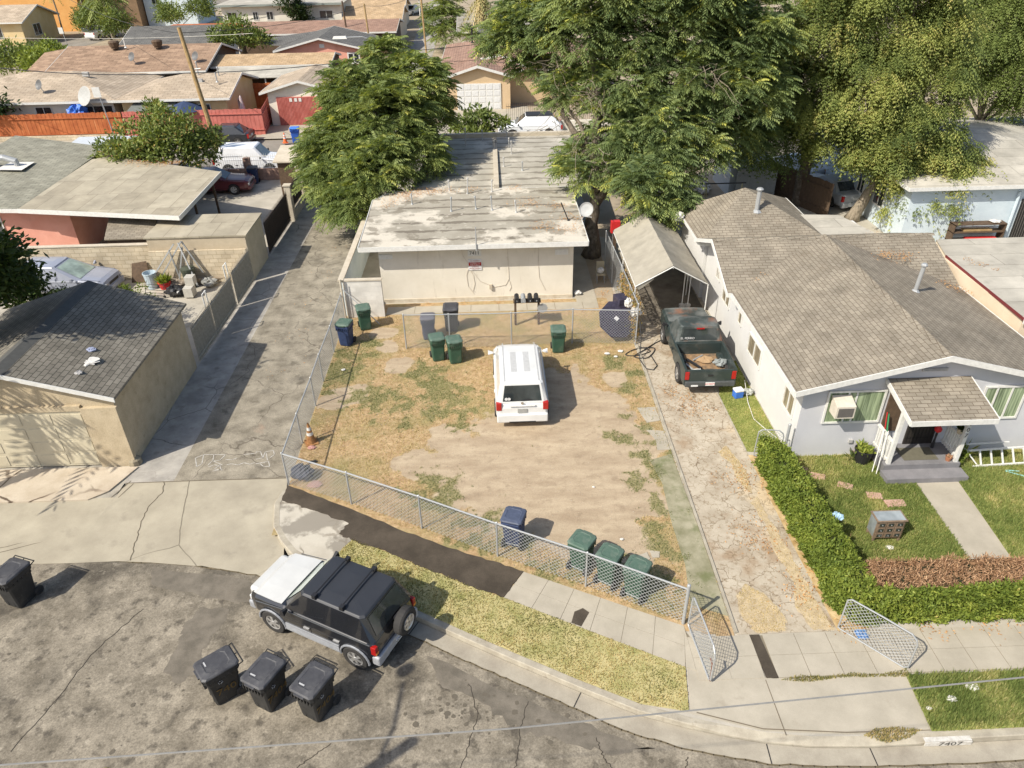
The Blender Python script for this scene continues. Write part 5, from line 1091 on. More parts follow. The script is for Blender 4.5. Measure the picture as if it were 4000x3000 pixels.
def hiproof(root, x0, x1, y0, y1, ze, zr, oh, rmat, wmat, left=True, right=True, th=.09, trim=True, wallz=-.1):
    xa, xb_, ya, yb = x0-oh, x1+oh, y0-oh, y1+oh; yc = (ya+yb)/2; d = (yb-ya)/2
    rl = min(xa+d, (xa+xb_)/2) if left else xa; rr = max(xb_-d, (xa+xb_)/2) if right else xb_
    m = WB(root); m.slab([(xa,ya,ze),(xb_,ya,ze),(rr,yc,zr),(rl,yc,zr)], th); m.slab([(rl,yc,zr),(rr,yc,zr),(xb_,yb,ze),(xa,yb,ze)], th)
    if left: m.slab([(xa,ya,ze),(rl,yc,zr),(xa,yb,ze)], th)
    if right: m.slab([(xb_,ya,ze),(xb_,yb,ze),(rr,yc,zr)], th)
    m.build('roof', rmat)
    if trim: fascia(root, [(xa,ya,ze),(xb_,ya,ze)]+([(rr,yc,zr)] if not right else [])+[(xb_,yb,ze),(xa,yb,ze)]+([(rl,yc,zr)] if not left else [])+[(xa,ya,ze)])
    WB(root).box(x0, x1, y0, y1, wallz, ze-th-.01).build('wall', wmat)
    if not right: WB(root).add([(x1,y0,ze-th-.01),(x1,y1,ze-th-.01),(x1,yc,zr-th-.03)], [(0,1,2)]).build('gable_wall', wmat)
def window(root, axis, pos, u0, u1, z0, z1, out=-1, gl='glassd', nm=2, fr='trim', fw=.06, split=None):
    """axis 'y': wall plane y=pos facing out (-1 = towards -y); axis 'x': plane x=pos"""
    d = .035*out; m = WB(root)
    def bx(a0, a1, b0, b1, t0, t1):
        p0, p1 = sorted((pos+t0*out, pos+t1*out))
        if axis == 'y': m.box(a0, a1, p0, p1, b0, b1)
        else: m.box(p0, p1, a0, a1, b0, b1)
    bx(u0, u1, z0-.0, z0+fw, .003, .05); bx(u0, u1, z1-fw, z1, .003, .05); bx(u0, u0+fw, z0+fw, z1-fw, .003, .05); bx(u1-fw, u1, z0+fw, z1-fw, .003, .05)
    for k in (split or [i/nm for i in range(1, nm)]): bx(u0+(u1-u0)*k-fw*.4, u0+(u1-u0)*k+fw*.4, z0+fw, z1-fw, .003, .045)
    f = m.build('window', K[fr]); m = WB(root); bx(u0+fw, u1-fw, z0+fw, z1-fw, .003, .018); m.build('pane', K[gl] if isinstance(gl, str) else gl, f); return f
def pipe(root, x, y, z0, z1, r=.04, mat='galv', cap=True, dx=0, name='vent_pipe'):
    m = WB(root).tube([(x,y,z0),(x+dx,y,z1)], r, 8)
    if cap: m.lathe([(r*1.5,0),(r*1.6,.05),(r*1.0,.1)], (x+dx,y,z1), 8)
    m.lathe([(r*2.4,0),(r*1.2,.09)], (x,y,z0), 8); return m.build(name, K[mat])
# ---- white flat roofed apartment building 7411 ------------------------------
A = thing('apartment_building', 'white flat roofed apartment building with 7411 on its front wall', 'building', (-.85, 33, 0))
WB(A).box(-5.02,3.35,29.70,36.2,-.1,2.66).build('wall', K['white_st'])
WB(A).slab([(-5.72,29.1,2.84),(3.90,29.1,2.84),(3.86,36.3,2.90),(-5.0,36.3,2.90),(-5.86,35.0,2.88)], .14).build('roof', K['roll'])
fascia(A, [(-5.72,29.1,2.85),(3.90,29.1,2.85),(3.86,36.3,2.91)], h=.19); fascia(A, [(-5.0,36.3,2.91),(-5.86,35.0,2.89),(-5.72,29.1,2.85)], h=.17)
WB(A).box(-5.02,3.36,29.66,29.70,-.05,.16).build('plinth', surf('stained_plinth', (.45,.38,.28), (.6,.54,.43), s=3))
for x0_, x1_, z0_, z1_, nm, mt in ((-5.0,-4.42,2.08,2.28,'vent_cover','white_st'),(2.55,3.12,2.06,2.30,'vent_cover','white_st')):
    m = WB(A); m.box(x0_,x1_,29.66,29.70,z0_,z1_); m.build(nm, K['trim'])
    m = WB(A); 
sg = WB(A).box(-1.20,-.62,29.665,29.70,2.10,2.38).build('number_board', K['trim'])
text('7411', .22, .002, 'number', K['cable'], sg, frame((-.91,29.660,2.24), (1,0,0), (0,0,1)), world=A.location)
sg = WB(A).box(-1.20,-.62,29.67,29.70,1.45,1.95).build('notice_board', W2)
WB(A).box(-1.18,-.64,29.662,29.67,1.66,1.82).build('notice_band', K['tail'], sg)
for s_, z_, h_, mt in (('THIS PROPERTY',1.885,.062,'tail'),('CLOSED TO',1.775,.080,'whitep'),('THE PUBLIC',1.70,.080,'whitep'),('NO ENTRY',1.615,.06,'tail'),('WITHOUT PERMISSION',1.545,.048,'tail'),('M.C. SEC. 41.24',1.485,.04,'tail')):
    text(s_, h_, .001, 'notice_lettering', K[mt], sg, frame((-.91,29.658,z_), (1,0,0), (0,0,1)), world=A.location)
WB(A).box(-.32,-.20,29.6,29.70,.55,.76).build('meter_box', K['cap'])
m = WB(A)
for pl in ([(-1.5,2.6),(-1.4,2.1),(-1.15,1.7),(-1.3,1.2),(-1.25,.7),(-1.0,.3)],[(-1.2,1.6),(-1.0,1.2),(-.95,.8),(-1.05,.45),(-.95,.42)],[(-1.1,1.5),(-.7,.9),(-.1,.62),(.4,.7),(.55,1.0),(.5,2.55)],[(.55,.95),(.65,.6),(.55,.4)],[(1.85,2.5),(1.83,1.7),(1.88,1.0),(2.15,.4)]):
    m.tube([(x,29.685,z) for x, z in pl], .009, 4)
m.build('cable', plain('beige_cable', (.55,.49,.40), .7))
for x, y, h_ in ((-3.9,34.3,.45),(-2.2,36.1,.5),(-1.3,35.6,.75),(-.1,35.8,.55),(-2.0,33.2,.6),(-.85,33.4,.55),(-.1,33.2,.6),(1.0,32.8,.5)): pipe(A, x, y, 2.86, 2.86+h_, .03, random.choice(['greytrim','galv']), dx=random.uniform(-.05,.05))
WB(A).tube([(-.80,29.05,2.60),(-.80,29.05,3.35)], .03, 6).tube([(-.80,29.05,3.35),(-.80,29.05,3.65)], .02, 6).build('service_mast', K['galv'])
pipe(A, 3.3, 31.6, 2.86, 3.7, .025, 'black', False, -.35)
m = WB(A).lathe([(0,0),(.15,.02),(.27,.07),(.32,.12),(.33,.13),(.32,.145),(.26,.09),(0,.03)], (0,0,0), 20)
d_ = Matrix.Translation((4.15,31.9,3.22)) @ Matrix.Rotation(R(-25),4,'Z') @ Matrix.Rotation(R(62),4,'X')
m.v = [tuple(d_ @ Vector(p)) for p in m.v]; m.tube([(4.15,31.95,3.2),(3.9,31.6,2.9),(3.8,31.9,2.86)], .02, 6); m.tube([(4.0,31.7,3.0),(4.3,31.3,3.1)], .015, 5); m.build('satellite_dish', plain('dish_grey', (.36,.36,.35), .6))
litter('leaf_litter', [(-4.2,35.5,.8,2.92),(-3.2,36.1,.6,2.92),(-2.3,36.2,.6,2.92),(-5.2,34.2,.5,2.90),(3.3,30.5,.6,2.88),(3.4,32,.7,2.88),(2.2,31,.7,2.88),(3.0,33.5,.6,2.9),(1.5,34,.8,2.9),(1,36.3,.5,2.93),(-1,36.2,.5,2.93),(-4.4,35.6,.6,2.93),(-3.6,36,.6,2.93),(-5.0,34.8,.5,2.92),(-2.8,36.1,.5,2.93)], 300, 'orange dry leaves caught on the apartment roof', size=.08)
# second building
A2 = thing('apartment_building', 'rear white apartment building with a grey patched flat roof between the two big trees', 'building', (0, 42, 0))
WB(A2).box(-3.8,4.2,37.8,47.0,-.1,2.35).build('wall', K['white_st']); WB(A2).slab([(-4.3,37.3,2.55),(.02,37.3,2.55),(.02,47.6,2.62),(-3.6,47.6,2.62)], .14).slab([(.28,37.3,2.58),(4.7,37.3,2.58),(5.0,47.6,2.65),(.28,47.6,2.65)], .14).build('roof', K['roll2'])
fascia(A2, [(-4.3,37.3,2.56),(.02,37.3,2.56)], h=.14); fascia(A2, [(.28,37.3,2.59),(4.7,37.3,2.59)], h=.14); WB(A2).box(.02,.28,37.3,44,2.3,2.78).build('parapet', K['cap'])
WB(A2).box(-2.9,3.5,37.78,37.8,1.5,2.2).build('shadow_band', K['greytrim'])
WB(A2).box(-3.6,5.0,47.3,47.6,2.62,2.86).build('rear_parapet', K['cap'])
for x, y, h_ in ((.1,44.2,.55),(1.0,44.9,.5),(1.1,43.4,.7),(.6,41,.45),(1.6,40.2,.4),(-1.6,45.5,1.0),(-.6,46.5,.6),(.9,46.6,.7),(-3.2,44,.9)): pipe(A2, x, y, 2.6, 2.6+h_, .032, random.choice(['greytrim','galv']))
# wing wall of white block and the long alley wall
t = thing('wing_wall', 'short white painted block wall with a sandy cap beside the apartment building', 'wall', (-5.7,28.4,0)); WB(t).box(-6.42,-4.82,28.34,28.48,-.05,1.70).build('wall', K['wblock']); WB(t).box(-6.5,-4.78,28.31,28.51,1.70,1.76).build('cap', K['cap'])
t = thing('side_wall', 'long white wall with a sandy cap between the alley and the apartment building', 'wall', (-6.45,32,0)); WB(t).box(-6.55,-6.42,28.52,37,-.05,1.72).build('wall', K['blue_st']); WB(t).box(-6.6,-6.36,28.3,37.05,1.72,1.78).build('cap', K['cap'])
t = thing('wall_pipe', 'pair of beige pipes standing at the end of the long alley wall', 'pipe', (-6.5,28.2,0)); WB(t).tube([(-6.47,28.22,0),(-6.47,28.22,1.85)], .045, 8).tube([(-6.36,28.2,0),(-6.36,28.2,1.7)], .02, 6).build('pipe', K['cap'])
t = thing('fence_brace', 'thin diagonal grey brace leaning from the wing wall to the ground', 'brace', (-6,28.1,0)); WB(t).tube([(-6.45,28.2,1.45),(-5.0,27.6,.1),(-4.98,27.6,.02)], .018, 6).build('brace', K['galv'])
# ---- grey house 7407 ------------------------------------------------------
Hs = thing('house', 'pale grey stucco house with a brown shingle roof and 7407 on its porch post', 'house', (13, 22, 0))
ex, rx, er = 8.58, 12.85, 16.95; zE, zR = 2.66, 3.72; yf, yr = 17.62, 26.9
cz = 3.68; ye = 24.2     # cross gable ridge height, its front eave
sl_ = (zR-zE)/(rx-ex); slc = (cz-zE)/(yr-ye)
zl = lambda x: zE+sl_*(x-ex); 
# valley where the cross-gable front slope meets the main slopes
vx = lambda y: ex+(zE+slc*(y-ye)-zE)/sl_
vt = (ex+(cz-zE)/sl_, yr)
m = WB(Hs); th = .10
m.slab([(ex,yf,zE),(rx,yf,zR),(rx,yr,zR),(vt[0],yr,cz),(ex,ye,zE)], th)
slr = (zR-zE)/(er-rx); vtr = er-(cz-zE)/slr
m.slab([(rx,yf,zR),(er,yf,zE),(er,ye,zE),(vtr,yr,cz),(rx,yr,zR)], th)
m.slab([(8.42,ye,zE),(ex,ye,zE),(vt[0],yr,cz),(8.42,yr,cz)], th); m.slab([(er,ye,zE),(17.0,ye,zE),(17.0,yr,cz),(vtr,yr,cz)], th)
m.slab([(8.42,yr,cz),(17.0,yr,cz),(17.0,29.3,cz-.9),(8.42,29.3,cz-.9)], th)
m.build('roof', K['sh_house'])
m = WB(Hs)   # ridge caps
y = yf+.1
while y < yr-.1:
    m.add([(rx-.15,y,zR-.02),(rx,y,zR+.035),(rx+.15,y,zR-.02),(rx-.15,y+.26,zR-.035),(rx,y+.26,zR+.012),(rx+.15,y+.26,zR-.035)], [(0,1,4,3),(1,2,5,4),(0,2,1)]); y += .22
x = 8.5
while x < 16.9:
    m.add([(x,yr-.14,cz-.03),(x,yr,cz+.03),(x,yr+.14,cz-.03),(x+.26,yr-.14,cz-.045),(x+.26,yr,cz+.01),(x+.26,yr+.14,cz-.045)], [(0,3,4,1),(1,4,5,2),(0,1,2)]); x += .22
m.build('ridge_cap', K['sh_house'])
fascia(Hs, [(ex,ye,zE),(ex,yf,zE),(rx,yf,zR),(er,yf,zE),(er,ye,zE)], h=.17); fascia(Hs, [(8.42,yr,cz),(8.42,ye,zE),(ex,ye,zE)], h=.15); fascia(Hs, [(8.42,29.3,cz-.9),(8.42,yr,cz)], h=.15)
m = WB(Hs); m.add([(9.03,18,-.1),(16.5,18,-.1),(16.5,18,zE-.02),(rx,18,zR-.12),(9.03,18,zE-.02)], [(0,1,2,3,4)]); m.build('front_wall', K['house_st'])
m = WB(Hs); m.add([(9.03,18,-.1),(9.03,29.2,-.1),(9.03,29.2,2.75),(9.03,yr,cz-.11),(9.03,ye,zE-.09),(9.03,18,zE-.09)], [(5,4,3,2,1,0)]); m.add([(16.5,18,-.1),(16.5,29,-.1),(16.5,29,2.5),(16.5,18,2.5)], [(0,1,2,3)]); m.add([(9.03,29.2,-.1),(16.5,29.2,-.1),(16.5,29.2,2.7),(9.03,29.2,2.7)], [(3,2,1,0)]); m.build('side_wall', K['house_side'])
m = WB(Hs); m.box(12.35,13.1,17.955,17.997,3.02,3.12)
for k in range(3): m.box(12.38,13.07,17.94,17.955,3.035+k*.03,3.048+k*.03)
m.build('gable_vent', K['greytrim'])
w1 = window(Hs, 'y', 17.997, 9.74, 11.50, 1.24, 2.42, -1, 'glassg', split=[.36,.5])
m = WB(Hs); m.box(9.86,10.43,17.5,17.93,1.74,2.16); m.add([(9.86,17.5,2.16),(10.43,17.5,2.16),(10.43,17.95,2.3),(9.86,17.95,2.3),(9.86,17.95,2.16),(10.43,17.95,2.16)], [(0,1,2,3),(0,3,4),(1,5,2)]); ac = m.build('air_conditioner', plain('beige_metal', (.58,.53,.44), .6), bevel=.01)
WB(Hs).box(9.92,10.37,17.49,17.5,1.80,2.10).build('grille', plain('ac_grille', (.12,.11,.10), .7), ac)
window(Hs, 'y', 17.997, 14.45, 15.75, 1.22, 2.42, -1, 'glassg', split=[.3,.65])
window(Hs, 'x', 9.027, 18.40, 19.28, 1.12, 1.92, -1, 'glassw'); window(Hs, 'x', 9.027, 21.55, 22.95, .98, 1.76, -1, 'glassw'); window(Hs, 'x', 9.027, 23.9, 24.35, 1.4, 1.95, -1, 'glassw', nm=1)
window(Hs, 'x', 9.027, 25.5, 26.5, 1.3, 2.25, -1, 'glassw'); window(Hs, 'x', 9.027, 27.1, 27.6, 1.75, 2.3, -1, 'glassw')
dr = WB(Hs).box(12.48,13.38,17.95,17.996,.36,2.36).build('door', plain('black_security_door', (.03,.025,.022), .5))
m = WB(Hs); 
for k in range(8): m.box(12.54+k*.108,12.556+k*.108,17.935,17.95,.42,2.3)
for z_ in (.6,1.0,1.4,1.8,2.2): m.box(12.5,13.36,17.935,17.95,z_,z_+.02)
m.build('door_grille', K['blackm'], dr); WB(Hs).box(11.62,12.18,17.94,17.997,.9,2.3).build('window_shutter', K['darkwood'])
WB(Hs).box(10.75,10.87,17.94,17.997,.48,.60).build('outlet_cover', K['greytrim'])
pipe(Hs, 14.35, 22.6, 3.30, 4.25, .07, 'galv', True, .05, 'chimney_pipe')
# porch
p = WB(Hs); p.box(11.45,13.76,16.95,17.99,-.05,.36); p.build('porch_floor', surf('grey_porch_paint', (.17,.165,.17), (.22,.215,.22), s=2)); WB(Hs).box(11.38,13.82,16.50,16.95,-.05,.19).build('porch_step', surf('grey_step_paint', (.18,.175,.18), (.24,.23,.235), s=2))
WB(Hs).box(12.15,13.2,17.15,17.75,.363,.375).build('door_mat', plain('doormat_brown', (.13,.12,.085), .95))
zf_, zb2 = 2.42, 2.80; pr_ = [(11.40,16.32,zf_),(13.86,16.32,zf_),(13.86,17.98,zb2),(11.40,17.98,zb2)]
WB(Hs).slab(pr_, .07).build('porch_roof', K['sh_house']); fascia(Hs, [pr_[3],pr_[0],pr_[1],pr_[2]], h=.15)
for x in (11.60,13.64): WB(Hs).box(x-.055,x+.055,17.0,17.11,.36,2.46).build('porch_post', K['trim'])
for k, ch_ in enumerate('7407'): text(ch_, .20, .003, 'number', K['cable'], Hs, frame((13.64,16.995,1.98-k*.21), (1,0,0), (0,0,1)), world=Hs.location)
for x in (11.55,13.69):
    m = WB(Hs); m.box(x-.045,x+.045,17.1,17.96,1.12,1.18); m.box(x-.03,x+.03,17.1,17.96,.46,.52)
    for k in range(7): m.box(x-.02,x+.02,17.16+k*.115,17.22+k*.115,.40,1.12)
    m.build('railing', K['trim'])
litter('leaf_litter', [(15.0,25.5,.55,3.16+.2),(15.4,25.6,.5,3.35),(14.6,25.6,.4,3.4)], 330, 'orange leaf pile on the shingle slope near the ridge', size=.08)
litter('leaf_litter', [(16.5,23.8,.35,2.82),(16.7,23.5,.35,2.78),(16.3,24.1,.3,2.9)], 300, 'orange leaf pile in the roof valley by the beige parapet wall', size=.08)
litter('leaf_litter', [(9.6,24.7,.2,2.96),(9.9,25.0,.2,3.05)], 200, 'few red leaves in the left roof valley', size=.07)
# rear hip-roofed part
Hr = thing('house', 'small grey hip roofed house behind the larger shingle roofed one', 'house', (11.3, 31, 0)); m = WB(Hr)
ap_ = (11.15,31.9,4.05); cs = [(8.55,28.9,2.72),(14.0,28.9,2.72),(14.0,34.2,2.72),(8.55,33.2,2.72)]
for i in range(4): m.slab([cs[i], cs[(i+1)%4], ap_], .09)
m.build('roof', K['sh_house']); fascia(Hr, cs+[cs[0]], h=.13); WB(Hr).box(8.9,13.6,29.3,33.2,-.1,2.62).build('wall', K['house_side']); pipe(Hr, 11.35, 30.6, 3.4, 4.35, .10, 'galv', True, 0, 'chimney_pipe')
t = thing('lean_to', 'small flat roofed lean to with a pale sheet roof behind the shingle ridge', 'outbuilding', (15,30,0)); WB(t).box(14.1,16.0,28.6,31.2,-.1,2.65).build('wall', K['house_side']); WB(t).slab([(13.6,28.2,2.8),(16.4,28.2,2.8),(15.4,31.4,2.85),(13.7,31.6,2.85)], .1).build('roof', K['pale_roof'])
litter('leaf_litter', [(13.7,28.8,.3,2.83),(15.8,28.8,.35,2.83),(16.1,29.2,.3,2.83)], 250, 'orange leaves along the edge of the pale lean to roof', size=.07)
# neighbouring flat-roofed building on the right
t = thing('building', 'flat roofed building with a beige side wall and red roof edge', 'building', (21,24,0)); WB(t).box(17.15,26,20.9,27.5,-.1,3.05).build('wall', K['beige_st']); WB(t).slab([(17.10,20.8,3.12),(26.1,20.8,3.12),(26.1,27.6,3.12),(17.75,27.6,3.12),(17.3,26,3.12)], .08).build('roof', K['pale_roof']); fascia(t, [(17.3,26,3.13),(17.10,20.8,3.13)], h=.09, mat=plain('dark_red_edge', (.16,.03,.03), .6)); fascia(t, [(17.10,20.8,3.13),(26.1,20.8,3.13)], h=.2)
litter('leaf_litter', [(17.9,25.5,.3,3.14),(18.1,25.0,.35,3.14),(18.4,24.6,.2,3.14)], 250, 'orange leaf heap at the left edge of the flat roof', size=.08)
# rear right building
t = thing('building', 'pale blue building with a low pale hipped roof under the trees at the right', 'building', (26,40,0)); hiproof(t, 20.4,33,34.7,47,3.0,3.95,.4,K['pale_roof'],K['blue_st'])
dr = WB(t).box(26.0,27.0,34.62,34.7,.1,2.2).build('door', K['blackm']); m = WB(t)
for k in range(8): m.box(26.05+k*.125,26.07+k*.125,34.60,34.62,.15,2.15)
m.build('door_grille', plain('worn_iron', (.12,.11,.1), .6), dr); window(t, 'x', 20.4, 37.0, 38.2, 1.0, 2.2, -1, 'glassd'); window(t, 'x', 20.4, 39.4, 40.2, 1.0, 2.2, -1, 'glassd'); WB(t).tube([(25.7,34.6,.1),(25.7,34.6,2.6)], .07, 6).build('downpipe', K['blue_st'])
t = thing('shelf', 'weathered timber shelf with boards and red things against the pale blue wall', 'shelf', (23.8,34.3,0)); m = WB(t)
for z_ in (.3,.75,1.15): m.box(22.6,25.2,34.0,34.5,z_,z_+.04)
for x_ in (22.6,25.15): m.box(x_,x_+.05,34.0,34.5,0,1.2)
m.build('frame', K['darkwood']); WB(t).box(23.2,24.6,34.1,34.4,.8,.88).build('boards', K['wood']); WB(t).box(23.4,24.9,34.0,34.3,.35,.47).build('red_cloth', K['redp']); 
crumple('basin', 'white basin on top of the timber shelf', 'basin', (24.7,34.25,1.2), .25, K['paper'], .1, 8)
# ---- canopy carport
t = thing('canopy_carport', 'grey cloth canopy carport on a white pipe frame beside the grey house', 'carport', (6.9,29.5,0)); xa, xb_, xr = 5.50,8.40,6.93; y0_, y1_ = 26.55,32.6; ze_, zr_ = 1.98,2.78
m = WB(t)
NY = 12
for s0, s1 in (((xa,ze_-.02),(xr,zr_)),((xr,zr_),(xb_,ze_-.02))):
    for i in range(NY):
        ya, yb = y0_+(y1_-y0_)*i/NY, y0_+(y1_-y0_)*(i+1)/NY
        for k in range(6):
            def pt(yv, u): x = s0[0]+(s1[0]-s0[0])*u; z = s0[1]+(s1[1]-s0[1])*u-.09*math.sin(u*math.pi)*abs(math.sin((yv-y0_)*math.pi/3.0))+.012*math.sin(yv*7+u*5); return (x, yv, z)
            m.quad(pt(ya,k/6), pt(ya,(k+1)/6), pt(yb,(k+1)/6), pt(yb,k/6))
m.quad((xa,y0_,ze_-.02),(xa+.15,y0_+.02,ze_-.22),(xa+.7,y0_+.02,ze_+.22),(xa+.7,y0_,ze_+.37)); m.build('canopy', K['tarp'])
for yv, lo_ in ((y0_,.0), (y0_+3.0,.12), (y1_,.12)): WB(t).tube([(xa,yv,0),(xa,yv,ze_-.05-lo_),(xr,yv,zr_-.05-lo_),(xb_,yv,ze_-.05-lo_),(xb_,yv,0)], .026, 8).build('frame_arch', K['trim'])
WB(t).tube([(xa,y0_,ze_-.06),(xa,y1_,ze_-.06)], .02, 6).tube([(xb_,y0_,ze_-.06),(xb_,y1_,ze_-.06)], .02, 6).tube([(xr,y0_,zr_-.12),(xr,y1_,zr_-.12)], .02, 6).build('frame_rail', K['trim'])
for x_, y_, lb in ((7.9,28.2,'white pole in a paint bucket inside the carport, left of its twin'),(8.15,28.2,'white pole in a paint bucket inside the carport, right of its twin')):
    q = thing('pole_bucket', lb, 'pole', (x_,y_,0)); WB(q).tube([(x_,y_,.1),(x_,y_,1.9)], .02, 6).build('pole', K['trim']); WB(q).lathe([(.11,0),(.13,.25),(.11,.25)], (x_,y_,0), 12).build('bucket', K['greytrim'])
# ---- stucco garage front left
Gg = thing('garage', 'tan stucco garage with a dark grey shingle roof and panelled door at the left', 'garage', (-14.5, 22, 0)); gx0, gx1, gy0, gy1 = -17.6,-11.62,18.72,24.6
rxg = -14.66; zeg, zrg = 2.62, 3.62; m = WB(Gg)
xe = -11.42; xl = 2*rxg-xe
m.slab([(rxg,18.5,zrg),(xe,18.5,zeg),(xe,24.78,zeg),(rxg,24.78,zrg)], .06); m.slab([(xl,18.5,zeg),(rxg,18.5,zrg),(rxg,24.78,zrg),(xl,24.78,zeg)], .06); m.build('roof', K['sh_gar'])
m = WB(Gg); m.add([(rxg-.3,18.5,zrg-.09),(rxg,18.5,zrg+.03),(rxg+.3,18.5,zrg-.09),(rxg-.3,24.78,zrg-.09),(rxg,24.78,zrg+.03),(rxg+.3,24.78,zrg-.09)], [(0,1,4,3),(1,2,5,4)]); m.build('ridge_cap', plain('ridge_cap_dark', (.085,.085,.08), .9))
fascia(Gg, [(xl,18.5,zeg),(rxg,18.5,zrg),(xe,18.5,zeg)], h=.13); 
m = WB(Gg); zw = lambda x: zrg-(zrg-zeg)/(xe-rxg)*abs(x-rxg)-.07
V = [(gx0,gy0,-.1),(gx1,gy0,-.1),(gx1,gy0,zw(gx1)),(rxg,gy0,zw(rxg)),(gx0,gy0,zw(gx0)),(gx0,gy1,-.1),(gx1,gy1,-.1),(gx1,gy1,zw(gx1)),(rxg,gy1,zw(rxg)),(gx0,gy1,zw(gx0))]
m.add(V, [(0,1,2,3,4),(9,8,7,6,5),(1,6,7,2),(5,0,4,9)]); m.build('wall', K['tan_st'])
WB(Gg).box(-12.62,-11.55,18.60,18.75,-.1,2.22).box(-17.5,-12.62,18.62,18.74,2.12,2.30).build('door_surround', K['tan_st'])
dm = surf('cream_door_paint', (.50,.44,.32), (.58,.52,.38), s=1.5, layers=[((.36,.30,.20), 2, .62, .76, .5)], rough=.7, bump=.3)
dd = WB(Gg).box(-17.3,-12.62,18.66,18.70,.05,2.12).build('garage_door', dm); m = WB(Gg)
for r_ in range(4):
    for c_ in range(5):
        x_ = -17.2+c_*.93; z_ = .12+r_*.50; m.box(x_,x_+.80,18.645,18.66,z_,z_+.38)
m.build('door_panels', dm, dd, bevel=.012)
m = WB(Gg).lathe([(.22,-.1),(.2,.18),(.08,.28)], (-11.62,18.72,.0), 9); m.build('corner_mortar', surf('lumpy_mortar', (.2,.17,.12), (.34,.29,.2), s=6))
crumple('cloth', 'white rag lying on the garage roof', 'cloth', (-12.75,20.05,2.98), .33, K['paper'], .07, 11)
crumple('shoe', 'white and blue shoe on the garage roof above the rag', 'shoe', (-12.9,20.65,3.03), .13, plain('blue_white', (.3,.33,.45), .7), .14, 12)
crumple('shoe', 'grey shoe on the garage roof below the rag', 'shoe', (-12.72,19.35,2.97), .12, plain('grey_shoe', (.35,.34,.33), .7), .12, 13)
# ---- shed, block wall, carport, pink house
t = thing('shed', 'tan flat roofed shed at the end of the block wall beside the alley', 'shed', (-13.6,33.6,0)); WB(t).box(-16.0,-11.5,32.55,35.3,-.1,2.18).build('wall', surf('shed_stucco', (.42,.35,.25), (.52,.44,.32), s=1.5)); WB(t).slab([(-16.1,32.5,2.27),(-11.42,32.5,2.27),(-11.42,35.4,2.30),(-16.1,35.4,2.30)], .07).build('roof', K['carp_roof'])
t = thing('block_wall', 'long sandy concrete block wall behind the silver blue car', 'wall', (-18.5,33.3,0)); WB(t).box(-26,-16.02,33.0,33.2,-.1,1.72).box(-16.02,-11.55,32.38,32.53,-.1,1.62).build('wall', K['block']); WB(t).box(-26.05,-16.02,32.97,33.23,1.72,1.76).build('cap', K['cap'])
t = thing('play_house', 'small shed roof of brown shingles behind the block wall', 'shed', (-17.5,34,0)); WB(t).slab([(-18.3,33.3,1.95),(-16.1,33.3,1.95),(-16.5,35.6,2.35),(-18.9,35.6,2.35)], .06).build('roof', K['sh_house']); WB(t).box(-18.2,-16.4,33.4,35.5,0,1.85).build('wall', K['darkwood'])
t = thing('carport', 'large tan flat carport roof joined to the pink house at the left', 'carport', (-19,39,0)); WB(t).slab([(-23.1,35.4,2.80),(-14.75,33.75,2.80),(-14.85,40.6,2.86),(-22.3,44.2,2.9),(-23.2,43.6,2.9)], .16).build('roof', K['carp_roof']); fascia(t, [(-23.1,35.4,2.81),(-14.75,33.75,2.81),(-14.85,40.6,2.87)], h=.2)
for x_, y_ in ((-15.2,34.6),(-15.3,37.2),(-15.3,40.2)): WB(t).box(x_-.05,x_+.05,y_-.05,y_+.05,0,2.66).build('post', K['darkwood'])
t = thing('house', 'pink stucco house with a grey shingle roof cut by the left edge', 'house', (-27,41,0)); WB(t).slab([(-30,36.2,2.75),(-23.1,35.5,2.75),(-23.2,45.9,3.0),(-30,48.5,3.2)], .14).build('roof', shingle('grey_green_shingle', (.23,.22,.17), (.29,.28,.22), w=.5, h=.26)); fascia(t, [(-30,36.2,2.76),(-23.1,35.5,2.76)], h=.18); WB(t).box(-29.8,-21.2,36.2,45.5,-.1,2.6).build('wall', K['pink_st']); window(t, 'y', 36.2, -25.6, -24.6, 1.0, 2.2, -1, 'glassd')
m = WB(t); m.tube([(-26.6,42.2,3.0),(-26.6,42.2,3.3),(-27.2,42.2,3.5),(-29,42.2,3.55)], .16, 10); m.build('duct', K['galv']); WB(t).sheet([(-27.5,41.5),(-25.9,41.3),(-26,42.9),(-27.4,43)], 3.03).build('roof_patch', K['paper'])
t = thing('flat_shed', 'low shed with a pale blue sheet roof in front of the orange fence', 'shed', (-26,50.2,0)); WB(t).slab([(-27.8,49.2,2.1),(-22.6,49.0,2.1),(-22.9,51.8,2.2),(-27.9,51.9,2.2)], .12).build('roof', plain('pale_blue_sheet', (.5,.53,.56), .6)); WB(t).box(-27.4,-23,49.4,51.6,-.1,1.98).build('wall', K['greytrim'])
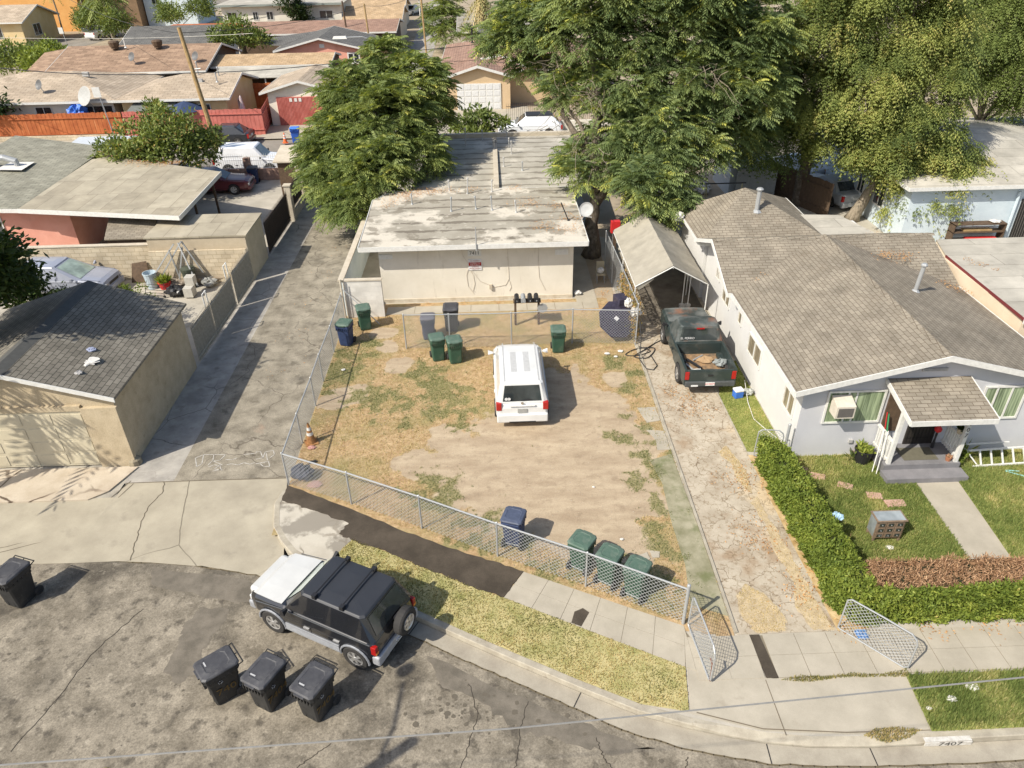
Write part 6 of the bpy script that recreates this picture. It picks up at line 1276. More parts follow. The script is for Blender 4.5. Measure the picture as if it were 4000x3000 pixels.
# ---- houses across the far street
t = thing('row_house', 'pale left wing of the beige shingled row house behind the orange fence', 'house', (-34,66,0)); hiproof(t, -44,-29.8,61.9,72.2,2.62,3.95,.5,K['sh_beige'],K['cream_st'])
window(t, 'y', 61.9, -36.0, -34.7, .9, 2.2, -1, 'glassd'); window(t, 'y', 61.9, -32.2, -29.9, 1.0, 2.2, -1, 'glassd', nm=3)
t = thing('row_house', 'yellow right wing of the beige shingled row house behind the red fence', 'house', (-25,65.5,0)); hiproof(t, -29.1,-20.9,61.8,69.6,2.62,3.75,.45,K['sh_beige'],K['yell_st'],right=False)
window(t, 'y', 61.8, -23.25, -22.2, .95, 2.15, -1, 'glassd', nm=1); window(t, 'x', -20.9, 64.5, 65.4, .9, 1.9, 1, 'glassd')
for x_, y_, z_ in ((-33.4,66.2,3.85),(-23.5,64.2,3.45)): WB(t).box(x_-.25,x_+.25,y_-.12,y_+.12,z_-.2,z_+.12).build('roof_vent', K['greytrim'])
for x_, y_, h_ in ((-23.9,65.4,.9),(-22.2,65.2,.5),(-21.9,63.6,.35)): pipe(t, x_, y_, 3.4, 3.7+h_, .05)
t = thing('awning', 'dark grey cloth awning hung from the yellow house eave', 'awning', (-26.6,61,0)); WB(t).slab([(-28.6,60.8,1.75),(-25.3,60.8,1.75),(-24.6,61.9,2.45),(-28.0,61.9,2.5)], .03).build('cloth', plain('dark_awning', (.14,.15,.14), .8)); WB(t).tube([(-28.5,60.85,0),(-28.5,60.85,1.72)], .03, 5).tube([(-25.4,60.85,0),(-25.4,60.85,1.72)], .03, 5).build('post', K['trim'])
def parasol(name, label, x, y, z, r, mat, closed=False):
    t = thing(name, label, 'parasol', (x,y,0)); WB(t).tube([(x,y,0),(x,y,z)], .03, 6).build('pole', K['trim'])
    if closed: WB(t).lathe([(.28,z-1.5),(.22,z-1.0),(.08,z-.1),(.02,z)], (x,y,0), 8).build('cloth', mat)
    else: WB(t).lathe([(r,z-r*.42),(r*.5,z-r*.17),(.03,z)], (x,y,0), 8).build('canopy', mat)
parasol('parasol', 'open navy parasol standing behind the red fence', -24.0, 61.2, 2.5, 1.5, plain('navy_cloth', (.03,.05,.11), .8))
parasol('parasol', 'closed pale pink parasol beside the yellow gable wall', -19.9, 62.3, 2.6, .3, plain('pale_pink_cloth', (.55,.45,.44), .8), True)
crumple('tarpaulin', 'blue tarpaulin hanging at the row house window', 'tarpaulin', (-32.5,61.5,1.2), .7, K['bluep'], 1.2, 21)
t = thing('house', 'brown shingled house behind the beige roofs', 'house', (-33,77,0)); gable(t, -39.3,-25.9,71.9,82.6,3.02,4.5,'x',.5,K['sh_brown'],K['darkwood']); 
WB(t).slab([(-42.5,74,3.0),(-39.8,72.2,3.0),(-39.8,78,4.3),(-42.6,78,3.9)], .09).build('side_roof', K['sh_brown'])
for x_, y_ in ((-35.0,76.2),(-31.0,76.2)): WB(t).lathe([(.35,0),(.35,.15),(.42,.2),(.5,.55),(.42,.65),(.1,.7)], (x_,y_,4.35), 10).build('roof_ventilator', K['darkwood'])
pipe(t, -34.0, 76.2, 4.4, 5.1, .06, 'trim')
t = thing('house', 'dark grey shingled roof beyond the brown house', 'house', (-34,89,0)); gable(t, -38.3,-29.4,84.5,95,3.0,4.7,'x',.5,K['sh_far'] if False else K['sh_dgrey'],K['cream_st'])
t = thing('garage', 'pale garage with a red corrugated door facing the far street', 'garage', (-15.3,66.5,0)); gable(t, -18.0,-12.7,63.3,70.2,2.62,3.48,'y',.55,K['sh_beige'],K['cream_st'],ohr=.4)
dd = WB(t).box(-17.35,-13.3,63.22,63.3,.0,2.2).build('garage_door', K['pinkwood']); m = WB(t)
for k in range(36): m.box(-17.33+k*.11,-17.28+k*.11,63.19,63.22,.02,2.18)
m.build('door_ribs', K['pinkwood'], dd)
for x_ in (-16.3,-15.9,-15.55): WB(t).box(x_,x_+.22,63.165,63.18,1.85,2.12).build('paper_notice', K['paper'], dd)
t = thing('shed', 'long low shed with a tan shingle ridge behind the red door garage', 'shed', (-20,75,0)); gable(t, -25.4,-14.8,73.6,79,3.0,3.6,'x',.2,K['sh_tan'],K['darkwood']); WB(t).slab([(-25,70.2,2.55),(-15.6,70.0,2.55),(-14.6,73.3,2.95),(-24.6,73.3,2.95)], .05).build('patio_cover', K['pale_roof']); 
for x_ in (-24.7,-20,-15.8): WB(t).box(x_,x_+.1,70.3,70.4,0,2.5).build('post', K['trim'])
t = thing('house', 'coral pink house with a charcoal gable roof and a white window', 'house', (-17.5,87,0)); gable(t, -21.7,-13.1,83.4,92,2.85,3.98,'y',.5,K['sh_dgrey'],K['pink_st'],ohr=.5); window(t, 'y', 83.4, -14.75,-13.45,1.4,2.5,-1,'glassd',nm=2,fw=.14); WB(t).box(-17.5,-17.0,83.36,83.4,3.0,3.35).build('gable_vent', K['trim']); WB(t).slab([(-24.5,88,2.9),(-21.9,86,2.95),(-19,92,3.6),(-24.5,93,2.9)], .1).build('side_roof', K['sh_dgrey'])
t = thing('house', 'long red brown shingled house far behind the pink one', 'house', (-20,103,0)); gable(t, -29.5,-11.6,98.4,107.5,2.6,3.45,'x',.5,K['sh_rbrown'],K['darkwood'])
t = thing('apartment_building', 'long cream flat roofed building at the top edge behind the brown roof', 'building', (-27,114,0)); WB(t).box(-35.2,-19.5,109.8,119,-.1,4.6).build('wall', K['cream_st']); WB(t).slab([(-35.8,109.2,4.8),(-19,109.2,4.8),(-19,119.5,4.85),(-35.8,119.5,4.85)], .18).build('roof', K['pale_roof']); fascia(t, [(-35.8,109.2,4.81),(-19,109.2,4.81)], h=.25, mat=plain('grey_green_trim', (.25,.28,.25), .7))
for x0_, x1_ in ((-34.6,-33.3),(-31.2,-30.5),(-29.4,-28.5),(-25.2,-24.2),(-22.4,-20.6)): window(t, 'y', 109.8, x0_, x1_, 2.9, 3.9, -1, 'glassd')
t = thing('garage', 'low cream walled building with a thin red roof edge beyond the charcoal roof', 'building', (-34,102,0)); WB(t).box(-39.5,-30.5,99,104,-.1,3.1).build('wall', K['cream_st']); WB(t).box(-39.7,-30.3,98.9,104.1,3.1,3.25).build('parapet', K['redwood'])
t = thing('house', 'sandy gable roofed building right of the cream one at the top edge', 'house', (-15.5,115,0)); gable(t, -19,-11.8,108.9,118,2.7,4.0,'x',.4,K['sh_tan'],K['beige_st'])
t = thing('house', 'pale grey house at the head of the far alley', 'house', (-19,142,0)); gable(t, -23.5,-15.2,136,146,4.0,5.4,'x',.5,K['sh_far'],K['blue_st']); window(t, 'y', 136, -18.3,-16.8,2.1,3.6,-1,'glassd')
t = thing('carport', 'dark carport at the far end of the alley', 'carport', (-13.2,140.5,0)); WB(t).slab([(-15.3,137.4,2.6),(-11.2,137.4,2.6),(-11.2,144,2.9),(-15.3,144,2.9)], .2).build('roof', K['sh_dgrey'])
for x_, y_ in ((-15.1,137.6),(-11.4,137.6),(-15.1,143.8),(-11.4,143.8)): WB(t).box(x_-.08,x_+.08,y_-.08,y_+.08,0,2.6).build('post', K['trim'])
t = thing('house', 'tan roofed house between the sandy roof and the far alley', 'house', (-15,128,0)); gable(t, -20.5,-12.6,121,131,2.5,3.9,'x',.4,K['sh_tan'],K['beige_st'])
t = thing('house', 'peach house with a brown hipped roof and white garage door right of the alley', 'house', (0,75,0)); hiproof(t, -4.0,9.5,69.5,84,2.85,4.75,.5,K['sh_rbrown'],K['peach_st'])
WB(t).add([(-3.7,67.2,-.1),(1.7,67.2,-.1),(1.7,67.2,2.72),(-1.05,67.2,3.48),(-3.7,67.2,2.72),(-3.7,70,-.1),(-3.7,70,2.72),(1.7,70,-.1),(1.7,70,2.72)], [(0,1,2,3,4),(5,0,4,6),(1,7,8,2)]).build('garage_wall', K['peach_st'])
WB(t).slab([(-4.1,66.8,2.72),(-1.05,66.8,3.62),(-1.05,72.5,3.62),(-4.1,72.5,2.72)], .1).slab([(-1.05,66.8,3.62),(2.1,66.8,2.72),(2.1,72.5,2.72),(-1.05,72.5,3.62)], .1).build('garage_roof', K['sh_rbrown']); fascia(t, [(-4.1,66.8,2.74),(-1.05,66.8,3.64),(2.1,66.8,2.74)], h=.2); fascia(t, [(-1.0,70.8,3.55),(.9,70.2,4.0),(3.6,69.3,3.0)], h=.2)
dd = WB(t).box(-2.9,.9,67.12,67.2,0,2.15).build('garage_door', K['trim']); m = WB(t)
for r_ in range(4):
    for c_ in range(6): m.box(-2.82+c_*.62,-2.3+c_*.62,67.10,67.12,.08+r_*.53,.5+r_*.53)
m.build('door_panels', W2, dd, bevel=.01); pipe(t, -1.6, 77, 4.0, 5.2, .08, 'blackm')
t = thing('house', 'grey roofed house behind the palm right of the far alley', 'house', (2,98,0)); gable(t, -3.2,9,94,103,2.9,4.3,'x',.5,K['sh_far'],K['cream_st'])
t = thing('house', 'second grey roofed house nearer the peach house', 'house', (3,90,0)); gable(t, -.8,8.5,87.2,92.5,2.9,4.0,'x',.4,K['sh_dgrey'],K['cream_st'])
t = thing('house', 'yellow house with a brown gable roof at the top left corner', 'house', (-72,118,0)); gable(t, -88,-63.8,113.2,122.5,3.0,4.7,'x',.6,K['sh_beige'],K['yell_st'],ohr=.6); window(t, 'y', 113.2, -68.8,-66.6,.9,2.4,-1,'glassd'); window(t, 'x', -63.8, 116,118,.9,2.4,1,'glassd')
t = thing('building', 'tall orange building at the top left corner', 'building', (-73,134,0)); WB(t).box(-92,-62.5,128,140,-.1,9).build('wall', K['orange_st']); window(t, 'y', 128, -75,-73,5.0,7.2,-1,'glassd')
t = thing('building', 'dark brown building beside the orange one', 'building', (-57,134,0)); WB(t).box(-62.4,-54,129,140,-.1,9).build('wall', K['brownw'])
t = thing('building', 'pale grey house behind the big palm', 'building', (-51,138,0)); WB(t).box(-53.8,-46,131,140,-.1,8).build('wall', K['blue_st']); window(t, 'y', 131, -52.5,-51.3,3.2,4.8,-1,'glassd')
parasol('gazebo', 'beige peaked gazebo far off above the charcoal roof', -54.0, 143, 3.2, 3.0, K['tarp'])
t = thing('canopy', 'blue canopy roof at the very top edge', 'canopy', (-52,160,0)); WB(t).slab([(-57,160,2.6),(-49,160,2.6),(-49,165,2.8),(-57,165,2.8)], .1).build('cloth', K['bluep'])
for x_, y_ in ((-56.8,160.2),(-49.2,160.2)): WB(t).box(x_-.06,x_+.06,y_-.06,y_+.06,0,2.6).build('post', K['trim'])
# small metal shed and back fence beneath the trees
t = thing('metal_shed', 'grey metal garden shed under the big trees', 'shed', (15.3,44.5,0)); WB(t).box(13.9,16.2,42.6,46,-.1,2.1).build('wall', plain('shed_metal', (.42,.45,.46), .6)); WB(t).slab([(13.8,42.5,2.1),(16.3,42.5,2.1),(16.3,46.1,2.35),(13.8,46.1,2.35)], .05).build('roof', plain('shed_roof_metal', (.36,.38,.38), .6))
boardfence('dark brown wooden fence under the trees beside the dark trunk', (16.4,43.2), (18.3,38.6), 1.9, K['darkwood'])
boardfence('pale corrugated fence panel right of the metal shed', (14.2,42.3), (16.4,41.9), 1.7, plain('pale_sheet', (.38,.39,.38), .7))
# ================================================================= TREES AND PLANTS
def tree(name, label, cat, base, blobs, mat, kind, trunk=None, r0=.3, clumps=14, per=20, bark='bark', group=None, size=1., forks=None, sig=.22, val=(.0,.75), low=-.55, gold=0.):
    t = thing(name, label, cat, (base[0], base[1], 0), 0, group); t.location = (base[0], base[1], base[2] if len(base) > 2 else 0)
    P, O, Cn = rosettes(blobs, clumps, per, shrink=.22 if size <= 1 else 0) if kind == 'frond' else crown_points([(b_[0],b_[1],b_[2],b_[3]*.92) for b_ in blobs] if kind in ('droop','strand') else blobs, clumps, per, sig, low=low)
    n = len(P); v = val[0]+(val[1]-val[0])*(.68*Cn+.32*rng.uniform(size=n))
    if gold: v = v+gold*(rng.uniform(size=n) < .12)*.5
    if kind in ('frond', 'strand'):
        if kind == 'frond': Q, idx = fronds(P, O, rng.uniform(.6,1.0,n)*size, 8, .23*size, .068*size, .42)
        else: Q, idx = fronds(P, unit(O*np.array([1,1,.4])+np.array([0,0,-.1])), rng.uniform(.25,.6,n)*size, 4, .16*size, .055*size, .85)
        vv = v[idx]+rng.normal(size=len(idx))*.05
        fastmesh('crown', Q, 4, K[mat], vv, t)
    else:
        D = unit(O*.5+rng.normal(size=(n,3))*.6+np.array([0,0,-.45 if kind == 'droop' else .1])); ln, wd = {'small': (.11,.06), 'droop': (.19,.07), 'broad': (.27,.11), 'fine': (.12,.045)}[kind]
        fastmesh('crown', leafquads(P, D, rng.uniform(.7,1.3,n)*ln*size, wd*size), 4, K[mat], v+rng.normal(size=n)*.08, t)
    fk = forks or []
    if not fk:
        b0 = Vector((base[0], base[1], t.location.z)); ctr = Vector(tuple(np.mean(np.array(blobs)[:, :3], 0))); f0 = b0.lerp(Vector((ctr.x, ctr.y, b0.z+(ctr.z-b0.z)*.5)), .8)
        fk = [([b0, f0], r0)]+[([f0, Vector(b_[:3])], r0*.3) for b_ in blobs]
    m = trunk_mb(base, r0, fk); m.v = [(x-t.location.x, y-t.location.y, z-t.location.z) for x, y, z in m.v]; m.build('trunk', K[bark], t, smooth=True)
    return t
T1 =[(-5.8,45.0,7.6,1.2),(-7.5,42.0,6.3,1.7),(-4.2,44.0,6.0,2.0),(-5.8,41.0,4.8,2.5),(-8.2,40.0,4.1,1.7),(-4.1,40.0,3.7,1.6),(-7.7,38.2,2.9,1.5),(-5.9,37.6,3.6,1.6),(-3.4,46.0,4.3,1.1),(-7.0,36.6,2.3,1.1),(-8.6,38.7,2.9,1.3),(-7.8,37.2,2.0,1.1),(-8.9,39.8,3.6,1.3),(-6.2,36.8,2.9,1.1)]
tree('pinnate_tree', 'dense dark green tree with feathery leaves hanging over the alley beside the apartment roof', 'tree', (-6.9,40.5), T1, 'l_ail', 'frond', r0=.22, clumps=92, per=13, val=(.0,.80), gold=.6)
T2 =[(2.2,40.0,9.7,1.8),(4.4,38.0,9.9,2.0),(7.1,38.0,9.8,2.2),(9.7,38.0,9.6,2.2),(12.4,38.0,9.3,2.0),(2.3,40.0,8.0,1.1),(4.1,38.0,7.0,1.5),(6.4,37.0,7.6,1.8),(9.3,37.0,7.5,1.7),(12.0,37.0,7.2,2.0),(5.9,36.0,5.5,1.7),(8.1,36.0,5.8,1.8),(4.1,36.0,4.3,1.0),(5.9,35.0,4.2,1.2),(7.9,35.0,4.2,1.7),(9.8,36.0,4.7,1.5),(7.8,33.6,3.2,1.4),(6.6,33.2,3.8,1.2),(8.4,33.4,2.7,1.0),(4.0,35.0,3.9,.9),(11.6,38.0,5.3,1.6),(14.8,42.0,5.3,1.8),(15.1,42.0,7.8,1.5),(5.2,38.0,11.8,2.3),(9.5,38.0,11.7,2.3),(1.0,40,9.0,1.3),(13.2,39,4.4,1.4),(13.6,40,6.2,1.5)]
b0 = (4.75,34.3,0); f1 = (4.9,35.0,4.0)
fk = [([b0,(4.8,34.5,2.2),f1],.42),([f1,(5.0,36.5,7.5),(4.6,38,11)],.26),([(4.85,34.6,2.6),(7.5,36.2,5.8),(10.0,37.2,8.8),(12.5,38,10.4)],.24),([f1,(3.0,37.5,7),(2.2,40,9.5)],.16),([(7.5,36.2,5.8),(8.2,36.6,7.6),(9.3,38,11)],.15),([(7.5,36.2,5.8),(10.5,37.5,5.6),(14.8,42,6.2)],.13),([(4.8,34.5,3.2),(6.5,35,4),(8,34,3.8)],.10),([f1,(4.2,36,6),(2.6,39.5,7.4)],.1)]
tree('pinnate_tree', 'very tall broad green tree with feathery leaves towering over the canopy carport', 'tree', b0, T2, 'l_ail2', 'frond', r0=.42, clumps=74, per=13, forks=fk, val=(.0,.85), gold=.7)
# bare hanging twigs inside the tall tree
tt = [o for o in COL.objects if o.get('label', '').startswith('very tall broad')][0]
for c in ((4.6,35.5,7.5),(3.2,38,6.0),(4.5,34.8,5.2),(9.8,35.9,5.6),(10.6,36,4.9),(10.2,35.6,8.2),(11.0,36.2,7.0),(3.2,37.5,8.6)):
    tw = MB()
    for k in range(22):
        p_ = Vector(c)+Vector((random.gauss(0,.35),random.gauss(0,.35),random.gauss(0,.4))); pts = [p_]
        d = Vector((random.uniform(-1,1),random.uniform(-1,.4),random.uniform(-1.0,.5)))*.3
        for j in range(4): pts.append(pts[-1]+d+Vector((random.uniform(-.15,.15),random.uniform(-.15,.15),random.uniform(-.15,.1))))
        tw.tube(pts, [.018,.014,.01,.007,.004], 4)
    tw.v = [(x-tt.location.x, y-tt.location.y, z) for x, y, z in tw.v]; tw.build('bare_twigs', K['palebark'], tt)
T3 =[(16.3,39.0,9.5,2.0),(19.0,39.0,9.5,2.5),(21.9,39.0,9.0,2.0),(16.6,39.0,6.7,1.9),(18.8,38.0,6.9,2.5),(21.6,38.0,6.6,2.2),(17.9,39.0,4.6,1.6),(20.0,37.0,4.6,2.1),(22.3,37.0,4.1,1.6),(21.0,36.6,3.0,1.5),(22.6,36.2,2.4,1.5),(22.9,36.2,1.1,1.1),(21.6,36.0,1.7,1.3),(22.2,36.0,.9,.9),(23.6,36.8,2.8,1.5),(17.4,39.0,11.5,2.4),(20.6,39.0,11.2,2.0)]
b3 = (19.5,38.2,0); f3 = (20.3,38.0,3.0)
tree('pepper_tree', 'huge yellow green tree with tiny drooping leaves filling the upper right', 'tree', b3, T3, 'l_yel', 'strand', r0=.45, clumps=34, per=74, bark='palebark', forks=[([b3,(19.9,38.0,1.6),f3],.36),([f3,(19,38.5,6.5),(18,39,9.5)],.25),([f3,(21.5,38,5.5),(22,38.8,8.5)],.2),([f3,(20,38.5,7),(20.6,39,11)],.2)], sig=.175, val=(.0,.95), low=-.8)
b4 = (17.75,41.0,0)
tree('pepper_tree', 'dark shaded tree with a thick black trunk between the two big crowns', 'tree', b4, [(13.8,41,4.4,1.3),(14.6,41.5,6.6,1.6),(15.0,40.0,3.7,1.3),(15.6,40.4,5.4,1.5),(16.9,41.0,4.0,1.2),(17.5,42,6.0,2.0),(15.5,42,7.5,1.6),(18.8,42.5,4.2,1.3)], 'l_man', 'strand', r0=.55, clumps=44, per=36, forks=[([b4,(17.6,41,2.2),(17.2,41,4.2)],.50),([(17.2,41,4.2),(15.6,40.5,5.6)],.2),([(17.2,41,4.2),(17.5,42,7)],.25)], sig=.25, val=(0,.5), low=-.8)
T4 =[(28.9,46.0,8.4,2.4),(30.7,45.0,6.3,1.9),(29.6,47.0,6.0,1.4),(31.6,45.0,4.6,1.3),(29.9,46.0,10.3,2.3),(27.2,47.5,7.2,1.3),(33,46,8,2)]
tree('feathery_tree', 'green feathery tree at the right edge behind the pale hipped roof', 'tree', (31.2,48.2), T4, 'l_man', 'strand', r0=.3, clumps=60, per=44, bark='palebark', sig=.3, val=(.15,.85))
T5 =[(-19.8,46.0,4.2,1.0),(-20.9,45.0,3.2,1.4),(-18.6,45.0,3.4,1.5),(-22.1,44.2,2.9,1.0),(-17.5,45.0,2.7,1.2),(-19.4,43.6,3.1,.9),(-17.4,46.0,3.3,0.8),(-20.8,43.6,3.1,0.8),(-20.1,46.5,5.1,0.5)]
tree('broadleaf_tree', 'bushy broad leaved tree growing over the tan carport roof', 'tree', (-19.8,45.4), T5, 'l_man', 'broad', r0=.18, clumps=45, per=80, sig=.24, val=(.05,.86), gold=.8)
litter('leaf_litter', [(-19.6,42.6,.8,2.93),(-18.6,42.3,.7,2.93),(-20.4,42.9,.6,2.93),(-17.9,42.4,.5,2.93)], 170, 'brown fallen leaves on the carport roof below the bushy tree', size=.12)
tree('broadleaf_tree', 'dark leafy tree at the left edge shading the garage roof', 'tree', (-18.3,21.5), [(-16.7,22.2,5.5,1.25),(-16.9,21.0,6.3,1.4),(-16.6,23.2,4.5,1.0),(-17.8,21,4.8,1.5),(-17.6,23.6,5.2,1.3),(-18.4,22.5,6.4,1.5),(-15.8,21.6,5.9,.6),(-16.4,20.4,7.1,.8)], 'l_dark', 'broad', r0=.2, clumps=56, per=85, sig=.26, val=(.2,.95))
for nm, bl, lb, mt in (('shrub',[(-18.6,28.7,1.1,.6),(-18.0,28.6,1.3,.4)],'dark flowering shrub beside the tree at the left edge','l_dark'),('shrub',[(-17.3,28.6,1.25,.45),(-17.0,28.9,1.1,.4)],'round green shrub in front of the silver blue car','l_hedge'),('shrub',[(-15.2,28.2,1.35,.55),(-14.8,28.3,1.2,.5),(-15.8,28.4,1.3,.45)],'wide green shrub behind the garage ridge','l_hedge')):
    tree(nm, lb, 'shrub', (bl[0][0], bl[0][1]), bl, mt, 'small', r0=.05, clumps=60, per=70, sig=.16, low=-.9)
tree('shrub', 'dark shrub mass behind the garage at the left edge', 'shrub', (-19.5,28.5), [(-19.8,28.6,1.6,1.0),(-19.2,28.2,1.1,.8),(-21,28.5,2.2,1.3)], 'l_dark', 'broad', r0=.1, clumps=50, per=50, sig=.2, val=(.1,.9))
far = [('feathery_tree','feathery green tree right of the far alley','l_ail','frond',(-5.3,100,0),[(-5.4,100.0,3.1,2.3),(-5.6,100.0,4.9,1.9),(-5.0,98.0,2.2,1.3)]),
('broadleaf_tree','bushy green tree between the charcoal roof and the pink house','l_man','broad',(-26.9,88,0),[(-27.2,88.0,3.7,2.0),(-28.6,87,3.4,1.2),(-24.9,87.6,3.4,1.2)]),
('hedge_shrub','large green shrub mass left of the row house, nearest the left edge','l_man','broad',(-51,89,0),[(-51.6,88.0,1.9,1.8),(-50.3,92.0,1.6,1.5),(-46.5,84,2.1,1.6)]),
('hedge_shrub','yellow green shrub beside the brown roof gable','l_hedge','broad',(-44,80,0),[(-44.9,80.5,2.4,1.5),(-43.2,79.2,2.8,1.2),(-44.2,83,3.2,1.1)]),
('broadleaf_tree','dark green trees below the big palm','l_man','broad',(-54,117,0),[(-56.5,120.0,2.3,2.2),(-52.0,115.0,2.2,1.9),(-59,122,2,1.6)]),
('broadleaf_tree','small dark tree right of the far cars','l_man','broad',(-44.9,118,0),[(-44.9,118.0,3.0,1.5),(-42.9,124.0,3.2,1.9),(-47,121,2.6,1.5)]),
('broadleaf_tree','tree standing in front of the long cream building','l_dark','broad',(-25.5,108,0),[(-25.6,108.0,5.4,1.3),(-25.0,108.0,4.0,1.3),(-24.4,108.2,2.8,1.0),(-26,108,6.8,1.2)]),
('shrub','leafy shrub left of the white crossover','l_man','broad',(-.9,56,0),[(-.9,55.4,1.9,.9),(-1.9,55.4,1.6,.8),(.2,55.2,1.5,.8),(-.9,55,1.0,.9)]),
('shrub','round dark shrub behind the orange fence at the left edge','l_dark','broad',(-38.6,61.0,0),[(-38.4,60.9,2.3,1.0),(-39.5,61,2.0,1.0)]),
('shrub','little palm like plant beyond the peach house','l_ail','frond',(-2.4,87.5,0),[(-2.4,87.5,3.0,.9)])]
for nm, lb, mt, kd_, bs_, bl in far: tree(nm, lb, 'tree' if 'tree' in nm else 'shrub', bs_, bl, mt, kd_, r0=.15, clumps=24 if kd_ == 'frond' else 34, per=10 if kd_ == 'frond' else 45, sig=.3, size=1.5, val=(.05,.8))
def palm(label, base, h, n, L, mat='l_ail', dead=False, seed=3, w=.2):
    rs = np.random.default_rng(seed); t = thing('palm_tree', label, 'palm', base); m = WB(t); m.tube([(base[0],base[1],base[2]),(base[0]+.1,base[1],base[2]+h*.5),(base[0],base[1],base[2]+h)], [w*1.2,w*.9,w], 8); m.build('trunk', K['palebark'])
    Q = []; vv = []
    for k in range(n):
        a = 2*math.pi*k/n*2.4; el = rs.uniform(-1.2,-.2) if dead else rs.uniform(-.5,1.1); d = np.array([math.cos(a)*math.cos(el), math.sin(a)*math.cos(el), math.sin(el)])
        P0 = np.array([base[0],base[1],base[2]+h])
        q, _ = fronds(P0[None]+rs.normal(size=(1,3))*.05, d[None], L*rs.uniform(.8,1.1), 10, L*.30, L*.055, .55 if not dead else .9); Q.append(q); vv.append(np.full(len(q), rs.uniform(.2,.75)))
    fastmesh('fronds', np.concatenate(Q), 4, K[mat], np.concatenate(vv), t); return t
palm('big feathery palm above the brown roof at the top left', (-54.0,118,0), 5.6, 46, 3.2, seed=3, w=.25)
palm('slim palm before the yellow house, left one', (-64.0,124,0), 5.8, 16, 1.9, seed=4, w=.12); palm('slim palm before the orange building, middle one', (-61.5,127,0), 6.4, 16, 2.0, seed=5, w=.12); palm('slim palm before the orange building, right one', (-59.8,127,0), 5.6, 16, 2.0, seed=6, w=.12)
palm('tall palm just outside the picture left of the garage door', (-17.9,16.1,0), 6.1, 9, 1.9, seed=9, w=.2)
palm('shaggy palm with dead hanging fronds at the top edge', (-.7,94,0), 6.5, 40, 2.6, 'g_dry', True, 7, .45)
# ---- hedge: dense leaf skin on a dark core, dead and brown along the back of its right arm
def hedge(label, poly, h, brown=None, n=52000):
    t = thing('hedge', label, 'hedge', (poly[0][0], poly[0][1], 0)); c = np.mean(np.array(poly), 0)
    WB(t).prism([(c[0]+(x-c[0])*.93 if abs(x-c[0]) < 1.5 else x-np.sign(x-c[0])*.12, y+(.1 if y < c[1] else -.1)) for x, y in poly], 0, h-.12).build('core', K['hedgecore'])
    P = []; 
    A_ = np.array(poly); lo, hi = A_.min(0), A_.max(0); k = int(n*.55); x = rng.uniform(lo[0], hi[0], k*2); y = rng.uniform(lo[1], hi[1], k*2); ok = inpoly(x, y, poly); x, y = x[ok][:k], y[ok][:k]
    P.append(np.stack([x, y, h-.06+(fbm(x, y, 2.2)-.5)*.42+rng.normal(size=len(x))*.035], 1))
    per_ = [math.dist(poly[i], poly[(i+1)%len(poly)]) for i in range(len(poly))]; T_ = sum(per_); kk = n-len(x)
    for i in range(len(poly)):
        m_ = int(kk*per_[i]/T_); u = rng.uniform(size=m_); a, b_ = poly[i], poly[(i+1)%len(poly)]; X = a[0]+(b_[0]-a[0])*u; Y = a[1]+(b_[1]-a[1])*u; Zz = rng.uniform(.02, h, m_)
        nn = np.array([(b_[1]-a[1]), -(b_[0]-a[0])]); nn = nn/np.linalg.norm(nn); j_ = (fbm(X*1.3+Y, Zz*2, 2.5)-.5)*.36+rng.normal(size=m_)*.03
        P.append(np.stack([X+nn[0]*j_, Y+nn[1]*j_, Zz], 1))
    P = np.concatenate(P); n_ = len(P); D = rng.normal(size=(n_,3))+np.array([-.1,-.3,.5]); v = .05+.75*fbm(P[:,0]*2, P[:,1]*2+P[:,2]*2, 1.5)+rng.normal(size=n_)*.15
    if brown is not None:
        bm_ = brown(P); 
        Pb = P[bm_]; fastmesh('dead_twigs', leafquads(Pb, D[bm_], rng.uniform(.07,.17,len(Pb)), .018), 4, K['l_hbrown'], rng.uniform(0,1,len(Pb)), t)
        P, D, v = P[~bm_], D[~bm_], v[~bm_]
    fastmesh('leaves', leafquads(P, D, rng.uniform(.07,.13,len(P)), .045), 4, K['l_hedge'], v, t); return t
hp = [(7.88,17.7),(8.42,17.3),(8.62,14.0),(8.66,12.55),(16,12.45),(16,11.52),(8.4,11.55),(7.98,11.9),(7.98,14.0)]
def brn(P):
    b_ = (P[:,1] > 11.74+.3*(fbm(P[:,0], P[:,1], 1.3)-.5)) & (P[:,0] > 8.75+.3*(fbm(P[:,0]*3, P[:,1], 1.)-.5)) & (P[:,2] > .35)
    return b_ | ((P[:,0] > 9.0) & (P[:,0] < 9.6) & (P[:,1] > 11.8) & (P[:,2] > .7) & (rng.uniform(size=len(P)) < .7))
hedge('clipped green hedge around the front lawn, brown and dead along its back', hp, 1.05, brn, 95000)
# ================================================================= STREET FURNITURE, WIRES, YARD THINGS
def simple(name, label, cat, mb, mat, **k): o = mb.build(name, mat, **k); return tag(o, label, cat)
t = thing('utility_pole', 'leaning wooden utility pole beyond the carport roof', 'utility pole', (-18.1,50.3,0)); m = WB(t); m.tube([(-18.1,50.3,-.1),(-18.55,50.4,4.5),(-19.0,50.5,8.9)], [.17,.15,.12], 10).build('pole', K['wood']) if False else m.tube([(-18.1,50.3,-.1),(-18.55,50.4,4.5),(-19.0,50.5,8.9)], [.17,.15,.12], 10)
m.build('pole', K['wood']); WB(t).box(-18.35,-17.6,49.9,49.98,2.3,3.1).build('sign_back', K['blackm']); WB(t).tube([(-17.9,50.0,0),(-18.0,49.95,3.0)], .03, 5).build('sign_post', K['blackm'])
WB(t).tube([(-18.75,50.45,6.5),(-18.2,50.4,6.55)], .03, 5).build('bracket', K['galv'])
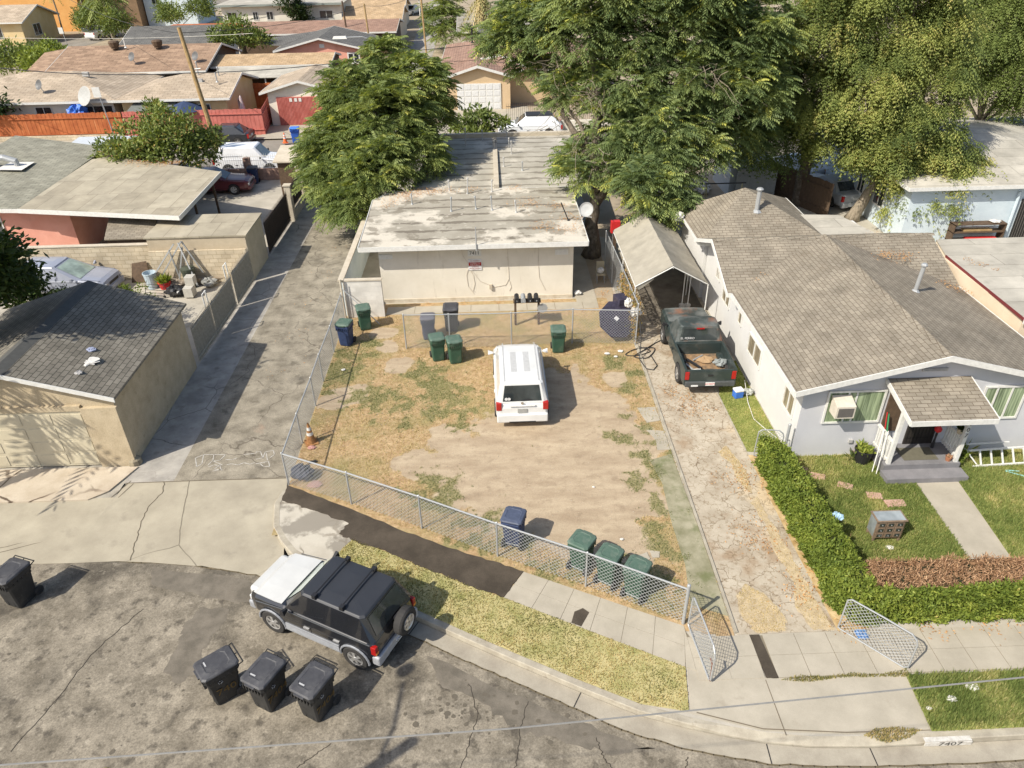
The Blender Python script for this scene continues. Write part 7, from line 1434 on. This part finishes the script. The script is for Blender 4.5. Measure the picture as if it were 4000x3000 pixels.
def wire(label, pts, sag=.3, r=.012, mat='cable', name='wire'):
    P = []
    for a, b_ in zip(pts[:-1], pts[1:]):
        a = Vector(a); b_ = Vector(b_)
        for k in range(13 if b_ is pts[-1] else 12): u = k/12; P.append(a.lerp(b_, u)-Vector((0,0,sag*4*u*(1-u))))
    P.append(Vector(pts[-1])); simple(name, label, 'wire', MB().tube(P, r, 5), K[mat])
wire('black cable sagging from the leaning pole to the left across the beige roofs', [(-18.8,50.4,6.3),(-34,56.0,6.0)], .25, .03)
wire('black cable running right from the leaning pole towards the alley tree', [(-18.8,50.4,6.3),(-5,56,6.5)], .3, .025)
wire('black cable crossing from the alley tree towards the peach house', [(-5,56,6.5),(6,62,7.2)], .3, .02)
wire('thin service wire above the brown roof', [(-46,72,6.2),(-19,66,6.6)], .3, .015, 'wirec')
for k, (a, b_) in enumerate((((-34,56,6.0),(-60,66,6.6)),((-19,50.4,8.6),(-40,80,8.4)),((-19,50.4,8.6),(-14,94,5.8)),((-14,94,5.8),(-7.3,92,7.2)),((-7.3,92,7.2),(12,80,8.5)),((-9.2,66,5.4),(-1,70,3.6)))): wire(('black cable continuing left over the shrubs','thin wire from the leaning pole top to the upper left','thin wire from the leaning pole top to the pole by the far alley','short wire between the two poles by the far alley','wire from the far alley pole across the peach house','service drop from the street lamp to the peach house')[k], [a, b_], .5, .02)
for k, (a, b_) in enumerate((((-80,105,8.4),(-30,108,8.0)),((-80,105,7.7),(-30,108,7.3)),((-80,105,7.0),(-30,108,6.7)))): wire(('topmost','middle','lowest')[k]+' of the three far wires crossing the top left corner', [a, b_], .4, .03)
# nearer wires across the bottom of the picture
wire('pale overhead cable crossing above the street at the bottom of the picture', [(-14,4.02,7.5),(-5.2,4.28,7.5),(0,4.46,7.5),(5.7,4.83,7.5),(14,5.5,7.5)], .0, .009, 'wirec')
for lb, (x, y), h, mt in (('wooden pole with a bracket left of the far alley', (-13.8,94), 6.0, 'wood'),('thin wooden pole beside the far alley tree', (-7.2,92), 7.5, 'wood'),('dark short pole above the red brown roof', (-17.3,100), 5.8, 'darkwood')):
    t = thing('utility_pole', lb, 'utility pole', (x,y,0)); WB(t).tube([(x,y,-.1),(x-.2,y,h)], .10, 7).build('pole', K[mt])
t = thing('street_lamp', 'grey street lamp with a long arm above the pink house roof', 'street lamp', (-9.4,66,0)); WB(t).tube([(-9.2,67,0),(-9.2,67,5.0),(-9.5,67,5.7),(-10.4,66.8,6.05),(-11.7,66.6,6.05)], .06, 6).build('arm', K['galv']); WB(t).loft([[(-12.8,66.4,5.98),(-11.6,66.4,5.98),(-11.6,66.8,5.98),(-12.8,66.8,5.98)],[(-12.7,66.45,6.16),(-11.7,66.45,6.16),(-11.7,66.75,6.16),(-12.7,66.75,6.16)]]).build('lamp_head', K['trim'])
# pole and lamp behind the camera whose shadows cross the street
t = thing('street_lamp', 'utility pole with a lamp arm outside the picture, shading the street', 'street lamp', (-9.2,4.0,-.13)); WB(t).tube([(-9.2,4.0,-.13),(-9.2,4.0,8.8)], [.20,.13], 10).build('pole', K['wood']); WB(t).tube([(-9.2,4.0,7.9),(-9.25,4.6,8.3),(-9.3,5.6,8.5)], .045, 6).build('arm', K['galv']); WB(t).lathe([(.05,-.1),(.17,-.05),(.15,.12),(.04,.16)], (-9.3,5.9,8.5), 10).build('lamp_head', K['galv'])
# street name sign
for lb, (x, y), h, c in (('white signpost behind the orange fence', (-28.6,58.2), 4.2, 'trim'),('white street sign on a post at the top left', (-53.5,104), 3.2, 'trim')):
    t = thing('signpost', lb, 'sign', (x,y,0)); WB(t).tube([(x,y,0),(x-.3,y,h)], .04, 5).build('post', K['galv']); WB(t).box(x-.65,x-.1,y-.05,y-.02,h-.7,h).build('sign_plate', K[c])
def cone(label, x, y, h, c, lean=0, band='whitep', base=None):
    t = thing('traffic_cone', label, 'traffic cone', (x,y,0.02)); b_ = WB(t); b_.lathe([(h*.20,.03),(h*.035,h),(h*.02,h)], (x,y,.02), 16); co = b_.build('cone', c); b_ = WB(t); b_.box(x-h*.26,x+h*.26,y-h*.26,y+h*.26,.02,.05, .4).build('base', base or c)
    for z0, z1 in ((.42,.55),(.66,.80)):
        r = lambda z: h*.20+(h*.035-h*.20)*((z*h-.03)/(h-.03))+.004
        WB(t).lathe([(r(z0),z0*h),(r(z1),z1*h),(r(z1)-.01,z1*h),(r(z0)-.01,z0*h)], (x,y,.02), 16).build('reflective_band', K[band], co)
cone('dirty brown and white traffic cone by the alley fence on the lot', -6.22, 19.5, .78, surf('dirty_cone', (.28,.13,.05), (.42,.22,.09), s=6), band='paper'); cone('small orange traffic cone beside the bright blue bin', -15.7, 57.6, .75, K['orangep'])
for i, (x, y, a, w_, h_, lb) in enumerate(((8.98,17.3,.5,.62,.42,'largest red brick paving stone beside the hedge'),(9.5,16.95,.4,.42,.26,'second paving stone from the hedge'),(10.14,16.48,.5,.42,.26,'middle paving stone on the lawn'),(10.8,16.0,.2,.42,.26,'fourth paving stone from the hedge'),(11.25,15.65,.0,.56,.28,'paving stone nearest the front path'))):
    o = simple('paving_stone', lb, 'paving stone', MB().box(-w_/2,w_/2,-h_/2,h_/2,0,.05), surf('brick_stone_%d' % i, (.44,.27,.21), (.52,.34,.27), s=5), bevel=.008); o.location = (x,y,.01); o.rotation_euler = (0,0,-a); o['group'] = 'paving stones across the lawn'
# mailbox cluster
t = thing('mailbox_rack', 'rack of four black mailboxes on two brown posts before the apartment wall', 'mailboxes', (1.2,27.25,0))
for x in (.74,1.70): WB(t).box(x-.045,x+.045,27.2,27.29,0,1.15).build('post', K['darkwood'])
WB(t).box(.66,1.78,27.05,27.4,1.10,1.14).build('shelf', K['darkwood'])
for k, x in enumerate((.80,1.06,1.34,1.60)):
    m = WB(t); n = 10; pr = [(x-.095,1.14),(x+.095,1.14)]+[(x+.095*math.cos(a), 1.26+.095*math.sin(a)) for a in np.linspace(0, math.pi, n)]
    m.loft([[(a, 26.98, b_) for a, b_ in pr],[(a, 27.46, b_) for a, b_ in pr]]); bx_ = m.build('mailbox', K['black'] if k != 1 else plain('grey_mailbox', (.3,.31,.31), .5)); text(str(k+1), .10, .001, 'number', W2, bx_, frame((x,26.974,1.22), (1,0,0), (0,0,1)), world=t.location)
WB(t).lathe([(.22,0),(.2,.02)], (1.85,27.1,.82), 8, 'y').build('round_plate', K['galv'])
# octagonal purple plastic table top stood on edge behind the cross fence
t = thing('octagonal_table', 'dark purple octagonal plastic table top leaning on edge behind the cross fence', 'table top', (4.75,26.1,0)); mt = plain('dark_purple_plastic', (.04,.035,.058), .6, var=.35)
M_ = Matrix.Translation((4.75,25.95,.80)) @ Matrix.Rotation(R(18),4,'Z') @ Matrix.Rotation(R(48),4,'X')
m = WB(t); oc = [(.80*math.cos(a)*1.0, .80*math.sin(a)) for a in np.linspace(.2, .2+2*math.pi, 9)[:-1]]; m.prism(oc, -.04, .04); m.v = [tuple(M_ @ Vector(p)) for p in m.v]; m.build('top', mt, bevel=.01)
m = WB(t)
for i in range(-3, 4):
    for j in range(-3, 4):
        if math.hypot(i*.2, j*.2) < .66: m.box(i*.2-.085, i*.2+.085, j*.2-.085, j*.2+.085, .04, .056)
m.v = [tuple(M_ @ Vector(p)) for p in m.v]; m.build('panels', mt)
m = WB(t); m.box(-.12,.04,-.05,.12,.056,.062,.6); m.v = [tuple(M_ @ Vector(p)) for p in m.v]; m.build('sticker', W2)
t = thing('plastic_crate', 'purple plastic slatted crate on top of the octagonal table top', 'crate', (5.0,26.6,0)); m = WB(t)
m.box(4.75,5.2,26.3,26.9,1.0,1.5,.3); m.box(4.8,5.15,26.28,26.3,1.1,1.2,.3,(4.98,26.6)); m.build('box', mt, bevel=.03); 
for a in ((5.38,25.5,1.15,.2,'white plastic bag hanging on the fence corner by the octagonal table top',31),(5.15,25.9,1.35,.16,'crumpled white bag above the octagonal table top',32)): crumple('plastic_bag', a[4], 'bag', a[:3], a[3], K['paper'], .4, a[5])
# hose on the driveway
P = [(5.5,25.1,.03),(5.9,24.7,.03),(5.3,24.4,.03),(4.9,24.5,.03),(5.4,24.9,.04),(6.1,24.9,.04),(5.7,24.2,.04),(5.2,24.3,.05),(5.7,24.8,.05),(6.2,25.3,.04),(6.6,25.6,.03)]
cu = []
for i in range(len(P)-1):
    for k in range(6):
        u = k/6; p0, p1, p2, p3 = (Vector(P[max(i-1,0)]), Vector(P[i]), Vector(P[i+1]), Vector(P[min(i+2,len(P)-1)])); cu.append(.5*((2*p1)+(-p0+p2)*u+(2*p0-5*p1+4*p2-p3)*u*u+(-p0+3*p1-3*p2+p3)*u**3))
simple('garden_hose', 'dark garden hose coiled on the driveway edge by the fence corner', 'hose', MB().tube(cu, .02, 6), K['cable'])
simple('garden_hose', 'dark hose loop hanging over the driveway edge', 'hose', MB().tube([(5.45,25.0,1.2),(5.5,24.7,.6),(5.35,24.0,.1),(5.5,23.4,.04),(5.75,23.3,.04),(5.95,23.6,.04),(5.85,24.4,.04)], .018, 6), K['cable'])
P = [(15.6,16.86,.04),(15.2,16.9,.04),(15.7,16.5,.04),(15.35,15.9,.04),(15.1,15.3,.04),(15.25,14.8,.04),(15.6,14.5,.05),(15.3,14.3,.04),(15.7,13.9,.04)]
cu = []
for i in range(len(P)-1):
    for k in range(6):
        u = k/6; p0, p1, p2, p3 = (Vector(P[max(i-1,0)]), Vector(P[i]), Vector(P[i+1]), Vector(P[min(i+2,len(P)-1)])); cu.append(.5*((2*p1)+(-p0+p2)*u+(2*p0-5*p1+4*p2-p3)*u*u+(-p0+3*p1-3*p2+p3)*u**3))
simple('garden_hose', 'pale aqua garden hose winding over the right lawn', 'hose', MB().tube(cu, .018, 6), K['hose'])
simple('rope', 'thin white rope lying along the white house wall', 'rope', MB().tube([(8.75,22.0,.3),(8.6,21.0,.05),(8.5,20.0,.03),(8.75,19.3,.03),(8.9,18.9,.05)], .012, 5), K['paper'])
t = thing('ladder', 'old white wooden ladder lying on its side before the right window', 'ladder', (15.4,17.4,0)); m = WB(t)
for a, b_ in (((14.35,17.15,.05),(17.2,17.2,.12)),((14.2,17.45,.42),(17.2,17.5,.50))): m.tube([a, b_], .035, 4)
m.build('rail', K['trim']); m = WB(t)
for k in range(8): x = 14.6+k*.34; m.tube([(x,17.16,.07),(x,17.46,.45)], .028, 4)
m.build('rungs', K['trim'])
t = thing('ladder', 'white ladder rack part standing behind the lying ladder', 'ladder', (14.5,17.6,0)); WB(t).tube([(14.1,17.6,.55),(15.6,17.65,.55)], .025, 4).tube([(14.1,17.6,.55),(14.5,17.2,.05)], .025, 4).build('rail', K['trim'])
# mirrored dresser
t = thing('dresser', 'old mirrored dresser with nine drawers standing on the lawn', 'dresser', (10.3,14.35,0)); dw = surf('grey_brown_wood', (.17,.12,.08), (.26,.19,.13), s=8); mir = glass('mirror_glass', (.20,.22,.22), .05, 1.)
WB(t).box(9.92,10.68,14.20,14.58,.14,.74).build('case', dw); WB(t).box(9.89,10.71,14.16,14.60,.74,.77).build('top_frame', dw); WB(t).box(9.93,10.67,14.20,14.56,.771,.776).build('top_mirror', mir)
m = WB(t)
for x in (9.93,10.62):
    for y in (14.2,14.52): m.box(x,x+.05,y,y+.05,0,.14)
m.build('legs', dw)
for r_ in range(3):
    for c_ in range(3):
        x0_, z0_ = 9.95+c_*.24, .17+r_*.19; d = WB(t).box(x0_,x0_+.215,14.18,14.20,z0_,z0_+.165).build('drawer', dw); WB(t).box(x0_+.04,x0_+.175,14.172,14.18,z0_+.035,z0_+.13).build('drawer_mirror', K['glassd'], d); WB(t).lathe([(.012,0),(.016,-.02)], (x0_+.107,14.17,z0_+.08), 8, 'y').build('knob', K['galv'], d)
WB(t).box(9.908,9.92,14.23,14.55,.2,.7).build('side_mirror', mir)
# porch bits
def pot(name, label, x, y, z, r, h, mat, plant='l_hedge', n=160, ph=.3, spike=False):
    t = thing(name, label, 'potted plant', (x,y,z)); WB(t).lathe([(r*.75,0),(r,h),(r*1.06,h),(r*1.06,h+.03),(r*.9,h+.03),(r*.88,h-.03)], (x,y,z), 16).build('pot', mat)
    P_ = np.tile([x,y,z+h], (n,1))+rng.normal(size=(n,3))*np.array([r*.35,r*.35,.02]); D = rng.normal(size=(n,3))*np.array([1,1,.5])+np.array([0,0,.9]); fastmesh('leaves', leafquads(P_, D, rng.uniform(.5,1,n)*ph, ph*.16 if spike else ph*.25), 4, K[plant], rng.uniform(.2,.9,n), t); return t
pot('potted_plant', 'big black tub with a small green plant left of the porch', 11.12, 17.62, 0, .27, .45, K['black'], ph=.28)
pot('potted_plant', 'small terracotta pot on the right end of the porch floor', 13.45, 17.1, .36, .09, .12, plain('terracotta', (.35,.15,.08), .8), 'l_hbrown', 40, .12)
pot('potted_plant', 'potted plant on the right porch railing', 13.69, 17.35, 1.18, .10, .14, plain('beige_pot', (.5,.42,.3), .8), 'l_dark', 90, .2)
def spiky(label, x, y, n, L, mat, name='spiky_plant'):
    P_ = np.tile([x,y,.05], (n,1))+rng.normal(size=(n,3))*.03; D = rng.normal(size=(n,3))*np.array([1,1,.25])+np.array([0,0,.85]); tag(fastmesh(name, leafquads(P_, D, rng.uniform(.7,1,n)*L, L*.10), 4, K[mat], rng.uniform(.3,1,n)), label, 'plant')
spiky('spiky yellow green plant right of the porch', 14.35, 17.75, 50, .6, 'l_yel'); spiky('small spiky plant beside the black tub', 10.85, 17.75, 24, .4, 'l_dark'); spiky('red leaved spiky plant behind the black tub', 11.25, 17.9, 20, .5, 'l_hbrown')
tree('shrub', 'round green bush beside the right end of the porch', 'shrub', (14.0,17.4), [(14.0,17.4,.32,.30)], 'l_hedge', 'small', r0=.03, clumps=500, per=60, sig=.1, low=-.9, size=.6)
t = thing('crutches', 'white crutches leaning on the left porch railing', 'crutches', (11.3,17.2,0)); WB(t).tube([(11.28,16.95,.02),(11.5,17.35,1.35)], .016, 5).tube([(11.2,17.05,.02),(11.46,17.5,1.3)], .016, 5).build('crutch', K['trim'])
t = thing('broom', 'broom and green tool standing in the left porch corner', 'broom', (11.7,17.6,0)); WB(t).tube([(11.65,17.6,.4),(11.55,17.75,1.75)], .014, 5).build('stick', K['redp']); WB(t).tube([(11.75,17.6,.4),(11.65,17.8,1.65)], .02, 5).build('green_stick', plain('green_plastic', (.05,.3,.12), .5))
t = thing('garden_ornament', 'red and black ornament standing by the porch wall', 'ornament', (13.45,17.8,0)); WB(t).lathe([(.05,.36),(.03,.7),(.035,.95)], (13.3,17.75,0), 8).build('stand', K['black']); WB(t).lathe([(.02,.92),(.10,1.0),(.11,1.08),(.04,1.18)], (13.3,17.75,0), 10).build('head', K['redp'])
# painted kerb number 7407
t = thing('kerb_number', 'white painted kerb block with the black number 7407', 'painted number', (8.9,8.55,0)); WB(t).box(8.52,9.5,8.515,8.535,-.11,.0).box(8.52,9.5,8.535,8.64,.012,.0145).build('white_paint', surf('worn_white_paint', (.62,.60,.55), (.45,.42,.37), s=9))
text('7407', .17, .001, 'number', K['cable'], t, frame((9.05,8.512,-.05), (1,0,0), (0,0,1)), world=t.location, sx=1.5)
# litter here and there
for i, (x, y, z, r, lb) in enumerate(((10.3,13.95,.02,.10,'crumpled white paper in front of the dresser'),(10.14,9.72,.05,.13,'long white paper scrap on the right verge'),(8.97,9.27,.02,.06,'small white scrap on the driveway apron'),(9.55,9.45,.05,.10,'white wrapper at the left side of the right verge'),(-5.9,24.0,.03,.08,'white scrap in the grass below the alley fence'),(4.2,24.6,.03,.10,'white litter beside the fence corner, left piece'),(4.75,24.75,.03,.10,'white litter beside the fence corner, right piece'),(4.5,24.35,.03,.07,'crumpled foil near the fence corner'),(2.7,16.8,.02,.04,'tiny white scrap on the bare dirt'),(3.2,14.6,.02,.05,'small white scrap near the three green bins'),(12.4,11.35,.03,.07,'white paper at the foot of the hedge'))):
    crumple('paper_scrap', lb, 'litter', (x,y,z), r, K['paper'], .04, 50+i)
crumple('plastic_bag', 'blue plastic bag under the open gate by the hedge', 'bag', (8.35,11.2,.02), .16, plain('pale_blue_plastic', (.12,.25,.5), .5), .08, 71)
crumple('cloth', 'light blue cloth caught on top of the hedge', 'cloth', (8.75,14.2,.9), .16, plain('light_blue_cloth', (.35,.5,.6), .8), .2, 72)
crumple('gravel_bag', 'dark mesh crate in the corner behind the front fence', 'crate', (-6.1,17.7,.02), .32, plain('dark_netting', (.04,.045,.07), .8), .45, 73)
crumple('brick', 'pinkish broken slab in the fence corner', 'slab', (-5.7,17.35,.02), .2, plain('pink_slab', (.42,.26,.21), .9), .05, 74); crumple('brick', 'pink brick at the foot of the dirty cone', 'brick', (-6.15,19.2,.02), .12, plain('pink_slab2', (.48,.26,.22), .9), .05, 75)
simple('shoe_pair', 'dark rag on the straw behind the fence corner', 'cloth', MB().box(-6.1,-5.85,18.4,18.5,.02,.06,.3), K['cable'])
t = thing('cool_box', 'blue and white cool box behind the pickup bumper', 'cool box', (8.35,21.35,0)); WB(t).box(8.2,8.5,21.25,21.5,.02,.28,.2).build('box', K['bluep'], bevel=.015); WB(t).box(8.19,8.51,21.24,21.51,.28,.35,.2).build('lid', W2, bevel=.015)
crumple('junk_heap', 'grey plastic bag beside the cool box', 'bag', (8.75,21.5,.02), .2, plain('greyish_plastic', (.35,.36,.33), .5), .22, 76)
# things by the block wall
t = thing('trash_can', 'round white blue trash can in the yard by the block wall', 'trash can', (-16.00,31.9,0)); WB(t).lathe([(.22,0),(.29,.7),(.31,.72),(.31,.78),(.28,.78),(.26,.6)], (-16.05,32.0,0), 14).build('can', plain('pale_blue_can', (.42,.50,.55), .5))
t = thing('trash_can', 'dark green round can by the block wall', 'trash can', (-14.20,31.9,0)); WB(t).lathe([(.24,0),(.30,.8),(.33,.82),(.33,.95),(.1,1.0)], (-14.25,32.0,0), 14).build('can', plain('dark_can', (.06,.07,.05), .5))
pot('potted_plant', 'red pot with a leafy plant in the yard by the block wall', -15.30, 31.6, .15, .28, .3, K['redp'], 'l_hedge', 200, .45, True)
crumple('trash_bag', 'shiny black rubbish bag in the yard by the tan gates', 'bag', (-14.65,31.0,.02), .42, K['trash'], .5, 81)
t = thing('shopping_cart', 'tipped wire cart beside the red pot', 'cart', (-15.70,31.0,0)); m = WB(t)
for k in range(5): m.tube([(-16.00+k*.05,30.9+k*.03,.15+k*.12),(-15.10+k*.02,30.8+k*.03,.12+k*.12)], .012, 4)
m.tube([(-16.00,30.9,.1),(-15.80,31.05,.8)], .014, 4); m.tube([(-15.10,30.8,.1),(-15.00,30.95,.7)], .014, 4); m.build('frame', K['cable'])
for dx in (0, .85): WB(t).lathe([(.06,-.02),(.06,.02)], (-15.95+dx,30.85,.07), 10, 'y').build('wheel', K['rub'])
t = thing('folded_swing', 'folded galvanised swing frame leaning on the block wall', 'metal frame', (-14.70,32,0)); m = WB(t)
for a, b_ in (((-16.30,31.9,.1),(-14.65,32.2,2.05)),((-15.90,32.1,.1),(-14.30,32.2,2.15)),((-14.45,32.2,2.1),(-13.80,31.6,.2)),((-14.30,32.25,2.15),(-13.65,32.2,.6)),((-14.90,32.1,1.8),(-14.80,32.2,.4)),((-14.30,32.2,1.9),(-14.80,32.1,.3))): m.tube([a, b_], .04, 4)
m.build('bars', K['galv'])
crumple('junk_heap', 'heap of boards and bags along the foot of the block wall', 'junk', (-15.10,32.1,.0), .6, surf('mixed_junk', (.10,.08,.06), (.45,.38,.3), s=9), .35, 82)
t = thing('white_box', 'white boxes stacked behind the tan gates', 'box', (-13.85,31.0,0)); WB(t).box(-14.10,-13.70,31.0,31.4,.5,.9).box(-14.15,-13.75,30.7,31.2,.05,.5).build('box', plain('dull_white_box', (.45,.43,.38), .7), bevel=.01)
crumple('trash_bag', 'torn grey bag and boards beside the tan gate posts', 'bag', (-13.4,32.0,.02), .35, plain('torn_grey_bag', (.3,.3,.28), .6), .4, 84)
t = thing('planks', 'loose timber planks lying along the block wall', 'planks', (-15.0,32.4,0)); m = WB(t)
for k in range(7): m.tube([(-16.4+k*.12,32.5-k*.07,.05+k*.04),(-13.3+k*.1,32.2+k*.05-k*.07,.08+k*.05)], .04, 4)
m.build('boards', surf('grey_planks', (.22,.17,.12), (.42,.35,.26), s=4))
t = thing('board', 'dark board leaning on the block wall by the car nose', 'board', (-16.9,32.8,0)); WB(t).add([(-17.3,32.6,.02),(-16.4,32.6,.02),(-16.5,32.95,.95),(-17.2,32.95,.85)], [(0,1,2,3)]).build('panel', K['darkwood'])
# things near carport and big trunk
t = thing('folding_chair', 'tan plastic chair holding bags beside the thick trunk', 'chair', (4.8,31.2,0)); m = WB(t); m.box(4.6,5.0,31.0,31.4,.42,.46); m.build('seat', plain('tan_chair', (.42,.36,.24), .6)); WB(t).box(4.62,4.98,31.4,31.44,.46,.95).build('backrest', plain('tan_chair_back', (.42,.36,.24), .6))
for x_ in (4.63,4.97):
    for y_ in (31.03,31.37): WB(t).tube([(x_,y_,0),(x_,y_,.42)], .015, 5).build('leg', K['galv'])
crumple('plastic_bag', 'white bag on the tan chair', 'bag', (4.8,31.2,.46), .15, K['paper'], .25, 91)
crumple('plastic_bag', 'white bag at the corner of the apartment building', 'bag', (3.62,29.9,.02), .16, K['paper'], .2, 92)
t = thing('red_bucket', 'red plastic crate behind the carport under the trees', 'crate', (5.9,34.6,0)); WB(t).box(5.7,6.15,34.4,34.7,1.1,1.7).build('crate', K['redp'], bevel=.02); WB(t).box(5.8,6.0,34.5,34.6,0,1.1).build('post', K['darkwood'])
crumple('plastic_bag', 'white bag caught at the eave of the small hip roof', 'bag', (8.35,31.9,2.6), .22, K['paper'], .4, 93)
t = thing('swing_set', 'old swing set with yellow poles behind the small hip roof', 'swing set', (11.5,38.5,0)); m = WB(t); m.tube([(9.2,38.3,2.2),(13.4,38.3,2.2)], .035, 6); m.build('top_bar', K['cable']); m = WB(t)
for x_ in (9.3,11.3,13.2): m.tube([(x_-.3,37.9,0),(x_,38.3,2.2),(x_+.3,38.7,0)], .025, 6)
m.build('legs', plain('faded_yellow', (.5,.45,.25), .6)); WB(t).tube([(10.2,38.3,2.2),(10.2,38.3,.6),(10.6,38.3,.6),(10.6,38.3,2.2)], .012, 4).build('swing', K['paper'])
for i, (x, y, r) in enumerate(((12.6,43.2,.35),(12.1,43.6,.3),(12.9,43.9,.3))): crumple('plastic_bag', ('white bag heap beside the metal shed, largest','white bag heap beside the metal shed, left','white bag heap beside the metal shed, rear')[i], 'bag', (x,y,.05), r, K['paper'], .4, 95+i)
# satellite dishes
def dish(label, x, y, z, r=.4, a=-30, c=(.12,.12,.12)):
    t = thing('satellite_dish', label, 'satellite dish', (x,y,z)); m = WB(t).lathe([(0,0),(r*.5,.03),(r*.9,.1),(r,.13),(r*.95,.14),(r*.5,.06),(0,.03)], (0,0,0), 16); d_ = Matrix.Translation((x,y,z+.75)) @ Matrix.Rotation(R(a),4,'Z') @ Matrix.Rotation(R(65),4,'X'); m.v = [tuple(d_ @ Vector(p)) for p in m.v]; m.build('dish', plain('dish_paint', c, .5)); WB(t).tube([(x+.2,y+.2,z),(x,y+.05,z+.4),(x,y,z+.75)], .03, 5).build('mount', K['galv'])
dish('dark satellite dish on the left beige roof', -35.6, 63.0, 2.85); dish('large pale satellite dish behind the orange fence', -31.3, 61.0, 2.3, .75, -30, (.38,.38,.36)); dish('dark satellite dish on the brown roof', -32.2, 73.0, 3.3); dish('dark satellite dish at the right end of the brown roof', -26.6, 73.2, 3.2)
crumple('water_sprinkler', 'yellow ring with a dark centre on the street at the bottom left', 'debris', (-8.3,8.62,-.13), .17, surf('yellow_ring', (.32,.27,.05), (.1,.09,.04), s=8), .02, 99)
